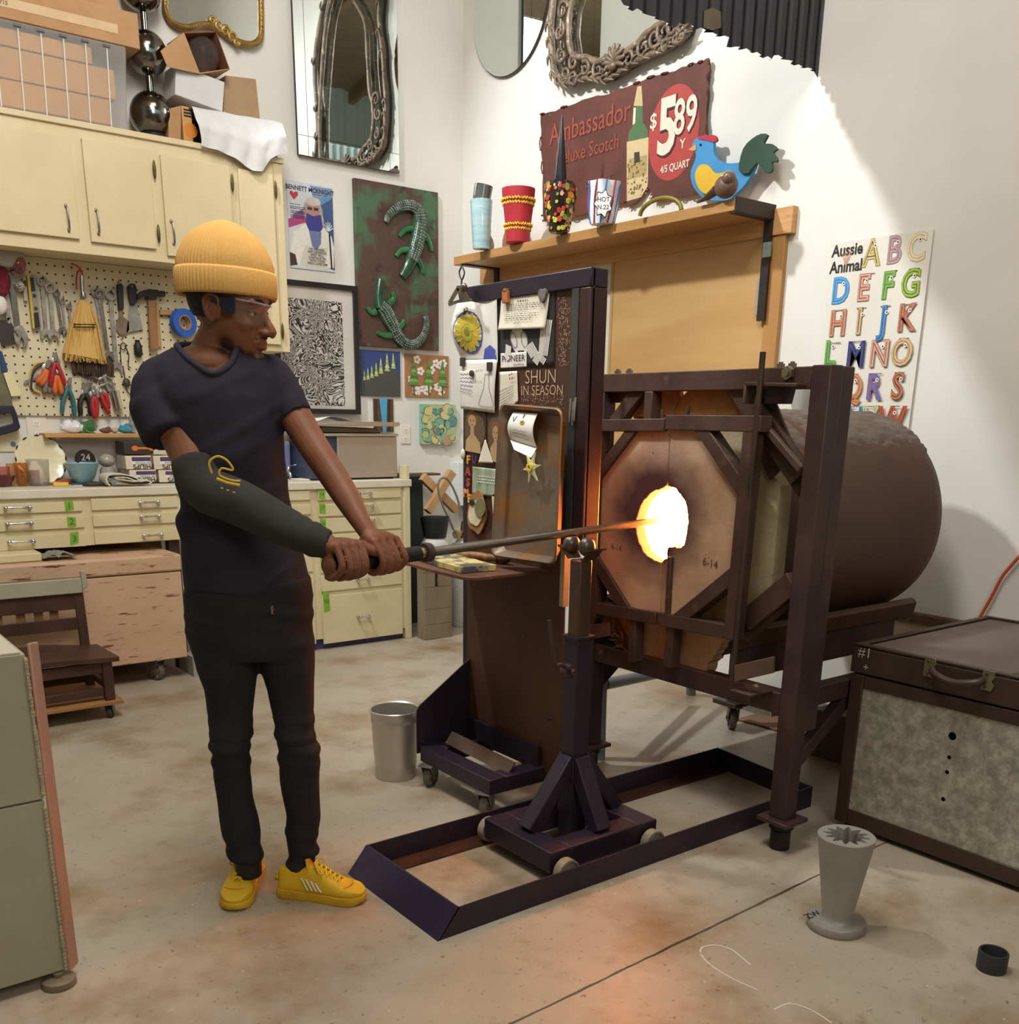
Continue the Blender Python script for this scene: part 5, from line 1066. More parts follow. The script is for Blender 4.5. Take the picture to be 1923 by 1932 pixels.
t = root('glass_ornament', 'dark red and purple glass ornament hanging from the cabinet edge', 'ornament', (32, 495), .1); MB().ell(pg(35, 498, .1), (.036, .03, .048), 14, 10).build('bauble', M('iridescent_glass', '#5a2f3c', '#9a5a4a', 26, rough=.12, coat=.6), t); MB().tube([pg(34, 480, .1), pg(34, 470, .1)], .004, 6).build('cap', DH, t)
tag(MB().ell(pg(37, 540, .06), .026, 12, 8).build('striped_bead', M('striped_bead', '#d9d2c8', '#2a2522', 60, (1, 1, 3), rough=.2)), 'small black and white striped bead hanging below the glass ornament', 'bead')
tag(MB().ell(pg(-2, 528, .08), (.055, .03, .08), 14, 10).build('red_knit_ball', M('red_speckled', '#8f2a35', '#5a1d28', 60, rough=.9, bump=.5)), 'speckled red fabric ball at the left picture edge', 'ball')
tag(MB().ell(pg(12, 484, .10), (.09, .03, .05), 16, 10).build('clear_bag', M('clear_plastic_bag', '#c6c3be', rough=.2, trans=.4)), 'clear plastic bag stuffed under the cabinet at the left edge', 'bag')
tag(MB().ell(pg(-2, 574, .07), (.04, .03, .05), 14, 10).build('white_ball', M('white_plastic', '#dedad4', rough=.3)), 'white plastic ball at the left picture edge', 'ball')
p0, p1 = bw(-30, 812, .006), bw(42, 852, .006)
pp = tag(MB().box(p0.x, p1.x, p0.y-.002, p0.y, p1.z, p0.z).build('cream_note', M('cream_paper', '#e2d6b4', '#dacda8', 5, rough=.8)), 'cream paper note with a small drawn cup, below the saw', 'paper')
c = bw(25, 838, .009); MB().lathe([(.014, 0), (.014, .001)], c, 12, (0, -1, 0)).build('drawn_cup', M('violet_ink', '#6f6a8f', rough=.8), pp)
outlet((70, 809), 'b', 'ivory double power outlet below the pegboard at left', .10, .145)
# small shelf over the bench
SY0, SY1 = 5.72, WY-.014
l0 = onY(85, 820, SY0); l1 = onY(275, 826, SY0); sz_ = onY(180, 818, SY0).z
SS = thing('small_wall_shelf', 'narrow plywood shelf cluttered with odds and ends above the bench', 'shelf', ((l0.x+l1.x)/2, SY0, sz_))
MB().box(l0.x, 2.25, SY0, SY1, sz_-.022, sz_).build('shelf_board', M('plywood_pale', '#c99b62', '#b98a52', 6, (1, 6, 6), rough=.5), SS, bevel=.003)
x = bw(100, 840, .02).x; MB().box(x, x+.02, WY-.02, WY-.001, sz_-.16, sz_-.023).build('bracket', M('white_bracket', '#ddd8cc', rough=.5), SS); MB().box(x, x+.02, 5.76, WY-.02, sz_-.032, sz_-.023).build('bracket', M('white_bracket', '#ddd8cc'), SS)
s_ = lambda x, y=812: Vector((onY(x, y, 5.79).x, 5.79, sz_+.001))
def crumple(name, label, c, r, mat, seed, cat='wrapper'):
    mb = MB().ell(c+Vector((0, 0, r[2])), r, 22, 14)
    for v in mb.v:
        d_ = v-c; f = .75+.5*abs(noise.noise(d_*28+Vector((seed, 0, 0)))); v.x = c.x+d_.x*f; v.y = c.y+d_.y*f; v.z = max(c.z, c.z+d_.z*f)
    return tag(mb.build(name, mat, smooth=25), label, cat)
crumple('crumpled_plastic', 'crumpled white plastic film on the small wall shelf', s_(137), (.07, .03, .035), M('white_film', '#e6e6ea', rough=.3), 3)
o = MB().box(s_(135).x, s_(184).x, 5.835, 5.852, sz_+.001, sz_+.062).build('green_carton', M('green_print', '#4f8a4a', '#447a40', 12, rough=.5), bevel=.001); tag(o, 'green printed carton standing at the back of the small shelf', 'carton')
tag(MB().lathe([(.03, -.008), (.034, 0), (.03, .008)], s_(172)+Vector((0, -.0, .035)), 24, (0, -1, .1)).build('glass_disc', GLASSY), 'round clear glass disc on the small shelf before the green carton', 'glass')
crumple('teal_glass_lump', 'teal glass lump on the small shelf near the person', s_(236), (.045, .03, .026), M('teal_lump', '#2f7f94', '#3f94a8', 20, rough=.15, coat=.5), 9, 'glass')
crumple('brown_clamp', 'small reddish-brown clamp lying on the small shelf', s_(200), (.04, .02, .018), M('rusty_bits', '#7a5548', '#5b463c', 30, rough=.6), 5, 'clamp'); crumple('beige_wad', 'beige wad beside the brown clamp on the small shelf', s_(216), (.02, .02, .016), M('beige_wad', '#b9a284', rough=.8), 6, 'scrap')
tag(MB().lathe([(.001, 0), (.03, .004), (.024, .03), (.018, .03), (.02, .05), (.012, .06), (.014, .08), (.001, .13)], s_(252)+Vector((0, .02, 0)), 14).build('silver_tree', M('silver_tinsel', '#b9bcbe', '#8f9294', 60, rough=.35, metal=.6, bump=.8)), 'tiny silver tinsel tree at the right of the small shelf', 'ornament')
# ================================================================== on the bench
def on_b(x, y, lim=5.70):
    p = fl(x, y, ctz+.001)
    if p.y > lim: q = onY(x, y, lim); p = Vector((q.x, lim, ctz+.001))
    return p
def pr(p, w): return w/2*(p-CAMP).dot(FWD)/_f
p = on_b(-2, 914); r = pr(p, 62); tag(MB().lathe([(.001, 0), (r*.6, 0), (r, .055), (r*.95, .055), (r*.55, .008), (.001, .008)], p, 32).build('maroon_bowl', M('maroon_glaze', '#5a2026', rough=.25, coat=.4)), 'dark maroon dish at the left end of the bench', 'bowl')
AMB = M('amber_glass', '#f0cba4', rough=.06, trans=.92, ior=1.2); PNKG = M('pink_glass', '#eab8ac', rough=.06, trans=.9, ior=1.2); CLG = M('clear_ribbed_glass', '#ece8e2', rough=.05, trans=.85, ior=1.2)
def tumbler(x, y, w, h, mat, label, name='glass_tumbler'):
    p = on_b(x, y); r = pr(p, w); return tag(MB().lathe([(.001, 0), (r*.85, 0), (r, h), (r*.9, h), (r*.78, .012), (.001, .012)], p, 36, wob=lambda t, z: 1+.025*sin(14*t)).build(name, mat), label, 'glass')
tumbler(10, 905, 20, .10, PNKG, 'ribbed pink glass tumbler behind the maroon dish'); tumbler(26, 909, 20, .115, AMB, 'amber ribbed tumbler, left of the pair on the bench'); tumbler(43, 914, 24, .118, M('orange_ribbed_glass', '#f0bc80', rough=.06, trans=.9, ior=1.2), 'orange ribbed tumbler in front of the others on the bench')
tumbler(75, 916, 40, .135, CLG, 'wide clear glass cylinder in front of the scalloped plate', 'glass_cylinder'); tumbler(66, 902, 18, .08, PNKG, 'pink tumbler seen through the clear glass cylinder')
p = on_b(80, 903, 5.76); r = pr(p, 88); c = p+Vector((0, 0, r*1.03)); ax = Vector((.05, -1, .28)).normalized(); u_ = ax.cross(Z3).normalized()
pl = thing('scalloped_plate', 'cream scalloped plate with black edge marks leaning against the wall', 'plate', p)
CP = M('cream_glaze', '#e2d7b4', '#d9cda8', 5, rough=.25, coat=.3)
MB().lathe([(.001, 0), (r*.6, 0), (r*.7, .006), (r, .016), (r*.98, .02), (r*.68, .010), (.001, .005)], c, 60, ax, wob=lambda t, z: 1+.035*abs(sin(6*t))).build('plate_body', CP, pl)
v_ = u_.cross(ax)
for i in range(12):
    t = 2*pi*i/12; q = [c+ax*.022+(u_*cos(t+d_)+v_*sin(t+d_))*r*(1.0) for d_ in (-.10, 0, .10)]; MB().tube(q, [.002, .005, .002], 6).build('edge_mark', BLACK, pl)
p = on_b(157, 905); r = pr(p, 60); bwl = tag(MB().lathe([(.001, 0), (r*.5, 0), (r*.55, .008), (r*.75, .03), (r*.95, .085), (r*1.05, .10), (r*1.0, .103), (r*.9, .09), (r*.65, .03), (.001, .012)], p+Vector((0, 0, .013)), 40).build('blue_bowl', M('speckled_blue_enamel', '#8fb8bd', '#83abb0', 30, rough=.3, coat=.3)), 'pale blue enamel bowl on the bench under the small shelf', 'bowl')
tag(MB().box(p.x-.07, p.x+.07, p.y-.05, p.y+.05, ctz+.001, ctz+.0125).build('navy_book', M('navy_cover', '#3a4258', rough=.6), bevel=.001), 'flat navy book under the pale blue bowl', 'book')
c = on_b(164, 897, 5.80)+Vector((0, 0, .125)); d_ = tag(MB().lathe([(.001, -.012), (.052, -.012), (.055, 0), (.052, .012), (.001, .012)], c, 30, (.1, -1, .1)).build('black_dial', M('black_disc', '#2a2326', rough=.4)), 'black round dial leaning behind the pale blue bowl', 'dial'); MB().text('24', lambda u, v: c+Vector((u, -.0135+v*.1, v+.012)), .05).build('dial_number', M('pale_print', '#c9c2bc'), d_, smooth=0)
p = on_b(205, 905); gj = thing('glass_jar', 'clear glass jar with swirled lid near the light bulb boxes', 'jar', p); MB().lathe([(.001, 0), (.04, 0), (.045, .03), (.04, .075), (.03, .09), (.03, .086), (.036, .07), (.04, .03), (.001, .01)], p, 28).build('jar_body', CLG, gj); MB().ell(p+Vector((0, 0, .125)), (.045, .045, .036), 24, 14).build('jar_lid', M('swirl_glass', '#d5cfc6', '#a59d92', 16, (1, 1, 4), rough=.1, trans=.4), gj)
p = on_b(187, 917); tag(MB().prism([p+Vector((x, y, 0)) for x, y in ((-.06, -.02), (.06, -.02), (.065, .03), (.05, .10), (-.055, .10), (-.075, .03))], (0, 0, .018)).build('black_dish', M('dark_slate', '#37302d', rough=.4), bevel=.004), 'flat black dish with reddish inside beside the folded cloth', 'dish')
p = on_b(116, 917); tag(MB().box(p.x-.038, p.x+.038, p.y, p.y+.03, ctz+.001, ctz+.019).build('yellow_block', M('yellow_block', '#e2bf4a', rough=.5), bevel=.002), 'small yellow block at the front of the bench', 'block')
p = on_b(120, 909); tag(MB().tube(smoothpts([p+Vector((-.08, .03, .012)), p+Vector((-.03, .02, .014)), p+Vector((.03, .05, .016)), p+Vector((.08, .03, .012))]), .011, 8).build('orange_pen', M('orange_red', '#c9583a', rough=.4)), 'orange-red pen lying behind the yellow block', 'pen')
p = on_b(150, 917); tag(MB().box(p.x-.03, p.x+.14, p.y, p.y+.12, ctz+.0008, ctz+.0022).build('white_note', WHITEP), 'white sheet of paper on the bench under the black dish', 'paper')
# folded cloth
p = on_b(243, 916, 5.46); mb = MB(); prof = []
for i in range(40):
    t = i/39; prof.append(Vector((lerp(-.10, .12, t), 0, .018+.012*sin(t*3.1)+.006*sin(t*11))))
L = [(-.10, .004), (-.115, .03), (-.10, .062), (-.03, .066), (.03, .05), (.055, .034), (.03, .022), (-.05, .034), (-.07, .045), (-.05, .05), (.0, .045), (.05, .028), (.10, .03), (.125, .018), (.11, .004)]
Ls = smoothpts([(x, 0, z) for x, z in L], 4)
mb.grid(lambda u, v: p+Vector((Ls[min(int(u*(len(Ls)-1)+.5), len(Ls)-1)].x, -.01+.13*v+.01*sin(u*9), Ls[min(int(u*(len(Ls)-1)+.5), len(Ls)-1)].z+.004*noise.noise(Vector((u*12, v*6, 1))))), len(Ls)-1, 12)
o = mb.build('folded_cloth', M('cream_towel', '#d9cfc0', '#cdc2b1', 14, rough=.95, bump=.15, c3='#a5704a', sc3=16, lo3=.66, hi3=.76), smooth=180); o.modifiers.new('Solid', 'SOLIDIFY').thickness = .006; tag(o, 'folded cream cloth with brown stains on the bench', 'cloth')
# light bulb boxes
def bulbbox(x0, y0, x1, y1, Y, label):
    a, b = onY(x0, y0, Y), onY(x1, y1, Y); w = b.x-a.x
    t = tag(MB().box(a.x, b.x, Y, Y+.16, b.z, a.z).build('bulb_box', M('cream_bulb_box', '#ded3bb', '#d5c9b0', 6, rough=.6), bevel=.002), label, 'box', 'light bulb boxes on the bench')
    h = a.z-b.z; mb = MB(); mb.col = '#8f2f34'; Z_ = Y-.0008
    R = lambda u0, v0, u1, v1, e=0: mb.poly([(a.x+u0*w, Z_-e, b.z+v0*h), (a.x+u1*w, Z_-e, b.z+v0*h), (a.x+u1*w, Z_-e, b.z+v1*h), (a.x+u0*w, Z_-e, b.z+v1*h)])
    mb.col = '#e9e4d8'; R(.22, .42, .98, .92); mb.col = '#7a2f3a'; R(.24, .76, .98, .90, .0003); mb.col = '#2f4a86'; R(.24, .60, .98, .76, .0003)
    mb.col = '#6a6460'; mb.text('Soft White', lambda u, v: Vector((a.x+.72*w-u, Z_-.0003, b.z+.48*h-v)), .022)
    mb.col = '#2f2d33'; mb.text('PHILIPS', lambda u, v: Vector((a.x+.68*w-u, Z_-.0003, b.z+.2*h-v)), .036, bold=.02)
    o = mb.build('box_print', PRINT, t, smooth=0, recalc=False); o['kind'] = 'stuff'
    return t
b1 = bulbbox(244, 887, 296, 909, 5.62, 'cream light bulb box, bottom left of the stack on the bench'); bz = onY(296, 886, 5.62).z
bulbbox(299, 887, 352, 909, 5.62, 'cream light bulb box, bottom right of the stack beside the person')
bulbbox(236, 860, 287, 885, 5.62, 'cream light bulb box, top left of the stack under the black case'); bulbbox(289, 860, 342, 885, 5.62, 'cream light bulb box, top right of the stack behind the arm')
a, b = onY(233, 833, 5.62), onY(286, 858, 5.62)
t = tag(MB().box(a.x, b.x, 5.62, 5.78, b.z+.001, a.z).build('black_case', M('black_tool_case', '#3a3630', '#332f2a', 8, rough=.5), bevel=.004), 'black tool case with an orange wrench emblem on top of the bulb boxes', 'case')
mb = MB(); c = (a+b)/2+Vector((.03, 0, 0)); c.y = 5.6185; c.z = (a.z+b.z)/2; mb.prism([c+Vector((x, 0, z)) for x, z in ((-.04, -.006), (.04, -.006), (.04, .006), (-.04, .006))], (0, -.001, 0))
for s in (-1, 1): mb.prism([c+Vector((s*.045+.018*cos(2*pi*i/12), 0, .014*sin(2*pi*i/12))) for i in range(12)], (0, -.0012, 0))
mb.build('wrench_emblem', M('orange_emblem', '#d9703a', rough=.5), t)['kind'] = 'stuff'
a, b = onY(289, 845, 5.62), onY(318, 858, 5.62); tag(MB().box(a.x, b.x, 5.62, 5.72, b.z+.002, a.z).build('small_carton', M('beige_carton', '#cfc4ae', rough=.7), bevel=.002), 'small beige carton beside the black case, behind the arm', 'carton')
# ---- stainless warming box with trays
a, b = onY(590, 823, 5.50), onY(757, 897, 5.50); b.x = min(b.x, 3.325); mx_ = onY(636, 825, 5.5).x
SBX = thing('stainless_box', 'brushed stainless steel box machine on the right end of the bench', 'appliance', ((a.x+b.x)/2, 5.5, ctz+.001)); SSM = M('brushed_stainless', '#b9aa9a', '#ad9e8e', 1.5, rough=.38, metal=.6)
MB().box(mx_, b.x, 5.50, 5.80, ctz+.012, a.z).build('steel_body', SSM, SBX, bevel=.006); MB().box(a.x-.01, mx_-.001, 5.515, 5.80, ctz+.012, a.z).build('dark_side', M('dark_blue_panel', '#3a4256', rough=.4), SBX); MB().box(a.x, b.x-.02, 5.52, 5.78, ctz+.001, ctz+.012).build('rubber_base', BLACK, SBX)
MB().box(a.x-.02, b.x+.006, 5.49, 5.81, a.z+.0005, a.z+.018).build('top_rim', M('polished_steel', '#c9c5bd', rough=.2, metal=.9), SBX, bevel=.004)
for px in ((694, 893), (742, 892)): MB().lathe([(.007, 0), (.005, .004)], onY(*px, 5.4995), 12, (0, -1, 0)).build('rivet', M('polished_steel', '#c9c5bd'), SBX)
z0 = a.z+.019
t = tag(MB().prism([(a.x+.03, 5.52, z0), (b.x-.10, 5.52, z0), (b.x-.14, 5.52, z0+.03), (a.x+.07, 5.52, z0+.04)], (0, .22, 0)).build('dark_tray', M('dark_steel_pan', '#6b625a', '#4f4740', 5, rough=.25, metal=.8), bevel=.006), 'dark upturned steel pan between the steel box and the tray above', 'pan')
t = thing('steel_tray', 'wide flat stainless tray on top of the upturned pan', 'tray', ((a.x+b.x)/2, 5.6, z0+.041)); zz = z0+.0415
MB().box(a.x-.08, b.x-.01, 5.47, 5.78, zz, zz+.006).build('tray_floor', M('polished_steel', '#c9c5bd'), t); MB().ring([(a.x-.09, 5.46, zz+.004), (b.x, 5.46, zz+.004), (b.x, 5.79, zz+.004), (a.x-.09, 5.79, zz+.004)], [(a.x-.075, 5.475, zz+.004), (b.x-.015, 5.475, zz+.004), (b.x-.015, 5.775, zz+.004), (a.x-.075, 5.775, zz+.004)], (0, 0, .022)).build('tray_rim', M('polished_steel', '#c9c5bd'), t, bevel=.003)
tag(MB().grid(lambda u, v: Vector((lerp(a.x+.02, b.x-.06, u), lerp(5.5, 5.7, v), zz+.028+.03*max(0, sin(pi*min(1, max(0, (u-.05)*2.2))))*(1-v*.4))), 24, 6).build('white_paper_sheet', WHITEP, smooth=180), 'curled white paper lying on the stainless tray', 'paper')
# blue drink jar with tap
p = on_b(552, 903)+Vector((-.02, .02, 0)); t = thing('blue_drink_jar', 'square clear jar holding blue liquid with a chrome tap, beside the steel box', 'jar', p)
MB().box(p.x-.115, p.x+.045, p.y+.04, p.y+.16, ctz+.001, ctz+.225).build('jar_wall', M('thin_clear', '#eef1f4', rough=.05, trans=.8, ior=1.15), t, bevel=.01); MB().box(p.x-.04, p.x+.038, p.y+.05, p.y+.15, ctz+.02, ctz+.20).build('blue_liquid', M('blue_liquid', '#3050c0', '#4a6ad0', 9, rough=.2), t, bevel=.01); MB().box(p.x-.11, p.x-.045, p.y+.05, p.y+.15, ctz+.02, ctz+.205).build('ice_side', M('pale_blue_ice', '#8fa6d8', '#c6d2ea', 24, rough=.2), t, bevel=.01)
MB().tube(smoothpts([p+Vector((0, .04, .05)), p+Vector((0, -.01, .05)), p+Vector((0, -.035, .03)), p+Vector((0, -.04, .008))]), .011, 12).build('tap', CHROME, t, smooth=70); MB().tube([p+Vector((0, -.012, .05)), p+Vector((.0, -.012, .075)), p+Vector((.05, -.012, .085))], .006, 8).build('tap_lever', CHROME, t)
p = on_b(575, 906); tag(MB().box(p.x-.05, p.x+.075, p.y-.02, p.y+.09, ctz+.001, ctz+.009).build('booklet', WHITEP, bevel=.001), 'white booklet under the chrome tap on the bench', 'booklet')
# ================================================================== corner beyond the bench
tag(MB().prism([(3.385, 5.83, .0), (3.74, 5.83, 0), (3.74, 5.855, 1.02), (3.385, 5.855, 1.02)], (0, .012, 0)).build('dark_green_board', M('chalkboard_green', '#26352d', '#1f2c26', 4, rough=.6), bevel=.002), 'dark green board leaning on the wall behind the gas cylinders', 'board')
tag(MB().box(3.385, 3.80, 5.72, 5.826, 1.03, 1.045).build('brown_wall_ledge', M('brown_ledge', '#6a4a35', rough=.6), bevel=.002), 'thin brown wooden ledge above the dark green board', 'ledge')
t = thing('wooden_cross', 'cross of two pale lumber pieces standing on the gas cylinders', 'lumber', onY(828, 930, 5.62)); LW = M('pale_lumber', '#c9a070', '#b98e5e', 5, (1, 6, 1), rough=.6)
MB().bar(onY(797, 899, 5.66), onY(860, 962, 5.66), .055, .045, up=(0, 1, 0)).build('lumber_piece', LW, t, bevel=.002); MB().bar(onY(853, 890, 5.605), onY(806, 965, 5.605), .055, .045, up=(0, 1, 0)).build('lumber_piece', LW, t, bevel=.002)
def tank(bx, by, hz_top, label):
    p = fl(bx, by); r = .098; zt = onY(bx, hz_top, p.y).z
    t = thing('gas_cylinder', label, 'gas cylinder', p, group=None)
    MB().lathe([(r*.92, 0), (r, .012), (r, zt-.06), (r*.93, zt-.02), (r*.7, zt+.01), (r*.3, zt+.025), (.001, zt+.026)], p, 36).build('cylinder_body', M('white_tank_paint', '#d3d0c9', '#c3bfb6', 4, rough=.5, c3='#8a7a66', sc3=20, lo3=.68, hi3=.76), t); return t, p, zt
t, p, zt = tank(822, 1192, 1018, 'white gas cylinder with black collar and red valve knob behind the wooden crate')
mb = MB(); ro = [p+Vector((.085*cos(a), .085*sin(a), zt)) for a in [2*pi*i/24 for i in range(24)]]; mb.lathe([(.075, zt+.015), (.098, zt+.15), (.094, zt+.15), (.071, zt+.015)], p, 30, cap=False); mb.build('collar', M('black_collar', '#232524', rough=.5, alpha=.85), t)
MB().lathe([(.03, zt+.02), (.02, zt+.03), (.014, zt+.05), (.016, zt+.09), (.012, zt+.10)], p, 16).build('valve', M('brass_valve', '#8a6a3c', rough=.4, metal=.7), t); MB().lathe([(.018, 0), (.02, .02), (.001, .024)], p+Vector((-.02, -.03, zt+.07)), 14, (-.8, -.6, 0)).build('red_knob', M('red_knob', '#c4403a', rough=.4), t); MB().lathe([(.001, zt+.115), (.04, zt+.12), (.04, zt+.13), (.001, zt+.132)], p, 10).build('hand_wheel', BLACK, t)
c = p+Vector((-.04, -.09, zt-.035)); 
t, p, zt = tank(874, 1178, 1022, 'white gas cylinder with a brass regulator and hose, half hidden by the heat shield')
MB().lathe([(.02, zt+.02), (.016, zt+.06), (.02, zt+.09), (.012, zt+.14)], p, 16).build('valve', M('brass_valve', '#8a6a3c'), t); MB().lathe([(.03, 0), (.032, .02), (.02, .024)], p+Vector((-.07, -.03, zt+.06)), 20, (-.7, -.7, 0)).build('gauge', M('pale_brass', '#b3a07c', rough=.3, metal=.7), t); MB().tube([p+Vector((-.06, -.02, zt+.065)), p+Vector((.05, 0, zt+.075))], .013, 10).build('regulator', M('brass_valve', '#8a6a3c'), t)
MB().tube(smoothpts([onY(x, y, 5.5) for x, y in ((856, 1000), (848, 980), (836, 955), (828, 930), (827, 912), (834, 902), (845, 905), (857, 925), (866, 950), (868, 975))], 4), .0075, 8).build('hose', M('grey_hose', '#7d7264', rough=.5), t)
cr0, cr1 = fl(783, 1207), fl(826, 1196)
t = thing('wooden_crate', 'weathered grey wooden crate standing on end beside the drawer bench', 'crate', (cr0.x+.1, 5.3, 0)); CW = M('weathered_wood', '#8f7d66', '#75644f', 6, (1, 1, .3), rough=.8, bump=.15, bsc=30)
x0, x1 = 3.392, 3.392+.215; zt = .60
ys = 5.30
for z0_, z1_ in ((.002, .098), (.1, .20), (.202, .345), (.445, .598)): MB().box(x0, x1, ys, ys+.014, z0_, z1_).build('plank', CW, t, bevel=.002)
hx = (x0+x1)/2-.012
for q in ((x0, hx-.013), (hx+.013, x1)): MB().box(q[0], q[1], ys, ys+.014, .347, .443).build('plank', CW, t, bevel=.002)
MB().box(hx-.012, hx+.012, ys+.012, ys+.016, .347, .443).build('hand_slot', BLACK, t)
MB().box(x0, x0+.014, ys+.015, ys+.09, 0, zt).build('side_plank', CW, t); MB().box(x1-.014, x1, ys+.015, ys+.09, 0, zt).build('side_plank', CW, t)
q0, q1 = bw(858, 872, .06), bw(900, 952, .06); t = tag(MB().box(q0.x, q1.x, WY-.10, WY-.001, q1.z, q0.z).build('white_wall_box', M('white_box_paint', '#dfe0df', rough=.5), bevel=.004), 'white lettered first aid box on the wall, cut off by the heat shield', 'box')
MB().text('FRST', lambda u, v: Vector((q0.x+.10+u, WY-.1008, lerp(q1.z, q0.z, .72)+v)), .055).build('lettering', M('grey_print', '#6a6a6a', rough=.7), t, smooth=0)['kind'] = 'stuff'
# ================================================================== glory hole furnace
FR = thing('glass_furnace', 'rust-brown drum furnace with a white-hot opening, standing on a steel frame', 'furnace', (2.6, 2.35, 0))
REFR = M('cast_refractory', '#c29e76', '#a5825e', 4, rough=.85, bump=.22, bsc=45, c3='#5e4333', sc3=30, lo3=.66, hi3=.72)
DOORM = M('door_refractory', '#c2a283', '#ab8b6c', 4, rough=.85, bump=.2, bsc=45, c3='#6b4e3d', sc3=30, lo3=.67, hi3=.72)
_nt = DOORM.node_tree; _b = _nt.nodes['Principled BSDF']; _src = _b.inputs['Base Color'].links[0].from_socket     # soot burnt into the face around the opening
_tc = _nt.nodes.new('ShaderNodeTexCoord'); _n = _nt.nodes.new('ShaderNodeTexNoise'); _n.inputs['Scale'].default_value = 9
_vm = _nt.nodes.new('ShaderNodeVectorMath'); _vm.operation = 'DISTANCE'; _vm.inputs[1].default_value = (-.04, .125, 1.085)
_nt.links.new(_tc.outputs['Object'], _vm.inputs[0]); _nt.links.new(_tc.outputs['Object'], _n.inputs[0])
_ma = _nt.nodes.new('ShaderNodeMath'); _ma.operation = 'MULTIPLY_ADD'; _ma.inputs[1].default_value = .12; _nt.links.new(_n.outputs[0], _ma.inputs[0]); _nt.links.new(_vm.outputs['Value'], _ma.inputs[2])
_mr = _nt.nodes.new('ShaderNodeMapRange'); _mr.inputs[1].default_value = .20; _mr.inputs[2].default_value = .33; _nt.links.new(_ma.outputs[0], _mr.inputs[0])
_mx = _nt.nodes.new('ShaderNodeMix'); _mx.data_type = 'RGBA'; _mx.inputs[6].default_value = lin('#4e3436'); _nt.links.new(_src, _mx.inputs[7]); _nt.links.new(_mr.outputs[0], _mx.inputs[0])
_nt.links.new(_mx.outputs[2], _b.inputs['Base Color'])
REFO = M('orange_refractory', '#bf8a4c', '#a3693a', 8, rough=.85, bump=.3, bsc=50, c3='#c29a5c', sc3=28, lo3=.64, hi3=.72)
REFG = M('grey_refractory', '#b0a07e', '#988867', 6, rough=.9, bump=.25, bsc=50, c3='#5a4a38', sc3=30, lo3=.64, hi3=.72)
FSTEEL = M('heat_scaled_steel', '#5b4236', '#46332c', 6, rough=.55, metal=.25, bump=.15, bsc=60, c3='#6a5140', sc3=12, lo3=.6, hi3=.76)
DRUMM = M('bituminous_drum', '#573828', '#4b3023', 3, rough=.6, metal=.1, bump=.1, bsc=30)
HOT = M('white_hot_interior', '#ffb45e', emit=38, rough=1)
XD, XT = 2.555, 2.615      # front and back of the doors
D = lambda x, y, X=XD: onX(x, y, X)
def ragged(pts, k, amp):
    out = []
    for i in range(len(pts)-1):
        a, b = Vector(pts[i]), Vector(pts[i+1])
        for j in range(k):
            p = a.lerp(b, j/k)
            out.append(p+(Vector((0, random.uniform(-amp, amp), random.uniform(-amp, amp))) if (i or j) else Vector((0, 0, 0))))
    out.append(Vector(pts[-1])); return out
# drum
yc, zc_, Rd = 2.47, 1.03, .42
prof = [(.30, 2.70), (Rd, 2.70), (Rd, 3.0), (Rd+.006, 3.01), (Rd+.006, 3.04), (Rd, 3.05), (Rd, 3.60), (Rd, 3.70), (Rd-.01, 3.755), (Rd-.05, 3.79), (Rd-.12, 3.81), (.05, 3.82), (.0001, 3.82)]
mb = MB().lathe([(r, x) for r, x in prof], (0, yc, zc_), 72, (1, 0, 0), cap=False, wob=lambda t, z: 1+.004*sin(5*t+z*7))
mb.build('drum', DRUMM, FR, smooth=50)
TAR = M('tarry_crust', '#65554a', '#524238', 10, rough=.5, bump=.9, bsc=26)
def tarf(u, v):
    th = lerp(radians(38), radians(150), v); x = 2.72+1.03*u
    r = Rd+.004+.007*noise.noise(Vector((x*9, th*22, 1)))+.006*noise.noise(Vector((x*22, th*44, 4)))
    e = min(v, 1-v, u+.2)*9
    if e < 1: r -= (1-e)*.012
    return Vector((x, yc-r*cos(th), zc_+r*sin(th)))
MB().grid(tarf, 90, 70).build('tar_coating', TAR, FR, smooth=180, label='rough wrinkled tar coating on top of the drum')
# hot chamber
mb = MB().lathe([(.0001, 2.95), (.22, 2.95), (.235, 2.93), (.235, 2.64)], (0, 2.47, 1.05), 40, (1, 0, 0), cap=False)
mb.build('hot_chamber', HOT, FR, smooth=60, label='white-hot glowing chamber inside')
mb = MB().lathe([(.235, 2.64), (.235, 2.618), (.30, 2.618), (.30, 2.72)], (0, 2.47, 1.05), 40, (1, 0, 0), cap=False)  # front lip added to block chamber light leaking out behind the doors
mb.build('chamber_mouth', REFO, FR, smooth=40)
# face of the furnace: octagonal refractory with a round hole, in a steel surround
def octo(cy, cz, ap, X): return [Vector((X, cy+ap/cos(pi/8)*cos(pi/8+i*pi/4), cz+ap/cos(pi/8)*sin(pi/8+i*pi/4))) for i in range(8)]
def dense(loop, k): return [loop[i].lerp(loop[(i+1) % len(loop)], j/k) for i in range(len(loop)) for j in range(k)]
oc = dense(octo(2.45, 1.03, .435, 2.655), 5)
ci = [Vector((2.655, 2.47+.25*cos(pi/8+2*pi*i/40), 1.05+.25*sin(pi/8+2*pi*i/40))) for i in range(40)]
MB().ring(oc, ci, (.06, 0, 0)).build('face_lining', REFG, FR, smooth=30)
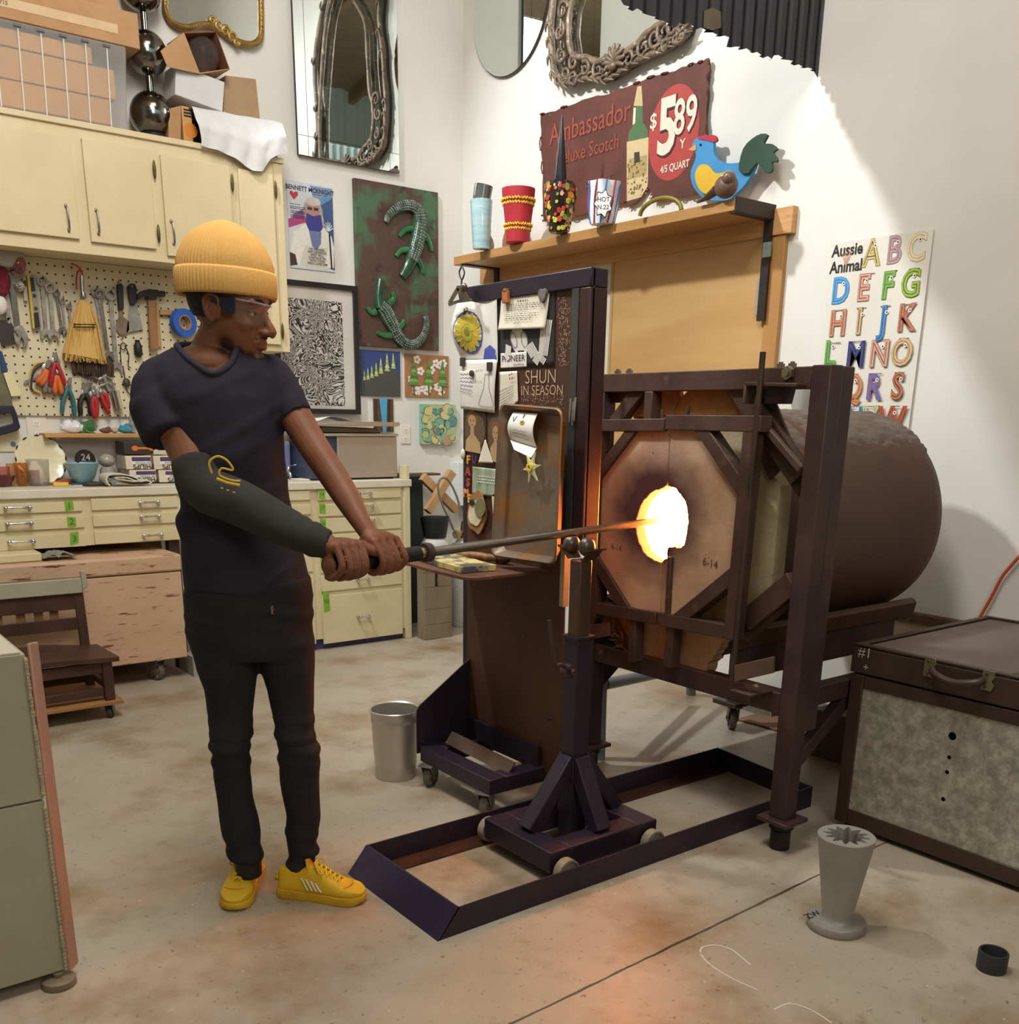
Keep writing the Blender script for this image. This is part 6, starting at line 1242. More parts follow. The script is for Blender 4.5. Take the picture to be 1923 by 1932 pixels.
# orange upper lining blocks and ragged lower blocks
X1 = 2.648
for q in ([(1228, 729), (1277, 729), (1283, 752), (1264, 784), (1194, 790), (1193, 776)], [(1304, 729), (1366, 727), (1394, 774), (1393, 785), (1268, 784), (1283, 752)]):
    MB().prism([D(x, y, X1) for x, y in q], (.03, 0, 0)).build('upper_lining_block', REFO, FR, bevel=.006)
lo = [D(x, y, 2.628) for x, y in ((1384, 1185), (1366, 1207), (1357, 1222), (1346, 1240), (1332, 1256), (1324, 1283))]
q = [D(1284, 1170, 2.628), D(1384, 1185, 2.628)]+ragged(lo, 5, .006)[1:]+ragged([D(1324, 1283, 2.628), D(1262, 1262, 2.628)], 6, .005)[1:]+[D(1284, 1230, 2.628)]
MB().prism(q, (.06, 0, 0)).build('lower_lining_block', REFR, FR, label='crumbling lower right refractory block')
q = [D(1206, 1165, 2.628), D(1262, 1170, 2.628), D(1262, 1262, 2.628)]+ragged([D(1258, 1258, 2.628), D(1218, 1256, 2.628)], 5, .005)+[D(1210, 1230, 2.628)]
MB().prism(q, (.06, 0, 0)).build('lower_lining_block', REFR, FR)
# fibre hanging out at the lower left
mb = MB()
for i in range(26):
    t = i/25; p = D(lerp(1150, 1192, t)+random.uniform(-4, 8), lerp(1168, 1232, t)+random.uniform(-5, 5), 2.63)
    mb.tube(smoothpts([p, p+Vector((-.01, random.uniform(-.02, .03), random.uniform(-.02, .01))), p+Vector((-.02, random.uniform(-.03, .04), random.uniform(-.03, .02)))], 2), .0028, 5)
o = mb.build('fibre_blanket', M('orange_fibre', '#b27a4c', '#8a5836', 30, rough=.9), FR); o['kind'] = 'stuff'
MB().prism([D(x, y, 2.64) for x, y in ((1152, 1168), (1192, 1166), (1192, 1235), (1176, 1212), (1165, 1190))], (.04, 0, 0)).build('lower_lining_block', REFO, FR)
def fbar(name, p, q, w, d, mat=FSTEEL, X=2.62, b=.003, par=FR, label=None):
    a, c = D(*p, X), D(*q, X); return MB().bar(a, c, d, w, up=(c-a).cross(Vector((1, 0, 0)))).build(name, mat, par, bevel=b, label=label)
# frame: top beam, posts, bottom beam
MB().box(2.603, 2.662, 1.901, 2.90, 1.505, 1.569).build('top_beam', FSTEEL, FR, bevel=.003)
MB().box(2.6, 2.663, 1.832, 1.90, .115, 1.572).build('post', STEEL, FR, bevel=.004)
MB().box(2.665, 2.725, 1.834, 1.90, .42, 1.57).build('post', STEEL, FR, bevel=.004)
MB().box(2.6, 2.663, 2.811, 2.875, .115, 1.504).build('post', STEEL, FR, bevel=.004)
MB().box(2.603, 2.661, 1.901, 2.81, .475, .548).build('bottom_beam', STEEL, FR, bevel=.004)
MB().box(2.6, 2.665, 2.56, 2.60, 1.40, 1.505).build('stub_plate', FSTEEL, FR, bevel=.003)
fbar('diagonal_brace', (1218, 726), (1163, 800), .055, .04, X=2.635)
fbar('diagonal_brace', (1392, 720), (1512, 900), .075, .035, X=2.635)
fbar('diagonal_brace', (1410, 1172), (1500, 1098), .075, .035, X=2.635)
fbar('diagonal_brace', (1128, 1130), (1200, 1250), .06, .035, X=2.635)
for q in ([(1398, 733), (1452, 733), (1516, 892), (1506, 938), (1472, 886), (1452, 906), (1436, 872), (1400, 796)], [(1388, 1168), (1440, 1140), (1492, 1098), (1496, 1140), (1412, 1212), (1384, 1204)]): MB().prism([D(x, y, 2.642) for x, y in q], (.012, 0, 0)).build('face_plate', FSTEEL, FR, bevel=.002)
fbar('strut', (1440, 800), (1512, 886), .022, .022, M('light_scaled_steel', '#6b5547', '#55423a', 9, rough=.5, metal=.3), X=2.60)
fbar('upper_rail', (1115, 748), (1196, 748), .045, .03, X=2.65)
MB().prism([D(x, y, 2.60) for x, y in ((1448, 727), (1494, 724), (1484, 762), (1440, 762))], (.03, 0, 0)).build('bracket_plate', STEEL, FR, bevel=.003)
fbar('bracket_arm', (1414, 725), (1512, 727), .012, .05, X=2.575)
fbar('bracket_arm', (1415, 725), (1412, 762), .010, .05, M('light_scaled_steel', '#6b5547'), X=2.575)
def hexbolt(c, ax, r, h, par, mat=None, n=6):
    mb = MB().lathe([(r, 0), (r, h)], c, n, ax).lathe([(r*.55, h), (r*.55, h*1.5)], c, 14, ax)
    return mb.build('bolt', mat or M('zinc_bolt', '#a08f78', '#8a7a66', 12, rough=.35, metal=.8), par, smooth=20)
hexbolt(D(1490, 704, 2.6), (-1, 0, 0), .021, .016, FR); hexbolt(D(1123, 713, 2.6), (-1, 0, 0), .02, .016, FR)
for px in ((1474, 685), (1496, 684), (1166, 698), (1188, 697)):
    c = D(*px, 2.63); c.z = 1.57; hexbolt(c, (0, 0, 1), .013, .011, FR)
hexbolt(D(1427, 1301, 2.6), (-1, 0, 0), .02, .018, FR, M('brass_nut', '#a98f63', rough=.35, metal=.8))
for px in ((1192, 1232), (1262, 1246), (1137, 1230)): hexbolt(D(*px, 2.6), (-1, 0, 0), .009, .01, FR)
# hinge rods
MB().cyl(D(1440, 664, 2.545), D(1383, 1282, 2.545), .0095, 12).build('hinge_rod', M('dull_rod_steel', '#5c4a40', '#463832', 9, rough=.4, metal=.5), FR)
MB().cyl(D(1129, 688, 2.545), D(1108, 1200, 2.545), .009, 12).build('hinge_rod', FSTEEL, FR)
MB().box(2.49, 2.6, 1.93, 2.02, .545, .553).build('hinge_plate', STEEL, FR, bevel=.002)
LB = M('brown_channel', '#6d5340', '#5c4536', 6, rough=.5, metal=.3, bump=.05)
MB().prism([D(x, y, 2.50) for x, y in ((1386, 1255), (1459, 1239), (1458, 1270), (1385, 1287))], (.012, 0, 0)).build('hinge_channel', LB, FR, bevel=.002)
MB().prism([D(x, y, 2.56) for x, y in ((1108, 1180), (1148, 1174), (1149, 1200), (1110, 1207))], (.012, 0, 0)).build('hinge_channel', LB, FR, bevel=.002)
# base: legs, beams, cradle, feet
MB().box(2.73, 3.62, 1.885, 1.94, .478, .545).build('side_beam', STEEL, FR, bevel=.004)
MB().box(2.665, 3.62, 2.81, 2.87, .478, .545).build('side_beam', STEEL, FR, bevel=.004)
MB().box(3.56, 3.62, 1.945, 2.805, .478, .545).build('rear_beam', STEEL, FR, bevel=.004)
for s in (-1, 1):
    y = yc+s*.27
    mb = MB().prism([(2.67, y-s*.03, .60), (2.67, y+s*.11, .66), (2.67, y+s*.12, .72), (2.67, y+s*.10, .735), (2.67, y-s*.04, .68)], (1.02, 0, 0))
    mb.build('cradle_beam', M('brown_cradle_steel', '#553a2b', '#46301f', 6, rough=.5, metal=.3), FR, bevel=.004)
    MB().prism([(2.68, y+.05*s, .545), (2.68, y+.1*s, .545), (2.68, y+.1*s, .665), (2.68, y+.02*s, .62)], (.9, 0, 0)).build('cradle_web', STEEL, FR, bevel=.003)
MB().bar((2.72, 1.908, .28), (3.02, 1.912, .485), .04, .05).build('knee_brace', STEEL, FR, bevel=.003)
MB().prism([(2.663, 2.84, .475), (2.663, 2.84, .33), (2.85, 2.84, .475)], (0, .012, 0)).build('gusset', STEEL, FR, bevel=.002)
def foot(x, y):
    MB().box(x-.062, x+.062, y-.062, y+.062, .10, .116).build('foot_plate', STEEL, FR, bevel=.004)
    mb = MB().lathe([(.03, .098), (.042, .092), (.042, .076), (.03, .07), (.034, .066), (.034, .0), (.028, 0)][::-1], (x, y, 0), 20)
    mb.build('levelling_foot', M('dark_iron_foot', '#2e2622', '#241e1c', 12, rough=.5, metal=.4), FR)
foot(2.632, 1.866); foot(2.632, 2.842)
MB().box(3.54, 3.60, 2.83, 2.89, .145, .478).build('rear_leg', STEEL, FR, bevel=.004)
MB().box(3.49, 3.65, 2.79, 2.93, .125, .147).build('foot_plate', STEEL, FR, bevel=.003)
castor(FR, (3.56, 2.86, .055), .055, .03, (.75, -.66, 0), .122)
MB().box(3.54, 3.60, 1.885, 1.94, 0, .477).build('rear_leg', STEEL, FR, bevel=.004)
# ---- the two door leaves
gap = .0022
def leaf(name, bars, face, extra):
    lf = MB().prism(face, (XT-XD-.012, 0, 0)).build(name, DOORM, FR, bevel=.004)
    for i, p in enumerate(bars): fbar('door_bar', p[0], p[1], p[2], .055, FSTEEL, X=XD+.015+.0011*i, par=lf)
    extra(lf); return lf
op_l = [(1247.6, 1061), (1235, 1057), (1224, 1049), (1214, 1040), (1207, 1026), (1203, 1011), (1201, 995), (1201, 982), (1203, 970), (1207, 958), (1215, 944), (1227, 931), (1238, 925), (1250, 921), (1258.3, 915)]
op_r = [(1260.3, 916), (1272, 919), (1282, 929), (1289, 940), (1294, 952), (1298, 966), (1299, 980), (1297, 1000), (1292, 1025), (1286, 1033), (1277, 1034), (1264, 1031), (1259, 1038), (1258, 1053), (1248.8, 1061)]
Xf = XD+.006
fl_ = [D(x, y, Xf) for x, y in [(1263.2, 833), (1263.4, 806), (1205, 808), (1136, 900), (1131, 1050), (1188, 1158), (1246.2, 1164)]]
faceL = fl_+ragged([D(x, y, Xf) for x, y in op_l], 3, .0025)
fr_ = [D(x, y, Xf) for x, y in [(1247.6, 1166), (1292, 1168), (1360, 1108), (1392, 1078), (1400, 922), (1325, 803), (1264, 806), (1264.6, 833)]]
faceR = ragged([D(x, y, Xf) for x, y in op_r], 3, .003)+fr_
def exL(lf):
    MB().cyl(D(1250, 772, XD+.03), D(1250, 792, XD+.03), .006, 10).build('peg', FSTEEL, lf)
    fbar('door_bar', (1202, 1145), (1200, 1248), .035, .05, FSTEEL, X=2.58, par=lf)
def exR(lf):
    MB().cyl(D(1299, 767, XD+.03), D(1297, 786, XD+.03), .007, 10).build('peg', FSTEEL, lf)
    fbar('door_bar', (1270, 1050), (1264, 1165), .018, .04, FSTEEL, X=XD+.01, par=lf)
    fbar('door_bar', (1274, 1160), (1267, 1258), .038, .05, FSTEEL, X=2.58, par=lf)
Lf = leaf('door_leaf', [((1131, 803), (1263.5, 802), .043), ((1137, 792), (1125, 1165), .042), ((1118, 1144), (1247, 1165), .045), ((1136, 897), (1204, 807), .042), ((1127, 1050), (1198, 1165), .048)], faceL, exL)
Rf = leaf('door_leaf', [((1265.5, 797), (1446, 800), .05), ((1425, 790), (1384, 1205), .045), ((1250, 1166), (1388, 1192), .048), ((1326, 800), (1410, 925), .046), ((1282, 1172), (1394, 1082), .05)], faceR, exR)
# scribbled date marks on the doors
SCR = M('scratched_mark', '#5b3f33', rough=.9)
for lf, px, s in ((Lf, (1163, 1033), .032), (Rf, (1340, 1063), .038)):
    c = D(*px, Xf-.002)
    MB().text('6-14', lambda u, v: c+Vector((0, -u, v-.1*u)), s).build('date_mark', SCR, lf, smooth=0)
# soot-dark halo worn into the faces around the opening: kept to the material of the faces
# ================================================================== floor rails, roller stand, pipe
RL = thing('floor_rail_frame', 'long low purple-black steel rail frame lying on the concrete floor', 'rail', (2.2, 2.27, 0))
ya, yb, xa, xb, h = 2.03, 2.545, 1.345, 3.03, .082
MB().prism([(xa-.012, ya, 0), (xb, ya, 0), (xb, ya, h), (xa+.054, ya, h)], (0, .006, 0)).build('near_rail', NAVY, RL)
MB().box(xa+.05, xb, ya+.006, ya+.05, 0, .006).build('rail_flange', NAVY, RL)
MB().prism([(xa-.012, yb, 0), (xb+.06, yb, 0), (xb+.06, yb, h), (xa+.054, yb, h)], (0, .006, 0)).build('far_rail', NAVY, RL)
MB().box(xa+.05, xb+.06, yb-.075, yb, 0, .006).build('rail_flange', M('worn_brown_track', '#5a3a28', '#3f2a24', 7, (1, 6, 1), rough=.4, metal=.4), RL)
MB().hexa([(xa+.055, ya, h), (xa-.015, ya, 0), (xa-.015, yb+.006, 0), (xa+.055, yb+.006, h)], [(xa+.061, ya, h), (xa-.009, ya, 0), (xa-.009, yb+.006, 0), (xa+.061, yb+.006, h)]).build('sloping_end_plate', M('purple_end_plate', '#2d2440', '#372c46', 4, rough=.4, metal=.3, c3='#9a8f93', sc3=60, lo3=.72, hi3=.78), RL)
MB().hexa([(xb, ya, h), (xb, ya, 0), (xb+.06, yb+.006, 0), (xb+.06, yb+.006, h)], [(xb+.006, ya, h), (xb+.006, ya, 0), (xb+.066, yb+.006, 0), (xb+.066, yb+.006, h)]).build('end_plate', NAVY, RL)

YK = thing('pipe_stand', 'purple-black roller stand on a small wheeled carriage, holding up the blowpipe', 'stand', (2.045, 2.285, 0))
c0, c1, d0, d1 = 1.80, 2.27, 2.105, 2.455
zt, zb = .112, .04
MB().box(c0, c0+.085, d0, d1, zb, zt).build('carriage_beam', NAVY, YK, bevel=.004)
MB().box(c1-.085, c1, d0, d1, zb, zt).build('carriage_beam', NAVY, YK, bevel=.004)
MB().box(c0+.085, c1-.085, d0, d0+.085, zb, zt).build('carriage_beam', NAVY, YK, bevel=.004)
MB().box(c0+.085, c1-.085, d1-.085, d1, zb, zt).build('carriage_beam', NAVY, YK, bevel=.004)
WHL = M('cream_worn_wheel', '#a89c86', '#8b7f69', 14, rough=.5, metal=.3)
for x in (1.845, 2.225):
    for y, s in ((2.078, -1), (2.482, 1)):
        r = .043
        w = MB().lathe([(.010, -.016), (r*.5, -.012), (r*.78, -.010), (r*.84, -.016), (r, -.015), (r, .015), (r*.84, .016), (.01, .016)], (x, y, .049), 30, (0, -s, 0)).build('wheel', WHL, YK)
        MB().cyl((x, y-s*.024, .049), (x, y+s*.024, .049), .010, 12).build('axle', M('zinc_bolt', '#a08f78'), w)
px_, py_ = 2.045, 2.285
MB().box(px_-.033, px_+.033, py_-.033, py_+.033, .04, .735).build('sleeve_tube', NAVY, YK, bevel=.003)
for sx in (-1, 1):
    MB().bar((px_+sx*.02, py_, .33), (px_+sx*.19, py_, .112), .06, .05).build('brace', NAVY, YK, bevel=.003)
for sy in (-1, 1):
    MB().bar((px_, py_+sy*.02, .33), (px_, py_+sy*.14, .112), .06, .05).build('brace', NAVY, YK, bevel=.003)
INNER = M('bare_brown_steel_tube', '#5c4433', '#4c382c', 5, (1, 1, .4), rough=.35, metal=.5)
MB().box(px_-.026, px_+.026, py_-.026, py_+.026, .6, .985).build('inner_tube', INNER, YK, bevel=.006)
MB().ring([(px_+a*.04, py_+b*.04, .735) for a, b in ((-1, -1), (1, -1), (1, 1), (-1, 1))], [(px_+a*.029, py_+b*.029, .735) for a, b in ((-1, -1), (1, -1), (1, 1), (-1, 1))], (0, 0, .008)).build('sleeve_collar', NAVY, YK)
for s in (-1, 1):
    c = Vector((px_+.004, 2.302+s*.036, 1.026))
    MB().ell(c, (.030, .024, .030), 24, 14).build('ball_roller', M('steel_roller', '#6b5e54', '#564a41', 14, rough=.35, metal=.6), YK)
    MB().prism([(px_-.03, py_+s*.062, 1.02), (px_+.03, py_+s*.062, 1.02), (px_+.026, py_+s*.03, .985), (px_-.026, py_+s*.03, .985)], (0, s*.005, 0)).build('roller_bracket', INNER, YK)
    MB().prism([(px_-.036, py_+s*.05, 1.014), (px_+.036, py_+s*.05, 1.014), (px_+.036, py_+s*.075, 1.02), (px_-.036, py_+s*.075, 1.02)], (0, 0, .005)).build('roller_bracket', INNER, YK)
# locking crank
p = [onY(1080, 1266, py_-.05), onY(1058, 1254, py_-.06), onY(1047, 1250, py_-.06), onY(1036, 1170, py_-.05)]
MB().tube(smoothpts(p, 4), .0065, 10).build('crank_handle', STEEL, YK)
c = onY(1072, 1266, py_-.034); MB().lathe([(.022, -.016), (.024, 0), (.022, .016), (.011, .018), (.011, .035)], c, 20, (0, -1, 0)).build('clamp_nut', STEEL, YK)
# blowpipe
TIP = onX(1298, 975, 2.68); YP = Vector((2.045, 2.302, 1.069)); PD = (YP-TIP).normalized(); PL = lambda s: TIP+PD*s
BP = thing('blowpipe', 'long steel blowpipe with black grip, held in both hands and reaching into the furnace', 'pipe', PL(1.5))
MB().tube([PL(s) for s in (-.22, 0, .2, .5, .9, 1.30)], [.0125, .0125, .0125, .0125, .0125, .0125], 20).build('steel_tube', M('brushed_pipe_steel', '#9b948a', '#857d72', 6, (1, 20, 20), rough=.28, metal=.95), BP)
MB().tube([PL(s) for s in (1.30, 1.302, 1.345)], [.0125, .0165, .0165], 20).build('ferrule', M('brass_ferrule', '#b9a878', rough=.25, metal=1), BP)
MB().lathe([(.0165, -.012), (.024, -.011), (.026, 0), (.024, .011), (.0165, .012)], PL(1.306), 22, PD).build('collar', STEEL, BP)
MB().tube([PL(s) for s in (1.335, 1.337, 1.612, 1.614)], [.017, .0195, .0195, .017], 22).build('grip', M('black_rubber_grip', '#1b1a1b', rough=.6), BP)

# ================================================================== heat shield on a cart
HS = thing('heat_shield_cart', 'tall rusty steel heat shield on a wheeled cart, with notes and magnets stuck to it', 'heat shield', (2.2, 2.86, 0))
PX = 2.2
BRN = M('brown_shield_sheet', '#5b3925', '#492d20', 3, rough=.6, metal=.2, bump=.06, bsc=40, c3='#b3987c', sc3=24, lo3=.70, hi3=.78, st3=(1, 1, .45))
Yl, Yr = 3.145, 2.46
MB().prism([(PX+.012, Yl, .13), (PX+.012, 2.552, .13), (PX+.012, 2.552, .98), (PX+.012, Yr, .98), (PX+.012, Yr, 1.86), (PX+.012, Yl, 1.86)], (.006, 0, 0)).build('shield_sheet', BRN, HS, smooth=0)
MB().box(PX, PX+.075, Yr, Yl, 1.805, 1.862).build('frame_bar', NAVY, HS, bevel=.004)
MB().box(PX, PX+.075, Yr, Yr+.052, .98, 1.805).build('frame_bar', M('frame_bar_rusty', '#4a2c26', '#33242a', 3, rough=.45, metal=.3, bump=.08, bsc=60), HS, bevel=.004)
MB().box(PX-.002, PX+.0, Yr+.052, Yr+.085, 1.0, 1.805).build('grey_strip', M('grey_green_strip', '#4b4b46', '#3d3c3a', 8, rough=.5, metal=.3), HS)
MB().box(PX+.0125, PX+.05, Yl-.002, Yl+.03, .13, 1.805).build('frame_bar', NAVY, HS, bevel=.004)
MB().box(PX-.012, PX+.012, 2.53, 2.552, .78, .985).build('edge_flange', M('bare_bright_steel', '#b7a383', '#a08a6a', 8, rough=.4, metal=.4), HS)
# side gusset plate, braces and base frame
ex = 1.955
MB().prism([(ex, 3.12, .12), (PX+.01, 3.12, .12), (PX+.01, 3.12, .475), (ex+.012, 3.12, .315), (ex, 3.12, .295)], (0, .006, 0)).build('side_plate', NAVY, HS)
for (x0, x1, y0, y1) in ((1.955, 2.03, 2.635, 3.10), (2.40, 2.475, 2.635, 3.10), (2.03, 2.40, 2.635, 2.71), (2.03, 2.40, 3.03, 3.10)):
    MB().box(x0, x1, y0, y1, .095, .155).build('base_beam', NAVY, HS, bevel=.004)
MB().prism([(2.19, 2.65, .155), (2.245, 2.65, .155), (2.20, 2.65, .235), (2.19, 2.65, .235)], (0, .45, 0)).build('sheet_foot', NAVY, HS)
MB().bar((2.075, 2.66, .168), (2.06, 3.05, .188), .055, .006, up=(-.8, 0, .6)).build('angle_iron', M('worn_angle_iron', '#6e5a48', '#594538', 8, rough=.45, metal=.4), HS)
MB().bar((2.42, 2.64, .16), (2.22, 2.60, .36), .05, .03).build('back_brace', NAVY, HS, bevel=.003)
MB().bar((2.235, 2.66, .155), (2.4, 2.66, .2), .05, .006).build('angle_iron', NAVY, HS)
for (x, y) in ((1.975, 3.055), (1.985, 2.69), (2.45, 2.69), (2.45, 3.05)): castor(HS, (x, y, .042), .042, .028, (.5, -.86, 0), .094)
# side table
tz = .895
TAB = M('brown_table_plate', '#704a37', '#5d3c2e', 3, rough=.5, metal=.2, c3='#8f7663', sc3=16, lo3=.66, hi3=.78)
q = [(PX+.012, 2.632), (1.93, 2.628), (1.895, 2.632), (1.87, 2.65), (1.86, 2.68), (1.865, 2.90), (1.885, 3.13), (1.90, 3.15), (1.925, 3.16), (PX+.012, 3.16)]
MB().prism([(x, y, tz-.012) for x, y in q], (0, 0, .012)).build('side_table', TAB, HS, bevel=.002)
# ================================================================== papers and magnets on the heat shield
class Board(Sheet):
    def __init__(s, X):
        s.wall = 'x'; s.X = X; s.O = Vector((X, 3.3, 0)); s.U = Vector((0, -1, 0)); s.N = Vector((-1, 0, 0)); s.d = 0
    def px(s, x, y): p = onX(x, y, s.X)-s.O; return (p.dot(s.U), p.z)
SX = PX+.010
BD = Board(SX)
def paper(name, label, pts, mat, e=.002, cat='paper', curl=None):
    """thin sheet; pts = TL, TR, BR, BL pixels; curl(u, v) pushes it off the shield"""
    q = [BD.P(*BD.px(*p)) for p in pts]; cf = curl or (lambda u, v: 0)
    fn = lambda u, v: q[0].lerp(q[1], u).lerp(q[3].lerp(q[2], u), v)+BD.N*(e+cf(u, v))
    o = MB().grid(fn, 12, 14).build(name, mat, smooth=180, recalc=False); m_ = o.modifiers.new('Solid', 'SOLIDIFY'); m_.thickness = .0006; m_.offset = 1
    return tag(o, label, cat), fn
class FInk:
    """flat ink on a curled sheet, in the sheet's own 0..1 coordinates (v downwards)"""
    def __init__(s, fn): s.fn = fn; s.m = MB(); s.e = .0012
    def pg(s, col, pts): s.m.col = col; s.e += .00005; s.m.poly([s.fn(u, v)+BD.N*s.e for u, v in pts])
    def el(s, col, u, v, a, b, n=18, rot=0): s.pg(col, [(u+a*cos(t)*cos(rot)-b*sin(t)*sin(rot), v+a*cos(t)*sin(rot)+b*sin(t)*cos(rot)) for t in [2*pi*i/n for i in range(n)]])
    def ln(s, col, pts, w):
        for (a, b), (c, d) in zip(pts[:-1], pts[1:]):
            L = sqrt((c-a)**2+(d-b)**2)+1e-9; nx, ny = -(d-b)/L*w/2, (c-a)/L*w/2; s.pg(col, [(a+nx, b+ny), (c+nx, d+ny), (c-nx, d-ny), (a-nx, b-ny)])
    def scrib(s, col, u0, u1, v, w=.012, seed=0):
        r_ = random.Random(int(v*997)+seed); u = u0
        while u < u1: l = r_.uniform(.02, .07); s.pg(col, [(u, v-w/2), (min(u1, u+l), v-w/2), (min(u1, u+l), v+w/2), (u, v+w/2)]); u += l+.025
    def tx(s, col, body, u, v, su, sv): s.m.col = col; s.e += .00005; e = s.e; s.m.text(body, lambda x, y: s.fn(u+x*su, v-y*sv)+BD.N*e, 1.0)
    def done(s, par, name='print'): o = s.m.build(name, PRINT, par, smooth=0, recalc=False); o['kind'] = 'stuff'; return o
OLDP = M('aged_paper', '#e2d8c4', '#d8cdb6', 5, rough=.8); 
# black poster with a pale mask figure
t, fn = paper('black_poster', 'black poster with a pale mask and curved white bands on the heat shield', [(900, 548), (1048, 536), (1046, 691), (945, 694)], M('black_poster_paper', '#2c2929', '#343030', 6, rough=.6), .001, 'poster'); k = FInk(fn)
W_ = '#d9d3c7'
k.el(W_, .45, .68, .13, .19); k.pg(W_, [(.36, .8), (.54, .8), (.50, .93), (.41, .93)]); k.el('#8f8a82', .37, .66, .055, .11); k.el('#8f8a82', .54, .66, .055, .11); k.el(W_, .37, .66, .04, .085); k.el(W_, .54, .66, .04, .085); k.pg('#2c2929', [(.40, .79), (.51, .79), (.50, .84), (.41, .84)])
arm = [(.60, .72), (.68, .86), (.76, .93), (.82, .86), (.87, .6), (.90, .42)]
for w, c in ((.15, W_), (.11, '#2c2929'), (.10, W_), (.065, '#2c2929'), (.055, W_), (.022, '#2c2929'), (.014, W_)): k.ln(c, arm, w)
k.ln(W_, [(.27, .72), (.22, .84), (.16, .88)], .09); k.done(t)
# sunflower drawing
t, fn = paper('sunflower_drawing', 'curling white drawing of a yellow sunflower on blue, held by the bulldog clip', [(866, 571), (941, 550), (943, 684), (872, 684)], M('white_drawing_paper', '#e3ddd2', '#dad3c6', 5, rough=.75), .006, 'drawing', lambda u, v: .035*sin(pi*min(1, v*1.1))*(1-u)**1.5+.004*sin(7*u)); k = FInk(fn)
k.el('#4a55a5', .34, .53, .30, .34, 22, -.25)
for i in range(16):
    a = 2*pi*i/16; cx_, cy_ = .34+.17*cos(a), .53+.20*sin(a); k.el('#c9b03c', cx_, cy_, .12, .045, 12, a)
k.el('#a5a03e', .34, .53, .11, .14); k.el('#7f7f35', .34, .53, .04, .05); k.pg('#4a55a5', [(.60, .98), (.66, .80), (.80, .74), (.95, .82), (.99, .99)])
for i in range(6): a = pi+.4+i*.45; k.el('#c9b03c', .80+.12*cos(a), .95+.10*sin(a), .08, .03, 10, a)
k.pg('#3d3a36', [(.25, .15), (.33, .13), (.35, .19), (.27, .21)]); k.pg('#e3ddd2', [(.275, .155), (.325, .145), (.335, .18), (.285, .19)]); k.done(t)
t, fn = paper('vase_sketch', 'white sheet with a faint bottle sketch pinned by dark square magnets', [(873, 680), (943, 678), (938, 779), (874, 771)], M('white_drawing_paper', '#e3ddd2'), .010, 'drawing', lambda u, v: .006*sin(3*v)); k = FInk(fn)
k.ln('#8f8880', [(.72, .28), (.70, .55), (.55, .85), (.60, .9), (.95, .9), (.97, .84), (.85, .55), (.82, .28)], .012); k.ln('#8f8880', [(.72, .28), (.82, .28)], .01)
for v in (.2, .42): k.scrib('#8f8880', .45, .65, v)
k.done(t)
t, fn = paper('handwritten_note', 'small handwritten note overlapping the lower left corner of the vase sketch', [(872, 701), (907, 697), (902, 752), (873, 742)], OLDP, .014, 'note'); k = FInk(fn)
for v in (.15, .3, .45, .6, .75, .88): k.ln('#6f6a80', [(.08+.07*i, v+.035*sin(i*2.3+v*20)) for i in range(12)], .022)
k.done(t)
t, fn = paper('typed_letter', 'typed letter held by an orange magnet and a grey heart magnet', [(948, 561), (1039, 553), (1034, 620), (946, 623)], OLDP, .005, 'letter', lambda u, v: .010*v*v); k = FInk(fn)
k.scrib('#5a5048', .36, .58, .15, .035)
for i, v in enumerate((.24, .30, .36, .42, .54, .60, .66, .71)): k.scrib('#5a5048', .14, [.84, .84, .8, .6, .84, .8, .72, .7][i], v, .018, i)
k.scrib('#5a5048', .38, .46, .78, .018); k.scrib('#5a5048', .36, .50, .83, .018); k.done(t)
t, fn = paper('pioneer_card', 'white card reading PIONEER in western letters', [(946, 667), (995, 664), (995, 692), (946, 695)], M('white_card', '#e6e0d4', rough=.6), .003, 'card'); k = FInk(fn)
k.tx('#2f2622', 'PIONEER', .5, .40, .225, .60); k.tx('#5a5048', 'Sawflute', .70, .80, .12, .24); k.done(t)
t, fn = paper('printed_page', 'printed page with small text below the western lettered card', [(943, 702), (977, 700), (979, 757), (943, 790)], OLDP, .003, 'paper'); k = FInk(fn)
for v in (.42, .5, .58, .64, .7, .76, .82, .9): k.scrib('#5a5048', .04, .8, v, .02)
for u, v in ((.66, .1), (.78, .08), (.66, .2), (.8, .2)): k.el('#a5563f', u, v, .04, .03)
k.done(t)
SK_, HR_ = '#b08a62', '#7a5230'
def portrait(label, pts, face, seed):
    t, fn = paper('portrait_card', label, pts, M('sepia_card', '#4a3626', '#3d2c20', 5, rough=.5), .002, 'postcard'); k = FInk(fn); u, v = face
    k.el('#5f4a36', .5, .45, .46, .44); k.pg('#b59668', [(u-.35, 1), (u-.3, .72), (u-.1, .58), (u+.12, .58), (u+.36, .75), (u+.4, 1)]); k.el(HR_, u, v-.04, .25, .2); k.el(SK_, u, v+.03, .17, .16); k.pg(SK_, [(u-.07, v+.14), (u+.07, v+.14), (u+.1, .66), (u-.1, .66)])
    for s in (-1, 1): k.el('#3a261a', u+s*.07, v+.01, .028, .014)
    k.el('#8f4a38', u, v+.12, .045, .014); k.ln('#8a6a48', [(u, v+.02), (u-.015, v+.075)], .015); k.done(t)
portrait('sepia portrait card of a woman, left of the two on the heat shield', [(876, 776), (919, 778), (918, 858), (878, 850)], (.38, .2), 1); portrait('sepia portrait card of a curly haired woman, right of the two on the heat shield', [(920, 782), (955, 784), (950, 878), (921, 866)], (.5, .36), 2)
t, fn = paper('torn_paper', 'torn triangular scrap of white paper between the portrait cards', [(917, 830), (919, 830), (933, 874), (905, 873)], OLDP, .006, 'paper')
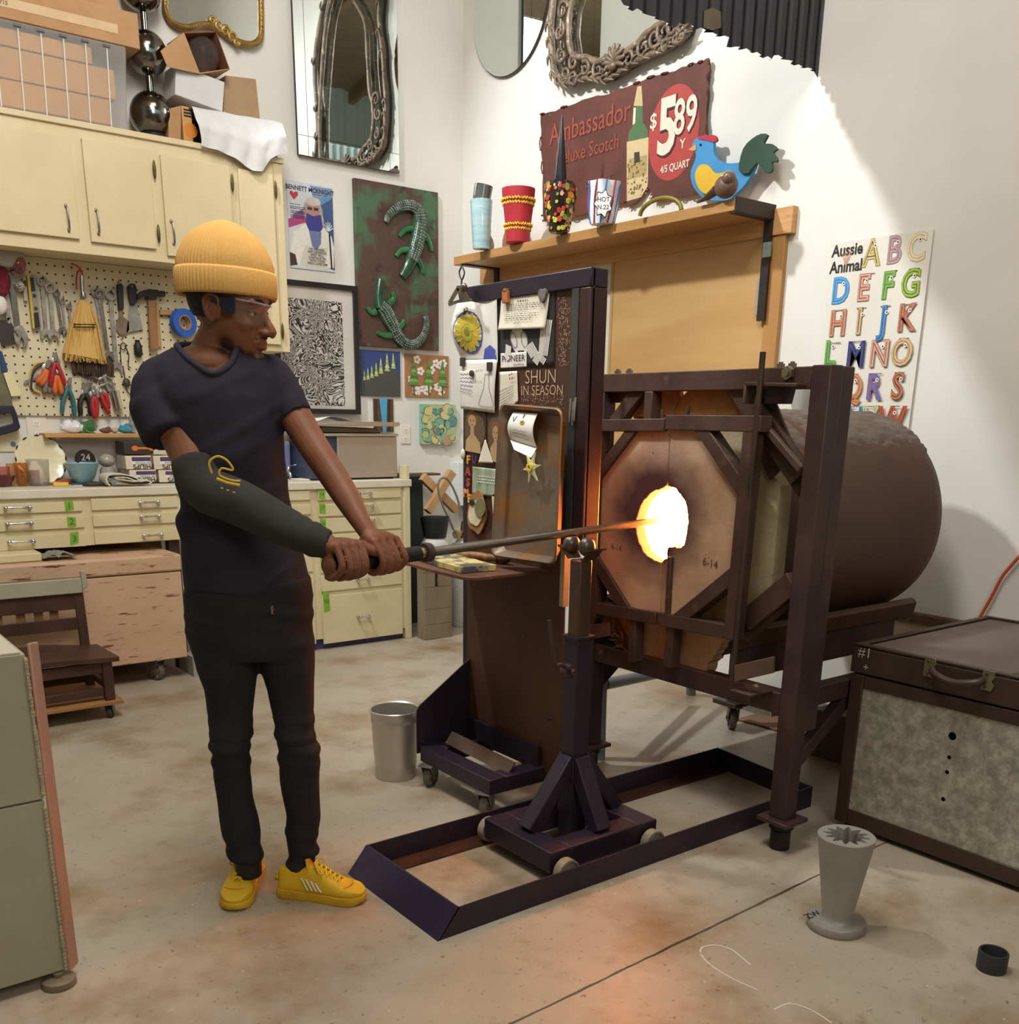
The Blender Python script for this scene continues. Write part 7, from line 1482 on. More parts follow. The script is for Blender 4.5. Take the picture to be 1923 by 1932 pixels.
t, fn = paper('green_postcard', 'green and grey postcard under the portrait cards', [(893, 880), (946, 886), (945, 938), (892, 932)], M('green_postcard_ink', '#7f8f5c', '#a9b3a5', 26, (1, 1, .3), rough=.35), .003, 'postcard'); k = FInk(fn)
for v in (.32, .42, .52): k.scrib('#e3e0d5', .18, .9, v, .04)
k.done(t)
t, fn = paper('lettered_strip', 'narrow white strip with black letters beside the baking tray', [(929, 935), (944, 925), (941, 978), (932, 978)], OLDP, .003); k = FInk(fn)
for ch, v in (('C', .3), ('A', .55), ('R', .8)): k.tx('#3a2f28', ch, .5, v, .5, .22)
k.done(t)
t, fn = paper('message_card', 'curled white note card held on the baking tray', [(1001, 778), (1047, 781), (1046, 846), (996, 830)], M('white_card', '#e6e0d4'), .075, 'card', lambda u, v: .02*sin(pi*v)); k = FInk(fn)
k.pg('#2a2422', [(.5, .04), (.54, .04), (.54, .16), (.5, .16)]); k.el('#b59a45', .55, .30, .10, .07); k.el('#4a3f22', .55, .30, .04, .03); k.ln('#5a5c8f', [(.12, .15), (.2, .3), (.26, .12)], .03)
for v in (.58, .68, .8): k.ln('#7a7480', [(.2+.07*i, v+.015*sin(i*2.1)) for i in range(9)], .014)
k.done(t)
q = [BD.P(*BD.px(*p)) for p in ((996, 830), (1046, 846), (1046, 863), (1014, 848))]
MB().poly([p+BD.N*(.078+.02*i_) for p, i_ in zip(q, (0, 0, 1.2, 1.2))]).build('folded_flap', M('white_card', '#e6e0d4'), t, smooth=0)
# chalk writing on the sheet itself (a part of the shield)
mb = MB(); c = BD.px(1020, 712); mb.text('SHUN', lambda u, v: BD.P(c[0]+u, c[1]+v, .0005), .064, bold=-.012)
c2 = BD.px(1022, 737); mb.text('IN SEASON', lambda u, v: BD.P(c2[0]+u, c2[1]+v, .0005), .046, bold=-.012)
o = mb.build('chalk_writing', M('chalk_scrawl', '#c9a887', rough=.9), HS, smooth=0); o['kind'] = 'stuff'
mb = MB(); rnd = random.Random(12)
for i in range(330):       # chalk scuffs left of the frame
    x, y = rnd.gauss(1063, 6), rnd.uniform(560, 690)
    if i > 200: x, y = rnd.uniform(985, 1065), rnd.gauss(752, 9)
    u, v = BD.px(x, y); a = rnd.uniform(0, 3); mb.poly([BD.P(u+du*cos(a)-dv*sin(a), v+du*sin(a)+dv*cos(a), .0004) for du, dv in ((-.003, -.0006), (.003, -.0006), (.002, .0007), (-.002, .0007))])
o = mb.build('chalk_scuffs', M('chalk_scrawl', '#c9a887'), HS, smooth=0); o['kind'] = 'stuff'
# magnets
def mag(name, label, px, mb_fn, mat, e=.006): c = BD.P(*BD.px(*px), e); o = mb_fn(c).build(name, mat, smooth=40, bevel=.001); return tag(o, label, 'magnet')
for px, lb in (((880, 683), 'dark square magnet at the upper left of the vase sketch'), ((931, 692), 'dark square magnet at the upper right of the vase sketch')): mag('square_magnet', lb, px, lambda c: MB().box(c.x-.016, c.x-.006, c.y-.012, c.y+.012, c.z-.015, c.z+.015), M('dark_magnet', '#3a332d', rough=.5))
mag('oval_magnet', 'dark oval magnet on the handwritten note', (899, 705), lambda c: MB().lathe([(.012, 0), (.011, .008), (.001, .009)], c+Vector((-.012, 0, 0)), 18, (-1, 0, 0)), M('dark_magnet', '#3a332d'))
mag('orange_magnet', 'orange blocky magnet at the upper left of the typed letter', (961, 562), lambda c: MB().box(c.x-.014, c.x, c.y-.016, c.y+.016, c.z-.018, c.z+.02).box(c.x-.016, c.x, c.y-.010, c.y+.008, c.z+.02, c.z+.028), M('orange_magnet', '#c4763a', '#6f4a30', 30, rough=.5))
mag('heart_magnet', 'grey heart shaped magnet at the upper right of the typed letter', (1030, 558), lambda c: MB().prism(closedpts([c+Vector((0, y, z)) for y, z in ((0, -.024), (.02, .0), (.018, .016), (.008, .02), (0, .014), (-.008, .02), (-.018, .016), (-.02, 0))], 3), (-.012, 0, 0)), M('grey_stone', '#77706a', '#5a544f', 30, rough=.6, bump=.3))
for ch, px, col in (('F', (886, 868), '#d9a62e'), ('A', (885, 890), '#a8482f'), ('S', (886, 911), '#b3423a'), ('M', (882, 931), '#d98a5c'), ('E', (888, 941), '#e0b038'), ('U', (898, 867), '#4a3560')):
    c = BD.P(*BD.px(*px), .002); v_, f_2 = None, None
    mb = MB(); mb.text(ch, lambda u, v: c+Vector((0, -u, v)), .042, bold=.03); base = list(mb.f); n = len(mb.v); mb.v += [p+Vector((-.006, 0, 0)) for p in mb.v]; mb.f += [[i+n for i in f] for f in base]; mb.c += [None]*len(base)
    ec = {}
    for f in base:
        for a, b in zip(f, f[1:]+f[:1]): ec[(a, b)] = 1
    for a, b in list(ec):
        if (b, a) not in ec: mb.f.append([a, b, b+n, a+n]); mb.c.append(None)
    tag(mb.build('letter_magnet', M('letter_'+ch, col, rough=.4), smooth=0), {'F': 'yellow letter F magnet on the left edge of the heat shield', 'A': 'reddish letter A magnet under the yellow F', 'S': 'red letter S magnet under the A', 'M': 'peach letter magnet sticking out at the shield edge', 'E': 'yellow letter E magnet beside the green postcard', 'U': 'purple letter U magnet right of the yellow F'}[ch], 'magnet')
c = BD.P(*BD.px(903, 970), .002)
t = thing('wood_slice', 'bark edged wood slices with cream paint hung at the lower left of the shield', 'ornament', c)
sl = lambda cx_, cy_, a, b, e, th, mat, nm, wob=.06: MB().prism([BD.P(*BD.px(cx_+a*cos(tt)*(1+wob*sin(3*tt)), cy_+b*sin(tt)*(1+wob*cos(5*tt))), e) for tt in [2*pi*i/26 for i in range(26)]], BD.N*th).build(nm, mat, t, bevel=.001)
sl(903, 966, 17, 40, .002, .008, M('tan_wood_slice', '#a3774d', '#8f6540', 12, rough=.7), 'tan_slice', .1); sl(902, 968, 13, 24, .0105, .003, M('cream_scribble', '#dccfae', '#d0c2a0', 20, rough=.6), 'cream_face'); sl(913, 957, 10, 18, .014, .005, M('olive_slice', '#6f6a48', '#8a8258', 16, rough=.6), 'olive_slice'); sl(897, 948, 5, 6, .014, .003, BLACK, 'dark_knot')
mag('pale_magnet', 'pale curled magnet at the left edge above the letters', (876, 857), lambda c: MB().ell(c, (.008, .012, .02), 12, 8), M('pale_shell', '#d9cbb8', rough=.4))
for i, px in enumerate(((1082, 770), (1087, 776), (1091, 768))):
    c = BD.P(*BD.px(*px), .012); tag(MB().tube([c+Vector((0, 0, .03)), c+Vector((-.004, 0, -.045))], [.004, .0025], 8).build('steel_pick', IRON), ['leftmost', 'middle', 'rightmost'][i]+' thin steel pick stuck on the shield frame beside the baking tray', 'pick', 'steel picks on the shield frame')
# bulldog clip on a chain
c = BD.P(*BD.px(893, 552), .045); t = thing('bulldog_clip', 'large steel bulldog clip hanging from a hook and holding the papers', 'clip', c)
TIN = M('tarnished_clip', '#7a7064', '#5d554b', 16, rough=.35, metal=.8)
CP_ = lambda x, y, e=.05: BD.P(*BD.px(x, y), e)
MB().prism([CP_(868, 574), (CP_(905, 563)), CP_(913, 566), CP_(912, 571), CP_(886, 574), CP_(870, 580)], BD.N*.004).build('jaw', TIN, t); MB().prism([CP_(884, 542), CP_(894, 541), CP_(906, 562), CP_(890, 568)], BD.N*.004).build('upper_arm', TIN, t); MB().prism([CP_(884, 545), CP_(890, 548), CP_(874, 574), CP_(868, 572)], BD.N*.004).build('lower_arm', TIN, t)
MB().tube(smoothpts([CP_(*p) for p in ((893, 505), (888, 517), (893, 530), (898, 517), (893, 505))]), .003, 6).build('hook', PEGM, t); MB().tube(smoothpts([CP_(*p) for p in ((893, 529), (892, 540))], 2), .003, 6).build('link', PEGM, t); MB().ell(CP_(897, 545), (.012, .014, .016), 10, 8).build('key', TIN, t)
# ---- baking tray leaning on the shield
TRM = M('worn_baking_tray', '#7d6a57', '#5f4d3c', 3, rough=.45, metal=.4, bump=.08, bsc=60, c3='#8a5a2a', sc3=4.5, lo3=.46, hi3=.56)
BT = thing('baking_tray', 'large worn rusty baking tray leaning against the heat shield above the side table', 'tray', (PX-.03, 2.72, tz+.001))
def trq(e): return [onX(x, y, e) for x, y in ((957, 762), (1078, 772), (1066, 1068), (938, 1048))]
q = [onX(957, 762, 2.16), onX(1078, 772, 2.16), onX(1064, 1068, 2.11), onX(940, 1050, 2.11)]
zb_ = min(q[2].z, q[3].z); 
u_ = ((q[1]-q[0])+(q[2]-q[3])).normalized(); nv_ = (q[3]-q[0]).cross(u_).normalized(); nv_ = nv_ if nv_.x < 0 else -nv_
def rr_(inset, d, n=6, rad=.035):
    cs = []
    for i, p in enumerate(q):
        a = (q[i-1]-p).normalized(); b = (q[(i+1) % 4]-p).normalized(); pp = p+(a+b)*inset
        for j in range(n+1):
            t_ = j/n; P0, P1 = pp+a*rad, pp+b*rad; cs.append(P0*(1-t_)**2+pp*2*t_*(1-t_)+P1*t_*t_+nv_*d)
    return cs
loops = [rr_(0, .034), rr_(.006, .038), rr_(.012, .034), rr_(.026, .0), rr_(.04, -.002)]
mb = MB(); n = len(loops[0]); vs = [p for l in loops for p in l]
mb.add(vs, [(i*n+j, i*n+(j+1) % n, (i+1)*n+(j+1) % n, (i+1)*n+j) for i in range(len(loops)-1) for j in range(n)]+[tuple(range(4*n, 5*n))])
o = mb.build('tray_pan', TRM, BT, smooth=50); sm = o.modifiers.new('Solid', 'SOLIDIFY'); sm.thickness = .003; sm.offset = -1
# daffodil magnet on the tray
c = onX(1003, 882, 2.105); mb = MB(); q_ = []
for i in range(12): a = pi*i/6+.35; rr2 = .052 if i % 2 == 0 else .020; q_.append(c+Vector((-.004*(i % 2), -rr2*sin(a)*.9, rr2*cos(a)*1.05)))
t = tag(MB().prism(closedpts(q_, 3), (.006, 0, 0)).build('daffodil_magnet', M('pale_yellow_ceramic', '#ded6a5', '#d3c98f', 9, rough=.35)), 'pale yellow daffodil shaped magnet on the baking tray', 'magnet')
MB().lathe([(.013, 0), (.015, .008), (.008, .009), (.006, .003), (.001, .003)], c+Vector((-.004, 0, 0)), 18, (-1, 0, 0)).build('flower_centre', M('yellow_centre', '#d9c34e', rough=.4), t)
# ---- on the side table
c = onX(1000, 1, 2); zt3 = tz+.001
q = [fl(x, y, zt3) for x, y in ((772, 1051), (862, 1080), (935, 1074), (862, 1044))]
q = [Vector((1.885, 3.10, zt3)), Vector((1.895, 2.70, zt3)), Vector((2.02, 2.69, zt3)), Vector((2.03, 3.11, zt3))]
q = [fl(x, y, zt3) for x, y in ((775, 1054), (867, 1082), (934, 1077), (838, 1050))]
q2 = [q[i].lerp(q[(i+1) % 4], j/8) for i in range(4) for j in range(8)]
q2 = [p+Vector((random.uniform(-.004, .004), random.uniform(-.004, .004), 0)) for p in q2]
t = tag(MB().prism(q2, (0, 0, .022)).build('scorched_board', M('scorched_board', '#d3c079', '#b9a566', 6, rough=.7, bump=.2, bsc=60, c3='#54504f', sc3=7, lo3=.48, hi3=.56), bevel=.002), 'charred edged yellow wooden board lying on the side table', 'board')
a, b = fl(858, 1042, zt3+.018), fl(915, 1040, zt3+.018)
a = Vector((2.06, 3.06, zt3+.018)); b = Vector((2.14, 2.86, zt3+.018))
t = thing('wood_tool_handle', 'carved wooden tool handle lying behind the charred board', 'tool', a); MB().tube([a, a.lerp(b, .4), a.lerp(b, .7), b], [.012, .016, .017, .013], 14).build('wooden_grip', M('carved_handle_wood', '#9a6a34', '#5d3a1c', 22, (4, 1, 1), rough=.5), t); d_ = (b-a).normalized(); MB().lathe([(.014, 0), (.018, .01), (.014, .018), (.018, .026), (.015, .05), (.008, .06), (.001, .062)], b, 18, d_).build('turned_end', M('dark_turned_wood', '#5a3f33', rough=.4), t)
# ================================================================== things on the floor
b = fl(747, 1463); bk = thing('steel_bucket', 'stainless steel bucket on the concrete floor beside the heat shield cart', 'bucket', b)
BKM = M('bucket_steel', '#c9c2b7', '#b3ab9f', 4, (1, 1, .15), rough=.3, metal=.65)
MB().lathe([(.001, .004), (.076, .004), (.080, .0), (.082, .004), (.083, .05), (.085, .055), (.0855, .06), (.094, .235), (.096, .24), (.0945, .245), (.0965, .275), (.102, .281), (.104, .286), (.101, .289), (.094, .284), (.091, .22), (.080, .03), (.001, .02)], b, 56).build('bucket_wall', BKM, bk, smooth=50); MB().lathe([(.0885, .20), (.001, .20)], b, 40).build('water', M('dark_water', '#5d5a50', rough=.05), bk)
# galvanised chest bench
bx, by0, by1 = 2.96, 1.876, -.35
GB = thing('galvanised_chest', 'galvanised metal chest with brown steel frame and a flat lid, right foreground', 'chest', (bx+.45, .9, 0))
BF_ = M('brown_frame_steel', '#4a392d', '#3f3027', 5, rough=.45, metal=.3, bump=.06, bsc=60)
GV = M('galvanised_sheet', '#8d8a7a', '#b8b4a3', 24, rough=.45, metal=.35, lo=.40, hi=.60, c3='#9f9a89', sc3=60, lo3=.52, hi3=.58)
X1_ = bx+.9
def holes_panel():
    # front panel with round holes cut through, as a strip grid around them
    yL, yR, z0, z1 = by0-.048, by1+.048, .075, .532
    hl = [(onX(x, y, bx+.006), r) for x, y, r in ((1797, 1389, .0135), (1791, 1429, .007), (1787, 1457, .007), (1779.5, 1508, .0075))]
    bm = bmesh.new(); vs = [bm.verts.new(p) for p in ((bx+.006, yL, z0), (bx+.006, yR, z0), (bx+.006, yR, z1), (bx+.006, yL, z1))]; ed = [bm.edges.new((vs[i], vs[(i+1) % 4])) for i in range(4)]
    for c, r in hl:
        hv = [bm.verts.new((bx+.006, c.y+r*cos(2*pi*i/18), c.z+r*sin(2*pi*i/18))) for i in range(18)]; ed += [bm.edges.new((hv[i], hv[(i+1) % 18])) for i in range(18)]
    bmesh.ops.triangle_fill(bm, use_beauty=True, use_dissolve=False, edges=ed, normal=(-1, 0, 0))
    mb = MB(); bm.verts.index_update(); mb.add([v.co.copy() for v in bm.verts], [[v.index for v in f.verts] for f in bm.faces]); bm.free(); return mb, hl
mb, hl = holes_panel(); o = mb.build('front_panel', GV, GB, smooth=0); sm = o.modifiers.new('Solid', 'SOLIDIFY'); sm.thickness = .0015
for (y0, y1, z0, z1) in ((by0-.05, by0, .02, .572), (by1, by1+.05, .02, .572), (by1+.051, by0-.051, .02, .078), (by1+.051, by0-.051, .528, .572)): MB().box(bx, bx+.035, y0, y1, z0, z1).build('frame_bar', BF_, GB, bevel=.003)
MB().box(bx+.036, X1_, by0-.012, by0, .03, .572).build('side_panel', BF_, GB); MB().box(bx+.10, X1_, by1, by0-.013, .03, .06).build('chest_floor', BF_, GB); MB().box(X1_-.01, X1_, by1, by0-.013, .061, .572).build('rear_panel', BF_, GB)
MB().box(bx+.037, X1_, by1+.001, by1+.013, .03, .572).build('side_panel', BF_, GB)
for y in (by0-.06, by1+.06): MB().box(bx+.04, bx+.10, y-.04, y+.04, 0, .029).build('foot', BF_, GB)
MB().box(bx-.004, X1_+.004, by1, by0+.004, .578, .668).build('lid', BF_, GB, bevel=.004)
LT = M('dusty_lid_steel', '#5f5046', '#6f6156', 3, rough=.5, metal=.2, c3='#8a7d70', sc3=5, lo3=.6, hi3=.8)
MB().box(bx+.03, X1_-.025, by1+.03, by0-.03, .6685, .671).build('lid_sheet', LT, GB)
for q in ((bx-.002, bx+.026, by1, by0), (X1_-.022, X1_+.002, by1, by0), (bx+.03, X1_-.026, by0-.026, by0), (bx+.03, X1_-.026, 1.30, 1.345)): MB().box(q[0], q[1], q[2], q[3], .6715, .679).build('lid_trim', BF_, GB, bevel=.002)
BRS = M('tarnished_brass_plate', '#8a8266', '#6f684f', 14, rough=.4, metal=.6); pls = []
for px in ((1756, 1259), (1866, 1284)):
    c = onX(*px, bx-.005); pls.append(c); p = MB().prism([c+Vector((0, y, z)) for y, z in ((.02, -.032), (.02, .032), (-.016, .032), (-.02, .012), (-.010, 0), (-.02, -.014), (-.014, -.032))], (-.005, 0, 0)).build('handle_plate', BRS, GB, bevel=.001)
    for dz in (-.02, .02): MB().lathe([(.006, 0), (.004, .003)], c+Vector((-.005, .006, dz)), 12, (-1, 0, 0)).build('screw', M('dark_screw', '#5a5240', rough=.4, metal=.6), p)
A_, B_ = pls; MB().tube(smoothpts([A_+Vector((-.006, -.012, 0)), A_+Vector((-.03, -.03, -.01)), (A_+B_)/2+Vector((-.04, 0, -.022)), B_+Vector((-.03, .03, -.01)), B_+Vector((-.006, .012, 0))]), [.008]+[.012]*15+[.008], 10).build('handle', M('brown_leather_handle', '#3f2c22', rough=.45), GB)
c = onX(1632, 1232, bx-.0046); MB().text('#1', lambda u, v: c+Vector((0, -u, v)), .05, bold=-.01).text('⊥'.replace('⊥', '+'), lambda u, v: c+Vector((0, -u-.01, v-.05)), .04, bold=-.01).build('chalk_number', M('white_marker', '#c9c2b4', rough=.8), GB, smooth=0)['kind'] = 'stuff'
# optic mould
p = fl(1577, 1748); p.z = 0
OMD = thing('star_optic_mould', 'grey cast metal mould shaped like a tapered cup with a star shaped cavity', 'mould', p)
AL_ = M('grey_cast_aluminium', '#9f9b91', '#928e84', 5, rough=.5, metal=.4, bump=.08, bsc=60, c3='#8a7a62', sc3=8, lo3=.62, hi3=.76)
MB().lathe([(.001, 0), (.080, 0), (.083, .004), (.083, .024), (.080, .028), (.001, .028)], p, 56).build('base_disc', AL_, OMD, smooth=40)
H_ = .288; NS = 12
mb = MB(); n = 72; rings = []
star = lambda a, r0, r1: lerp(r0, r1, abs(((a*NS/(2*pi)) % 1)*2-1))
def rg(fr, z): return [p+Vector((fr(2*pi*i/n)*cos(2*pi*i/n), fr(2*pi*i/n)*sin(2*pi*i/n), z)) for i in range(n)]
L_ = [rg(lambda a: .050, .0282), rg(lambda a: .046, .034), rg(lambda a: .043, .045), rg(lambda a: .0795, H_-.002), rg(lambda a: .0785, H_), rg(lambda a: star(a, .040, .066), H_), rg(lambda a: star(a, .022, .036), H_-.14), rg(lambda a: .02, H_-.16)]
mb.add([q for l in L_ for q in l], [(i*n+j, i*n+(j+1) % n, (i+1)*n+(j+1) % n, (i+1)*n+j) for i in range(len(L_)-1) for j in range(n)]+[tuple(range((len(L_)-1)*n, len(L_)*n))])
mb.build('mould_cup', AL_, OMD, smooth=28)
c = fl(1534, 1726, .0286); vd = Vector((p.x, p.y, 0)).normalized(); rt = Vector((vd.y, -vd.x, 0)); MB().text('ZW', lambda u, v: c+(rt*(.6*u-.8*v)+vd*(.8*u+.6*v)), .035, bold=.02).build('painted_mark', M('black_paint_mark', '#1d1b1a', rough=.7), OMD, smooth=0)['kind'] = 'stuff'
p = fl(1870, 1828); p.z = 0
tag(MB().lathe([(.034, 0), (.038, .002), (.038, .052), (.037, .054), (.0325, .054), (.0315, .05), (.0315, .002), (.034, 0)], p, 48, cap=False).build('black_ring', M('black_pipe_plastic', '#2c2e2f', rough=.5)), 'short black plastic pipe ring standing on the floor at lower right', 'ring')
# grey pipe stand under the furnace
GPM = M('grey_painted_pipe', '#8b8c94', '#7b7c84', 5, rough=.45, metal=.2, c3='#5a4a42', sc3=22, lo3=.70, hi3=.76)
a, b = Vector((2.745, 2.905, 0)), Vector((3.86, 3.39, 0)); dv = (b-a).normalized(); nn = dv.cross(Z3)
def onP(x, y): d = ray(x, y); return CAMP+d*((a-CAMP).dot(nn)/d.dot(nn))
t = thing('pipe_trestle', 'grey painted pipe trestle standing on the floor underneath the furnace', 'trestle', a)
MB().tube([a, Vector((a.x-.005, a.y, .2)), Vector((a.x-.01, a.y, .45))], .026, 18).build('leg', GPM, t); MB().tube([onP(1140, 1291), onP(1272, 1264)], .026, 18).build('cross_pipe', GPM, t); MB().tube([Vector((3.86, 3.39, 0)), Vector((3.70, 3.30, .42))], .026, 18).build('leg', GPM, t)
MB().tube([Vector((a.x-.01, a.y, .45)), Vector((3.70, 3.30, .42))], .022, 16).build('top_pipe', GPM, t)
# clutter on the floor behind the furnace
tag(MB().prism([fl(x, y, .004) for x, y in ((1389, 1358), (1440, 1344), (1500, 1352), (1500, 1384), (1462, 1378), (1430, 1368))], (0, 0, .005)).build('cardboard_sheet', M('brown_flat_card', '#8f6a50', '#80604a', 6, rough=.8)), 'flat piece of brown cardboard on the floor under the furnace', 'cardboard')
c = fl(1460, 1352); tag(MB().box(3.86, 4.04, 2.86, 3.16, 0, .085).build('stone_block', M('speckled_stone', '#8a837b', '#6f6861', 60, rough=.8, bump=.3)), 'grey speckled stone block on the floor behind the furnace', 'block')
tag(MB().box(3.55, 4.03, 2.05, 2.42, .0, .21).build('wooden_box', M('brown_box_wood', '#5d4636', '#4f3b2d', 5, (1, 6, 1), rough=.6), bevel=.004), 'low brown wooden box on the floor between furnace and galvanised chest', 'box')
# ================================================================== the glassworker
PF = Vector((1.094, 2.538, 0)); VN = Vector((PF.x, PF.y, 0)).normalized(); HV = Vector((VN.y, -VN.x, 0))
W = lambda x, y, off=0.0: hz(x, y, PF, off)
def rpx(p, px): return px*(p-CAMP).dot(FWD)/_f
PR = thing('person', 'person in yellow beanie, dark t-shirt and yellow sneakers, gripping the blowpipe with both hands', 'person', PF)
def loft(mb, rings, n=28, e=1.0):
    vs = []
    for c, A, B in rings:
        for j in range(n):
            t = 2*pi*j/n; ct, st = cos(t), sin(t)
            vs.append(c+A*(abs(ct)**e*(1 if ct > 0 else -1))+B*(abs(st)**e*(1 if st > 0 else -1)))
    k = len(rings)
    return mb.add(vs, [(i*n+j, i*n+(j+1) % n, (i+1)*n+(j+1) % n, (i+1)*n+j) for i in range(k-1) for j in range(n)]+[tuple(range(n))[::-1], tuple(range((k-1)*n, k*n))])
def limb(mb, pts, n=20, k=3):     # (x, y, off, r px)
    q = smoothpts([W(a, b, o) for a, b, o, r in pts], k); r = smoothpts([Vector((r, 0, 0)) for a, b, o, r in pts], k)
    return mb.tube(q, [rpx(p, x.x) for p, x in zip(q, r)], n)
def remesh(mb, name, mat, parent, vox, it=4, fac=.5, disp=None):
    me = bpy.data.meshes.new('tmp'); me.from_pydata([tuple(p) for p in mb.v], [], mb.f)
    b = bmesh.new(); b.from_mesh(me); bmesh.ops.recalc_face_normals(b, faces=b.faces[:]); b.to_mesh(me); b.free()
    o = bpy.data.objects.new('tmp', me); C.objects.link(o)
    m_ = o.modifiers.new('R', 'REMESH'); m_.mode = 'VOXEL'; m_.voxel_size = vox
    if it: s_ = o.modifiers.new('S', 'SMOOTH'); s_.factor = fac; s_.iterations = it
    me2 = bpy.data.meshes.new_from_object(o.evaluated_get(bpy.context.evaluated_depsgraph_get()))
    bpy.data.objects.remove(o); bpy.data.meshes.remove(me)
    if disp:
        nn = [v.normal.copy() for v in me2.vertices]
        for v, n in zip(me2.vertices, nn): v.co += n*disp(v.co)
    mi = wmat(parent).inverted()
    for v in me2.vertices: v.co = mi@v.co
    me2.materials.clear(); me2.materials.append(mat); me2.polygons.foreach_set('use_smooth', [True]*len(me2.polygons)); me2.name = name
    r = bpy.data.objects.new(name, me2); C.objects.link(r); r.parent = parent; return r
# ---- head frame
HC = W(437, 584, -.01); fa = radians(64); pd = radians(-9)
Fh = (-VN*cos(fa)+HV*sin(fa)); HF = (Fh*cos(pd)+Z3*sin(pd)).normalized(); HL = Z3.cross(Fh).normalized(); HU = HF.cross(HL).normalized()   # face, its left, up
if HU.z < 0: HU = -HU
h = lambda f, l, u: HC+HF*f+HL*l+HU*u
HM = Matrix((HF, HL, HU)).transposed()
body = MB()
body.ell(h(-.012, 0, .032), (.106, .080, .095), 36, 24, HM)          # skull
body.ell(h(.012, 0, -.022), (.080, .066, .085), 32, 22, HM)          # face
loft(body, [(h(.012, 0, -.03), HF*.078, HL*.066), (h(.016, 0, -.06), HF*.075, HL*.060), (h(.020, 0, -.088), HF*.068, HL*.050), (h(.030, 0, -.108), HF*.052, HL*.036), (h(.040, 0, -.120), HF*.034, HL*.024)])
body.ell(h(.083, 0, -.106), (.016, .022, .016), 16, 12, HM)          # chin
body.ell(h(.072, 0, .026), (.022, .058, .013), 20, 12, HM)           # brow
for s in (-1, 1):
    body.ell(h(.053, s*.039, -.028), (.028, .020, .026), 16, 12, HM)  # cheekbones
    body.ell(h(.098, s*.013, -.042), (.012, .0105, .009), 12, 8, HM)  # nostrils
    body.ell(h(-.010, s*.076, -.006), (.020, .010, .032), 16, 12, HM) # ears
    body.tube(smoothpts([h(.004, s*.078, -.030), h(.010, s*.083, -.005), h(.004, s*.086, .020), h(-.016, s*.088, .026), h(-.030, s*.088, .008), h(-.022, s*.084, -.022), h(-.006, s*.080, -.036)]), .0055, 8)
body.tube(smoothpts([h(.079, 0, .018), h(.092, 0, -.004), h(.106, 0, -.024), h(.114, 0, -.036), h(.108, 0, -.045)]), [.009]*4+[.0095]*4+[.011]*4+[.013]*5, 12)
body.ell(h(.084, 0, -.060), (.014, .024, .014), 16, 10, HM)          # muzzle
body.tube(smoothpts([h(.082, -.025, -.070), h(.094, -.010, -.066), h(.097, 0, -.0675), h(.094, .010, -.066), h(.082, .025, -.070)]), [.004]*4+[.0062]*9+[.004]*4, 8)
body.tube(smoothpts([h(.081, -.023, -.074), h(.093, -.010, -.0775), h(.096, 0, -.078), h(.093, .010, -.0775), h(.081, .023, -.074)]), [.004]*4+[.007]*9+[.004]*4, 8)
# neck, chest, arms
q = [W(420, 622, .0), W(408, 650, .01), W(400, 680, .015), W(400, 730, .01)]
body.ell(W(398, 690, .01), (.10, .095, .055), 24, 14)
body.tube(smoothpts(q), [rpx(q[0], r) for r in (40, 40, 39, 39, 40, 41, 42, 44, 46, 50, 56, 62, 66)], 24)
def tors(mb, rows, g=1.0, gd=1.0):
    rg_ = []
    for y, xl, xr, dp, off in rows:
        a, b = W(xl, y, off), W(xr, y, off); rg_.append(((a+b)/2, (b-a)/2*g, VN*dp*gd))
    return loft(mb, rg_, 36, .9)
ROWS = [(645, 348, 464, .060, .01), (656, 333, 482, .072, .01), (668, 306, 500, .082, .008), (684, 280, 519, .093, .005), (708, 270, 534, .104, 0), (750, 288, 538, .114, -.01), (800, 312, 537, .118, -.01), (860, 324, 536, .115, -.01), (940, 335, 545, .11, 0), (1000, 340, 559, .112, 0), (1060, 343, 576, .12, 0), (1108, 344, 587, .126, 0)]
tors(body, ROWS[3:], .88, .86)
tors(body, [(1090, 350, 580, .11, 0), (1180, 352, 588, .115, 0), (1235, 362, 586, .105, 0)], .9, .9)
hp = PL(1.575); hl = PL(1.46)      # where the hands close on the grip
offp = lambda p: VN.dot(p)-VN.dot(PF)
o_r, o_l = offp(hp), offp(hl)
RA = [(312, 722, -.0, 42), (332, 790, -.03, 42), (358, 860, -.08, 37), (385, 925, -.13, 34), (450, 948, -.17, 35), (520, 985, -.23, 31), (590, 1018, o_r+.015, 23), (624, 1029, o_r-.012, 20)]
LA = [(512, 715, 0, 34), (545, 765, -.03, 32), (585, 832, -.09, 29), (628, 897, -.16, 27), (655, 940, -.22, 25), (680, 983, o_l+.02, 19), (698, 1010, o_l-.008, 17)]
limb(body, RA); limb(body, LA)
for s in ([(430, 1230, 0, 46), (440, 1330, 0, 36), (438, 1400, 0, 32), (448, 1500, .02, 27), (462, 1590, .04, 20), (468, 1640, .04, 18)], [(540, 1230, 0, 44), (555, 1330, 0, 36), (562, 1400, 0, 32), (570, 1500, .02, 27), (570, 1590, .02, 20), (572, 1650, .02, 18)]): limb(body, s)
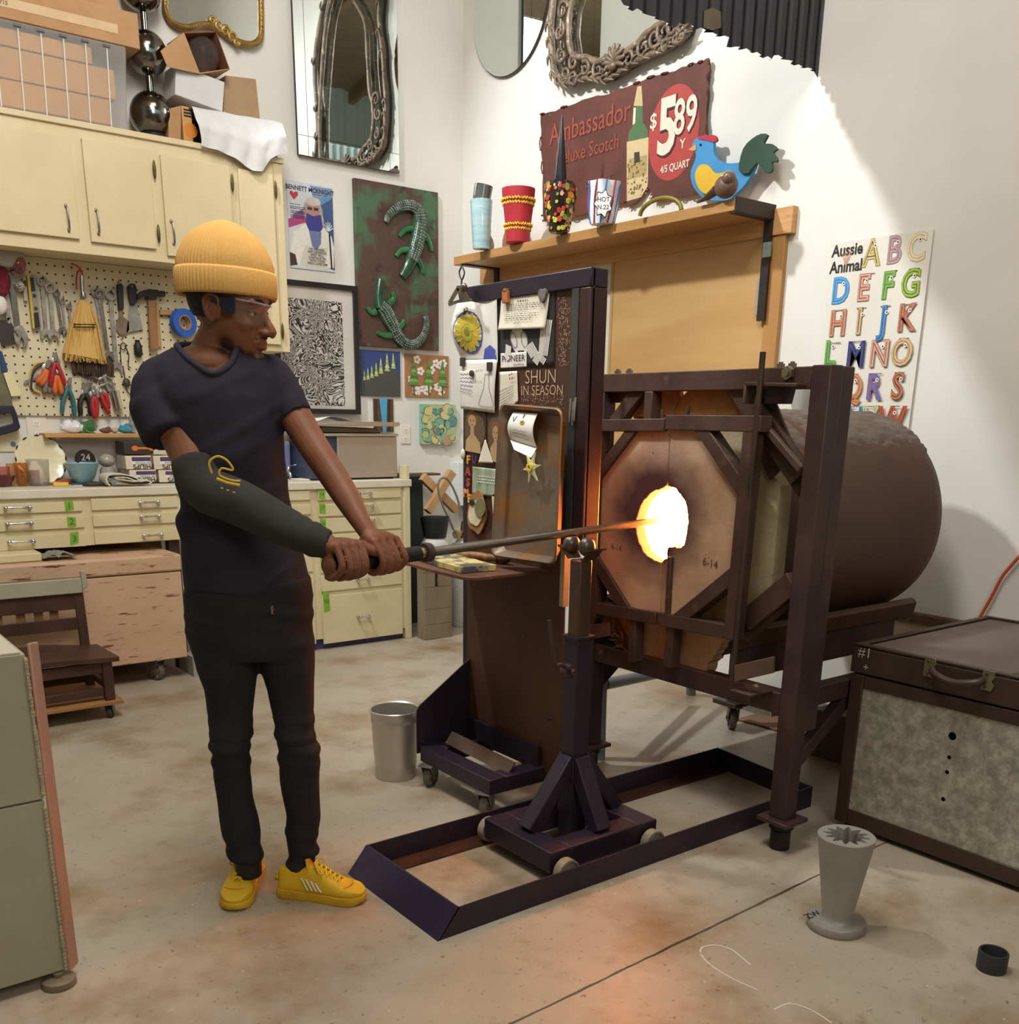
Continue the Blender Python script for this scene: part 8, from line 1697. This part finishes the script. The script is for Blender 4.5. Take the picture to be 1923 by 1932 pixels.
# hands: four fingers closed round the grip and a thumb lying along it
ax = (-PD).normalized(); cdir = (-VN-ax*(-VN).dot(ax)).normalized(); udir = ax.cross(cdir); udir = udir if udir.z > 0 else -udir
def hand(mb, c, wrist, th_k, lean, thumb_from, sgn):
    """c: centre of the closed fist on the grip; th_k: knuckle angle (0 = to the camera, 90 = up)"""
    P = lambda th, r, s: c+ax*s+(cdir*cos(radians(th))+udir*sin(radians(th)))*r
    kn = []
    for i in range(4):
        s = (1.5-i)*.0242*sgn; ln = (1.0, 1.06, 1.0, .86)[i]; r0 = (.0100, .0104, .0100, .0092)[i]
        k0 = P(th_k, .050, s*1.02); k1 = P(th_k-78*ln, .0475, s+lean); k2 = P(th_k-140*ln, .033, s+lean*1.3); k3 = P(th_k-205*ln, .0295, s+lean*1.4)
        mb.tube(smoothpts([k0, P(th_k-40*ln, .0455, s+lean*.5), k1, k2, k3], 3), [r0*1.12, r0*1.05, r0, r0, r0, r0, r0*1.08, r0, r0*.95, r0*.92, r0*.92, r0*.9, r0*.75], 10)
        mb.ell(k0, r0*1.22, 12, 8); kn.append(k0)
    km = (kn[0]+kn[3])/2; wd = (wrist-km)
    A_ = ax*.048
    nrm = wd.cross(A_).normalized()
    back = P(th_k+70, .030, 0)
    loft(mb, [(wrist, A_*.62, nrm*.020), (wrist.lerp(km, .35)+nrm*0, A_*.80, nrm*.021), (wrist.lerp(km, .7), A_*.98, nrm*.019), (km, A_*.98, nrm*.014), (km+wd*-.12, A_*.86, nrm*.008)], 20, .85)
    loft(mb, [(wrist.lerp(km, .15), A_*.6, nrm*.02), ((wrist+back)/2, A_*.8, nrm*.022), (P(th_k+95, .034, 0), A_*.85, cdir*.016)], 18)
    mb.ell(c+ax*(-.043*sgn), (.013, .026, .027) if sgn > 0 else (.012, .012, .012), 16, 10, Matrix((ax, cdir, udir)).transposed())
    tu = 0 if sgn > 0 else 22
    mb.tube(smoothpts([wrist.lerp(km, .25)+ax*.018*sgn, P(th_k+25+tu, .042, .044*sgn), P(th_k-8+tu, .036, .064*sgn), P(th_k-30+tu, .033+.0003*tu, .092*sgn)], 3), [.015, .015, .0145, .014, .0135, .0125, .0115, .0115, .0105, .0075], 12)
    return P
wr_r = W(626, 1030, o_r-.012); wr_l = W(698, 1010, o_l-.008)
hand(body, PL(1.588), wr_r, 62, -.006, None, 1)
hand(body, PL(1.468), wr_l, 66, .004, None, -1)
SKIN = M('dark_brown_skin', '#825238', '#70452f', 8, rough=.55, bump=.08, bsc=160, spec=.35)
_nt = SKIN.node_tree; _b = _nt.nodes['Principled BSDF']; _s = _b.inputs['Base Color'].links[0].from_socket; _tc = _nt.nodes.new('ShaderNodeTexCoord'); _pv = None      # close-cropped beard along the jaw
for _p, _r in [(h(.020, s*.060, -.088), .026) for s in (-1, 1)]+[(h(.045, s*.044, -.106), .026) for s in (-1, 1)]+[(h(.070, s*.024, -.116), .026) for s in (-1, 1)]+[(h(.088, 0, -.112), .022)]:
    _d = _nt.nodes.new('ShaderNodeVectorMath'); _d.operation = 'DISTANCE'; _d.inputs[1].default_value = _p-PF; _nt.links.new(_tc.outputs['Object'], _d.inputs[0])
    _k = _nt.nodes.new('ShaderNodeMath'); _k.operation = 'DIVIDE'; _k.inputs[1].default_value = _r; _nt.links.new(_d.outputs['Value'], _k.inputs[0])
    if _pv:
        _q = _nt.nodes.new('ShaderNodeMath'); _q.operation = 'MINIMUM'; _nt.links.new(_pv.outputs[0], _q.inputs[0]); _nt.links.new(_k.outputs[0], _q.inputs[1]); _pv = _q
    else: _pv = _k
_mr = _nt.nodes.new('ShaderNodeMapRange'); _mr.inputs[1].default_value = .65; _mr.inputs[2].default_value = 1.15; _nt.links.new(_pv.outputs[0], _mr.inputs[0])
_x = _nt.nodes.new('ShaderNodeMix'); _x.data_type = 'RGBA'; _x.inputs[6].default_value = lin('#38231b'); _nt.links.new(_s, _x.inputs[7]); _nt.links.new(_mr.outputs[0], _x.inputs[0]); _nt.links.new(_x.outputs[2], _b.inputs['Base Color'])
bo = remesh(body, 'body', SKIN, PR, .0033, 2, .5)
# ---- face details
for s in (-1, 1):
    e = MB().ell(h(.069, s*.032, .001), .0120, 18, 12).build('eye', M('eye_white', '#b9ada2', rough=.2), PR, smooth=180)
    MB().ell(h(.0785, s*.032, .0), (.004, .0055, .0055), 14, 10, HM).build('iris', M('dark_iris', '#24160f', rough=.15), e, smooth=180)
    MB().tube(smoothpts([h(.068, s*.047, .002), h(.0795, s*.034, .0055), h(.078, s*.019, .001)]), .0052, 10).build('eyelid', SKIN, PR, smooth=180)
    MB().tube(smoothpts([h(.066, s*.054, .024), h(.087, s*.036, .033), h(.092, s*.014, .028)]), [.0025]*3+[.0042]*4+[.003]*2, 8).build('eyebrow', M('black_hair', '#17110f', '#221a16', 60, rough=.8), PR)
HAIR = M('black_hair', '#17110f')
mb = MB()
def shell(f0, f1, u0, u1, s):   # short hair just under the hat
    return mb.grid(lambda a, b: (lambda th, u: h(-.012+.109*cos(th)*sqrt(max(.05, 1-((u-.032)/.098)**2)), .083*sin(th)*sqrt(max(.05, 1-((u-.032)/.098)**2)), u))(lerp(f0, f1, a), lerp(u0, u1, b)), 30, 10)
shell(radians(95), radians(265), .055, -.030, 1)
mb.build('hair', HAIR, PR, smooth=180)
MB().tube(smoothpts([h(.082, -.024, -.060), h(.096, -.010, -.054), h(.100, 0, -.055), h(.096, .010, -.054), h(.082, .024, -.060)]), .0026, 6).build('moustache', M('beard_stubble', '#2a1b15', '#38251d', 80, rough=.9), PR, smooth=180)
# ---- beanie
HAT = M('yellow_knit', '#e6b468', '#dca95c', 10, rough=.9, bump=.35, bsc=300)
tc_ = W(425, 535, -.01); bt_ = W(429, 428, -.01); 
axh = (W(430, 440, -.01)-W(434, 540, -.01)).normalized(); cb0 = W(428, 561, -.005)
r0 = rpx(cb0, 95)
rib = lambda t, z: 1+.010*cos(74*t)
q0 = Z3.rotation_difference(axh); a0h = 0
hx = (q0.inverted()@HF); ah = math.atan2(hx.y, hx.x)
def hat(prof, name, par, a): return MB().lathe(prof, cb0, 444, axh, sx=.84, a0=0, cap=False, wob=a).build(name, HAT, par, smooth=180)
Hh = rpx(cb0, 132)
ht = hat([(r0*.90, .02), (r0*.945, .045), (r0*.955, .075), (r0*.89, Hh*.56), (r0*.78, Hh*.70), (r0*.62, Hh*.82), (r0*.41, Hh*.92), (r0*.22, Hh*.975), (r0*.08, Hh), (.0005, Hh)], 'beanie', PR, rib)
hat([(r0*.90, .005), (r0*.965, -.002), (r0*1.0, .006), (r0*1.005, .03), (r0*.995, .056), (r0*.965, .062), (r0*.92, .058)], 'beanie_cuff', ht, rib)
# ---- safety glasses
GL = thing_part = None
LENS = M('clear_lens', '#8a9096', rough=.04, alpha=.10, spec=.6)
def lens(a, b):
    th = lerp(radians(-64), radians(64), a); u = lerp(.024, -.030+.010*(1-abs(2*a-1))*(1 if abs(2*a-1) < .2 else 0), b)
    return h(.006+.094*cos(th)+.004*b, .080*sin(th)*1.04, u)
gl_ = MB().grid(lens, 40, 8).build('safety_glasses', LENS, PR, smooth=180)
MB().tube([lens(i/20, 0) for i in range(21)], .0022, 6).build('lens_rim', M('pale_rim', '#b9c0c8', rough=.2, alpha=.3), gl_)
for s in (-1, 1): MB().prism([h(.050, s*.079, .026), h(.050, s*.079, -.010), h(.030, s*.083, -.012), h(.012, s*.085, .002), h(-.010, s*.088, .010), h(-.010, s*.088, .020)], HL*s*.003).build('temple', M('navy_temple', '#1c2030', rough=.3), gl_, bevel=.001)
# ---- t-shirt
SHIRT = M('dark_navy_cotton', '#2a262f', '#342f38', 5, rough=.9, bump=.12, bsc=220, spec=.2)
sb = MB(); tors(sb, ROWS)
limb(sb, [(322, 708, .0, 40), (301, 730, -.005, 50), (308, 782, -.025, 52), (323, 824, -.05, 53)])
limb(sb, [(486, 704, 0, 36), (512, 714, -.005, 40), (540, 758, -.03, 37), (560, 790, -.055, 35)])
def wr(co):
    p = co-PF; x = p.dot(HV); z = p.z
    a = noise.noise(Vector((x*5+z*3, z*4, p.dot(VN)*3)))*.010
    b = max(0, noise.noise(Vector((x*9-z*16, z*5, 3.3))))*.026*(1 if z < 1.2 else .5)
    return a+b
so = remesh(sb, 't_shirt', SHIRT, PR, .0075, 5, .5, wr)
# cut the neckline: an ellipse round the neck, low at the front and high at the nape; the ribbed collar follows the cut edge
me = so.data; b_ = bmesh.new(); b_.from_mesh(me); nc = W(397, 660, .008)-PF
def inneck(co):
    d = co-nc; a = d.dot(HV)/.080; v = d.dot(VN)/.112
    return a*a+v*v < 1 and d.z > -.022+.05*v+.03*abs(a)
bmesh.ops.delete(b_, geom=[v for v in b_.verts if inneck(v.co)], context='VERTS')
be = [e for e in b_.edges if e.is_boundary]; nb = {}
for e in be:
    for x, y in (tuple(e.verts), tuple(e.verts)[::-1]): nb.setdefault(x, []).append(y)
best = []
seen = set()
for st in list(nb):
    if st in seen: continue
    lp_ = [st]; seen.add(st)
    while True:
        nx = [y for y in nb[lp_[-1]] if y not in seen]
        if not nx: break
        lp_.append(nx[0]); seen.add(nx[0])
    if len(lp_) > len(best): best = lp_
cl_ = [v.co+PF for v in best]; b_.to_mesh(me); b_.free()
for _ in range(22): cl_ = [(cl_[i-1]+cl_[i]*2+cl_[(i+1) % len(cl_)])/4 for i in range(len(cl_))]
if len(cl_) > 8: MB().tube(cl_[::2]+[cl_[0], cl_[2]], .0085, 8).build('collar', M('navy_rib_collar', '#322e3a', rough=.9), so, smooth=180)
# ---- trousers
TR = M('black_trousers', '#252327', '#2d2a2f', 6, rough=.85, bump=.1, bsc=200, spec=.25)
tb_ = MB(); tors(tb_, [(1085, 348, 584, .118, 0), (1120, 345, 589, .122, 0), (1180, 348, 593, .125, 0), (1212, 353, 594, .118, 0), (1236, 372, 588, .10, 0)])
def leg(rows, dp=1.05):
    rg_ = []
    for y, xl, xr, off in rows: a, b = W(xl, y, off), W(xr, y, off); rg_.append(((a+b)/2, (b-a)/2, VN*(b-a).length/2*dp))
    loft(tb_, rg_, 26, .95)
leg([(1165, 352, 478, 0), (1215, 355, 486, 0), (1262, 369, 486, 0), (1300, 384, 482, 0), (1340, 389, 477, 0), (1380, 395, 475, -.01), (1420, 399, 473, -.01), (1460, 402, 473, 0), (1500, 408, 477, .015), (1540, 413, 489, .025), (1575, 420, 494, .03), (1600, 431, 494, .035), (1614, 437, 494, .035)])
leg([(1165, 470, 590, 0), (1215, 484, 594, 0), (1262, 491, 595, 0), (1300, 503, 594, 0), (1340, 511, 594, 0), (1380, 520, 597, -.01), (1420, 523, 605, -.01), (1460, 528, 604, 0), (1500, 533, 604, .01), (1540, 540, 604, .015), (1575, 537, 598, .015), (1610, 539, 599, .015), (1638, 541, 600, .015)])
def wt(co):
    p = co-PF; z = p.z; x = p.dot(HV)
    k = max(0, 1-abs(z-.50)/.10)+max(0, 1-abs(z-.13)/.09)*1.3+max(0, 1-abs(z-.86)/.1)*.5
    return noise.noise(Vector((x*6, z*7, 1)))*.007+k*max(-.3, noise.noise(Vector((x*7+z*9, z*26, 5))))*.020
to = remesh(tb_, 'trousers', TR, PR, .007, 4, .5, wt)
zp = W(513, 1143, -.135); MB().tube([zp, zp-Z3*.022], .0035, 8).build('zip_pull', M('zinc_bolt', '#a08f78'), to)
for q in ([(466, 1596, .035, 25), (468, 1625, .035, 25), (470, 1650, .035, 24)], [(570, 1612, .015, 25), (570, 1640, .015, 25), (568, 1664, .015, 24)]): limb(MB(), q).build('sock', BLACK, PR, smooth=180)
# ---- heat sleeve on the right forearm
SLV = M('charcoal_knit_sleeve', '#2c2927', '#353230', 8, rough=.95, bump=.3, bsc=260)
sl_ = MB(); limb(sl_, [(366, 872, -.09, 42), (385, 922, -.13, 43), (450, 948, -.17, 43), (520, 985, -.23, 39), (590, 1018, o_r+.015, 31), (622, 1028, o_r-.006, 29)], 24, 4)
def ws(co):
    p = co-W(618, 1026, o_r); d = p.length; k = max(0, 1-d/.16); return sin(d*150)*.0035*k+noise.noise(co*9)*.004
sv = remesh(sl_, 'heat_sleeve', SLV, PR, .0055, 4, .5, ws)
c = W(424, 893, -.235); mb = MB(); mb.tube(smoothpts([c+HV*x+Z3*z-VN*.004 for x, z in ((-.030, .0), (-.034, .026), (-.014, .040), (.008, .030), (.02, .008), (-.006, .012), (-.012, -.004), (.014, -.016), (.036, -.018))]), .0028, 6); mb.tube([c+HV*x+Z3*z-VN*.004 for x, z in ((-.020, -.012), (.004, -.022), (.034, -.028))], .004, 6)
for i in range(3): mb.tube([c+HV*(-.012+.014*i)+Z3*(-.034-.005*i)-VN*.004, c+HV*(-.006+.014*i)+Z3*(-.036-.005*i)-VN*.004], .0022, 5)
mb.build('yellow_emblem', M('yellow_embroidery', '#c9a52e', rough=.7), sv)['kind'] = 'stuff'
# ---- sneakers
SHY = M('yellow_sneaker', '#dcb31f', '#cfa41a', 14, rough=.6, bump=.12, bsc=150, c3='#8f7520', sc3=20, lo3=.66, hi3=.8)
SOL = M('yellow_rubber_sole', '#d9ac22', '#c2951c', 12, rough=.6, c3='#6b5a24', sc3=26, lo3=.64, hi3=.78)
LAC = M('yellow_laces', '#e6bd2a', rough=.7)
def shoe(heel, toe, side, lab):
    d = (toe-heel); L = d.length; d = d/L; lt = Z3.cross(d).normalized()
    P = lambda t, s, z: heel+d*(t*L)+lt*s+Z3*z
    wid = [(0, .026), (.06, .034), (.2, .036), (.4, .037), (.6, .044), (.75, .049), (.88, .043), (.96, .028), (1, .012)]
    def wv(t):
        for (a, x), (b, y) in zip(wid[:-1], wid[1:]):
            if a <= t <= b: return lerp(x, y, (t-a)/(b-a))
        return .012
    N_ = 26; mid = lambda t: .006*sin(pi*t)*side
    mb = MB(); ou = [P(t, wv(t)+mid(t)+.004, 0) for t in [i/N_ for i in range(N_+1)]]+[P(t, -wv(t)+mid(t)-.004, 0) for t in [1-i/N_ for i in range(N_+1)]]
    n = len(ou); zs = [.0, .008, .02, .028]; g_s = [.97, 1.0, 1.0, .97]; cen = sum(ou, Vector())/n; vs = []
    for z, g in zip(zs, g_s): vs += [cen+(p-cen)*g+Z3*(z*(1+.35*max(0, .35-((p-heel).dot(d)/L)))+(.006 if (p-heel).dot(d)/L > .93 else 0)*(1-z/.03)) for p in ou]
    mb.add(vs, [(k*n+i, k*n+(i+1) % n, (k+1)*n+(i+1) % n, (k+1)*n+i) for k in range(3) for i in range(n)]+[tuple(range(n))[::-1], tuple(range(3*n, 4*n))])
    top = lambda t: .094 if t < .28 else lerp(.094, .112, (t-.28)/.10) if t < .38 else lerp(.112, .058, (t-.38)/.37) if t < .75 else lerp(.058, .034, ((t-.75)/.25)**1.6)
    rings = []
    for i in range(N_+1):
        t = .005+.985*i/N_; w_ = wv(t); zt_2 = top(t)
        prof_ = [(1.0, .022), (1.02, .032), (.98, .045), (.86 if t > .4 else .80, lerp(.045, zt_2, .5)), (.60 if t > .35 else .66, lerp(.045, zt_2, .85)), (.30 if t > .35 else .52, zt_2)]
        prof_ = [(a, min(z, zt_2)) for a, z in prof_]
        rings.append([P(t, mid(t)+w_*a, z) for a, z in prof_]+[P(t, mid(t)-w_*a, z) for a, z in prof_[::-1]])
    mb2 = MB(); k = len(rings[0]); mb2.add([p for r in rings for p in r], [(i*k+j, i*k+(j+1) % k, (i+1)*k+(j+1) % k, (i+1)*k+j) for i in range(N_) for j in range(k)]+[tuple(range(k))[::-1], tuple(range(N_*k, (N_+1)*k))])
    up = mb2.build('sneaker', SHY, PR, smooth=60, sub=1, label=lab)
    mb.build('sole', SOL, up, smooth=40, bevel=.002)
    for i in range(6):     # crossed laces
        t = .42+.052*i; z = top(t)+.004; w_ = wv(t)*.48
        for s in (-1, 1): MB().tube(smoothpts([P(t, mid(t)+s*w_*1.1, z-.012), P(t+.02, mid(t), z+.002), P(t+.045, mid(t)-s*w_, z-.017)], 3), .0032, 6).build('lace', LAC, up, smooth=180)
    t = .42; z = top(t)+.006
    for s in (-1, 1): MB().tube(smoothpts([P(t, mid(t), z), P(t+.03, mid(t)+s*.022, z+.006), P(t+.09, mid(t)+s*.034, z-.018), P(t+.10, mid(t)+s*.020, z-.022), P(t+.02, mid(t)+s*.004, z-.002)], 4), .0026, 6).build('lace_bow', LAC, up, smooth=180)
    MB().tube([P(.36, 0, .100), P(.345, 0, .128)], [.022, .018], 14, flat=.28, up=d).build('tongue', M('orange_yellow_tongue', '#dfa528', rough=.6), up, smooth=60)
    for sd in (-1, 1):
        for i in range(4):
            t = .30+.055*i; MB().tube(smoothpts([P(t, mid(t)+sd*(wv(t)*.86+.002), .074-.004*i), P(t+.04, mid(t+.04)+sd*(wv(t+.04)*.95+.003), .056-.003*i), P(t+.075, mid(t+.075)+sd*(wv(t+.075)*1.0+.003), .038)], 3), .0026, 6, flat=.6).build('side_stripe', M('pale_stripe', '#d5d3cf', rough=.6), up)
    MB().tube([P(0, -.02, .06), P(-.012, 0, .064), P(0, .02, .06)], .008, 8).build('heel_counter', SOL, up, smooth=180)
    MB().tube(smoothpts([P(.72, mid(.72)-.040, .036), P(.80, mid(.8)-.030, .052), P(.84, mid(.84), .056), P(.80, mid(.8)+.030, .052), P(.72, mid(.72)+.040, .036)], 3), .004, 6).build('toe_seam', SOL, up, smooth=180)
    MB().ell(P(.70, mid(.7)+.026*side, .0535), (.012, .007, .004), 12, 8, Matrix((d, lt, Z3)).transposed()).build('worn_hole', M('dark_worn_hole', '#1a1512', rough=.9), up, smooth=180)
    return up
hR, tR = fl(478, 1652), fl(440, 1722); hL, tL = fl(540, 1686), fl(690, 1702)
dR = (tR-hR).normalized(); dL = (tL-hL).normalized()
shoe(tR-dR*.28, tR, -1, "left sneaker in the photo, toe towards the camera"); shoe(tL-dL*.272, tL, 1, "right sneaker in the photo, toe pointing to the rail frame")
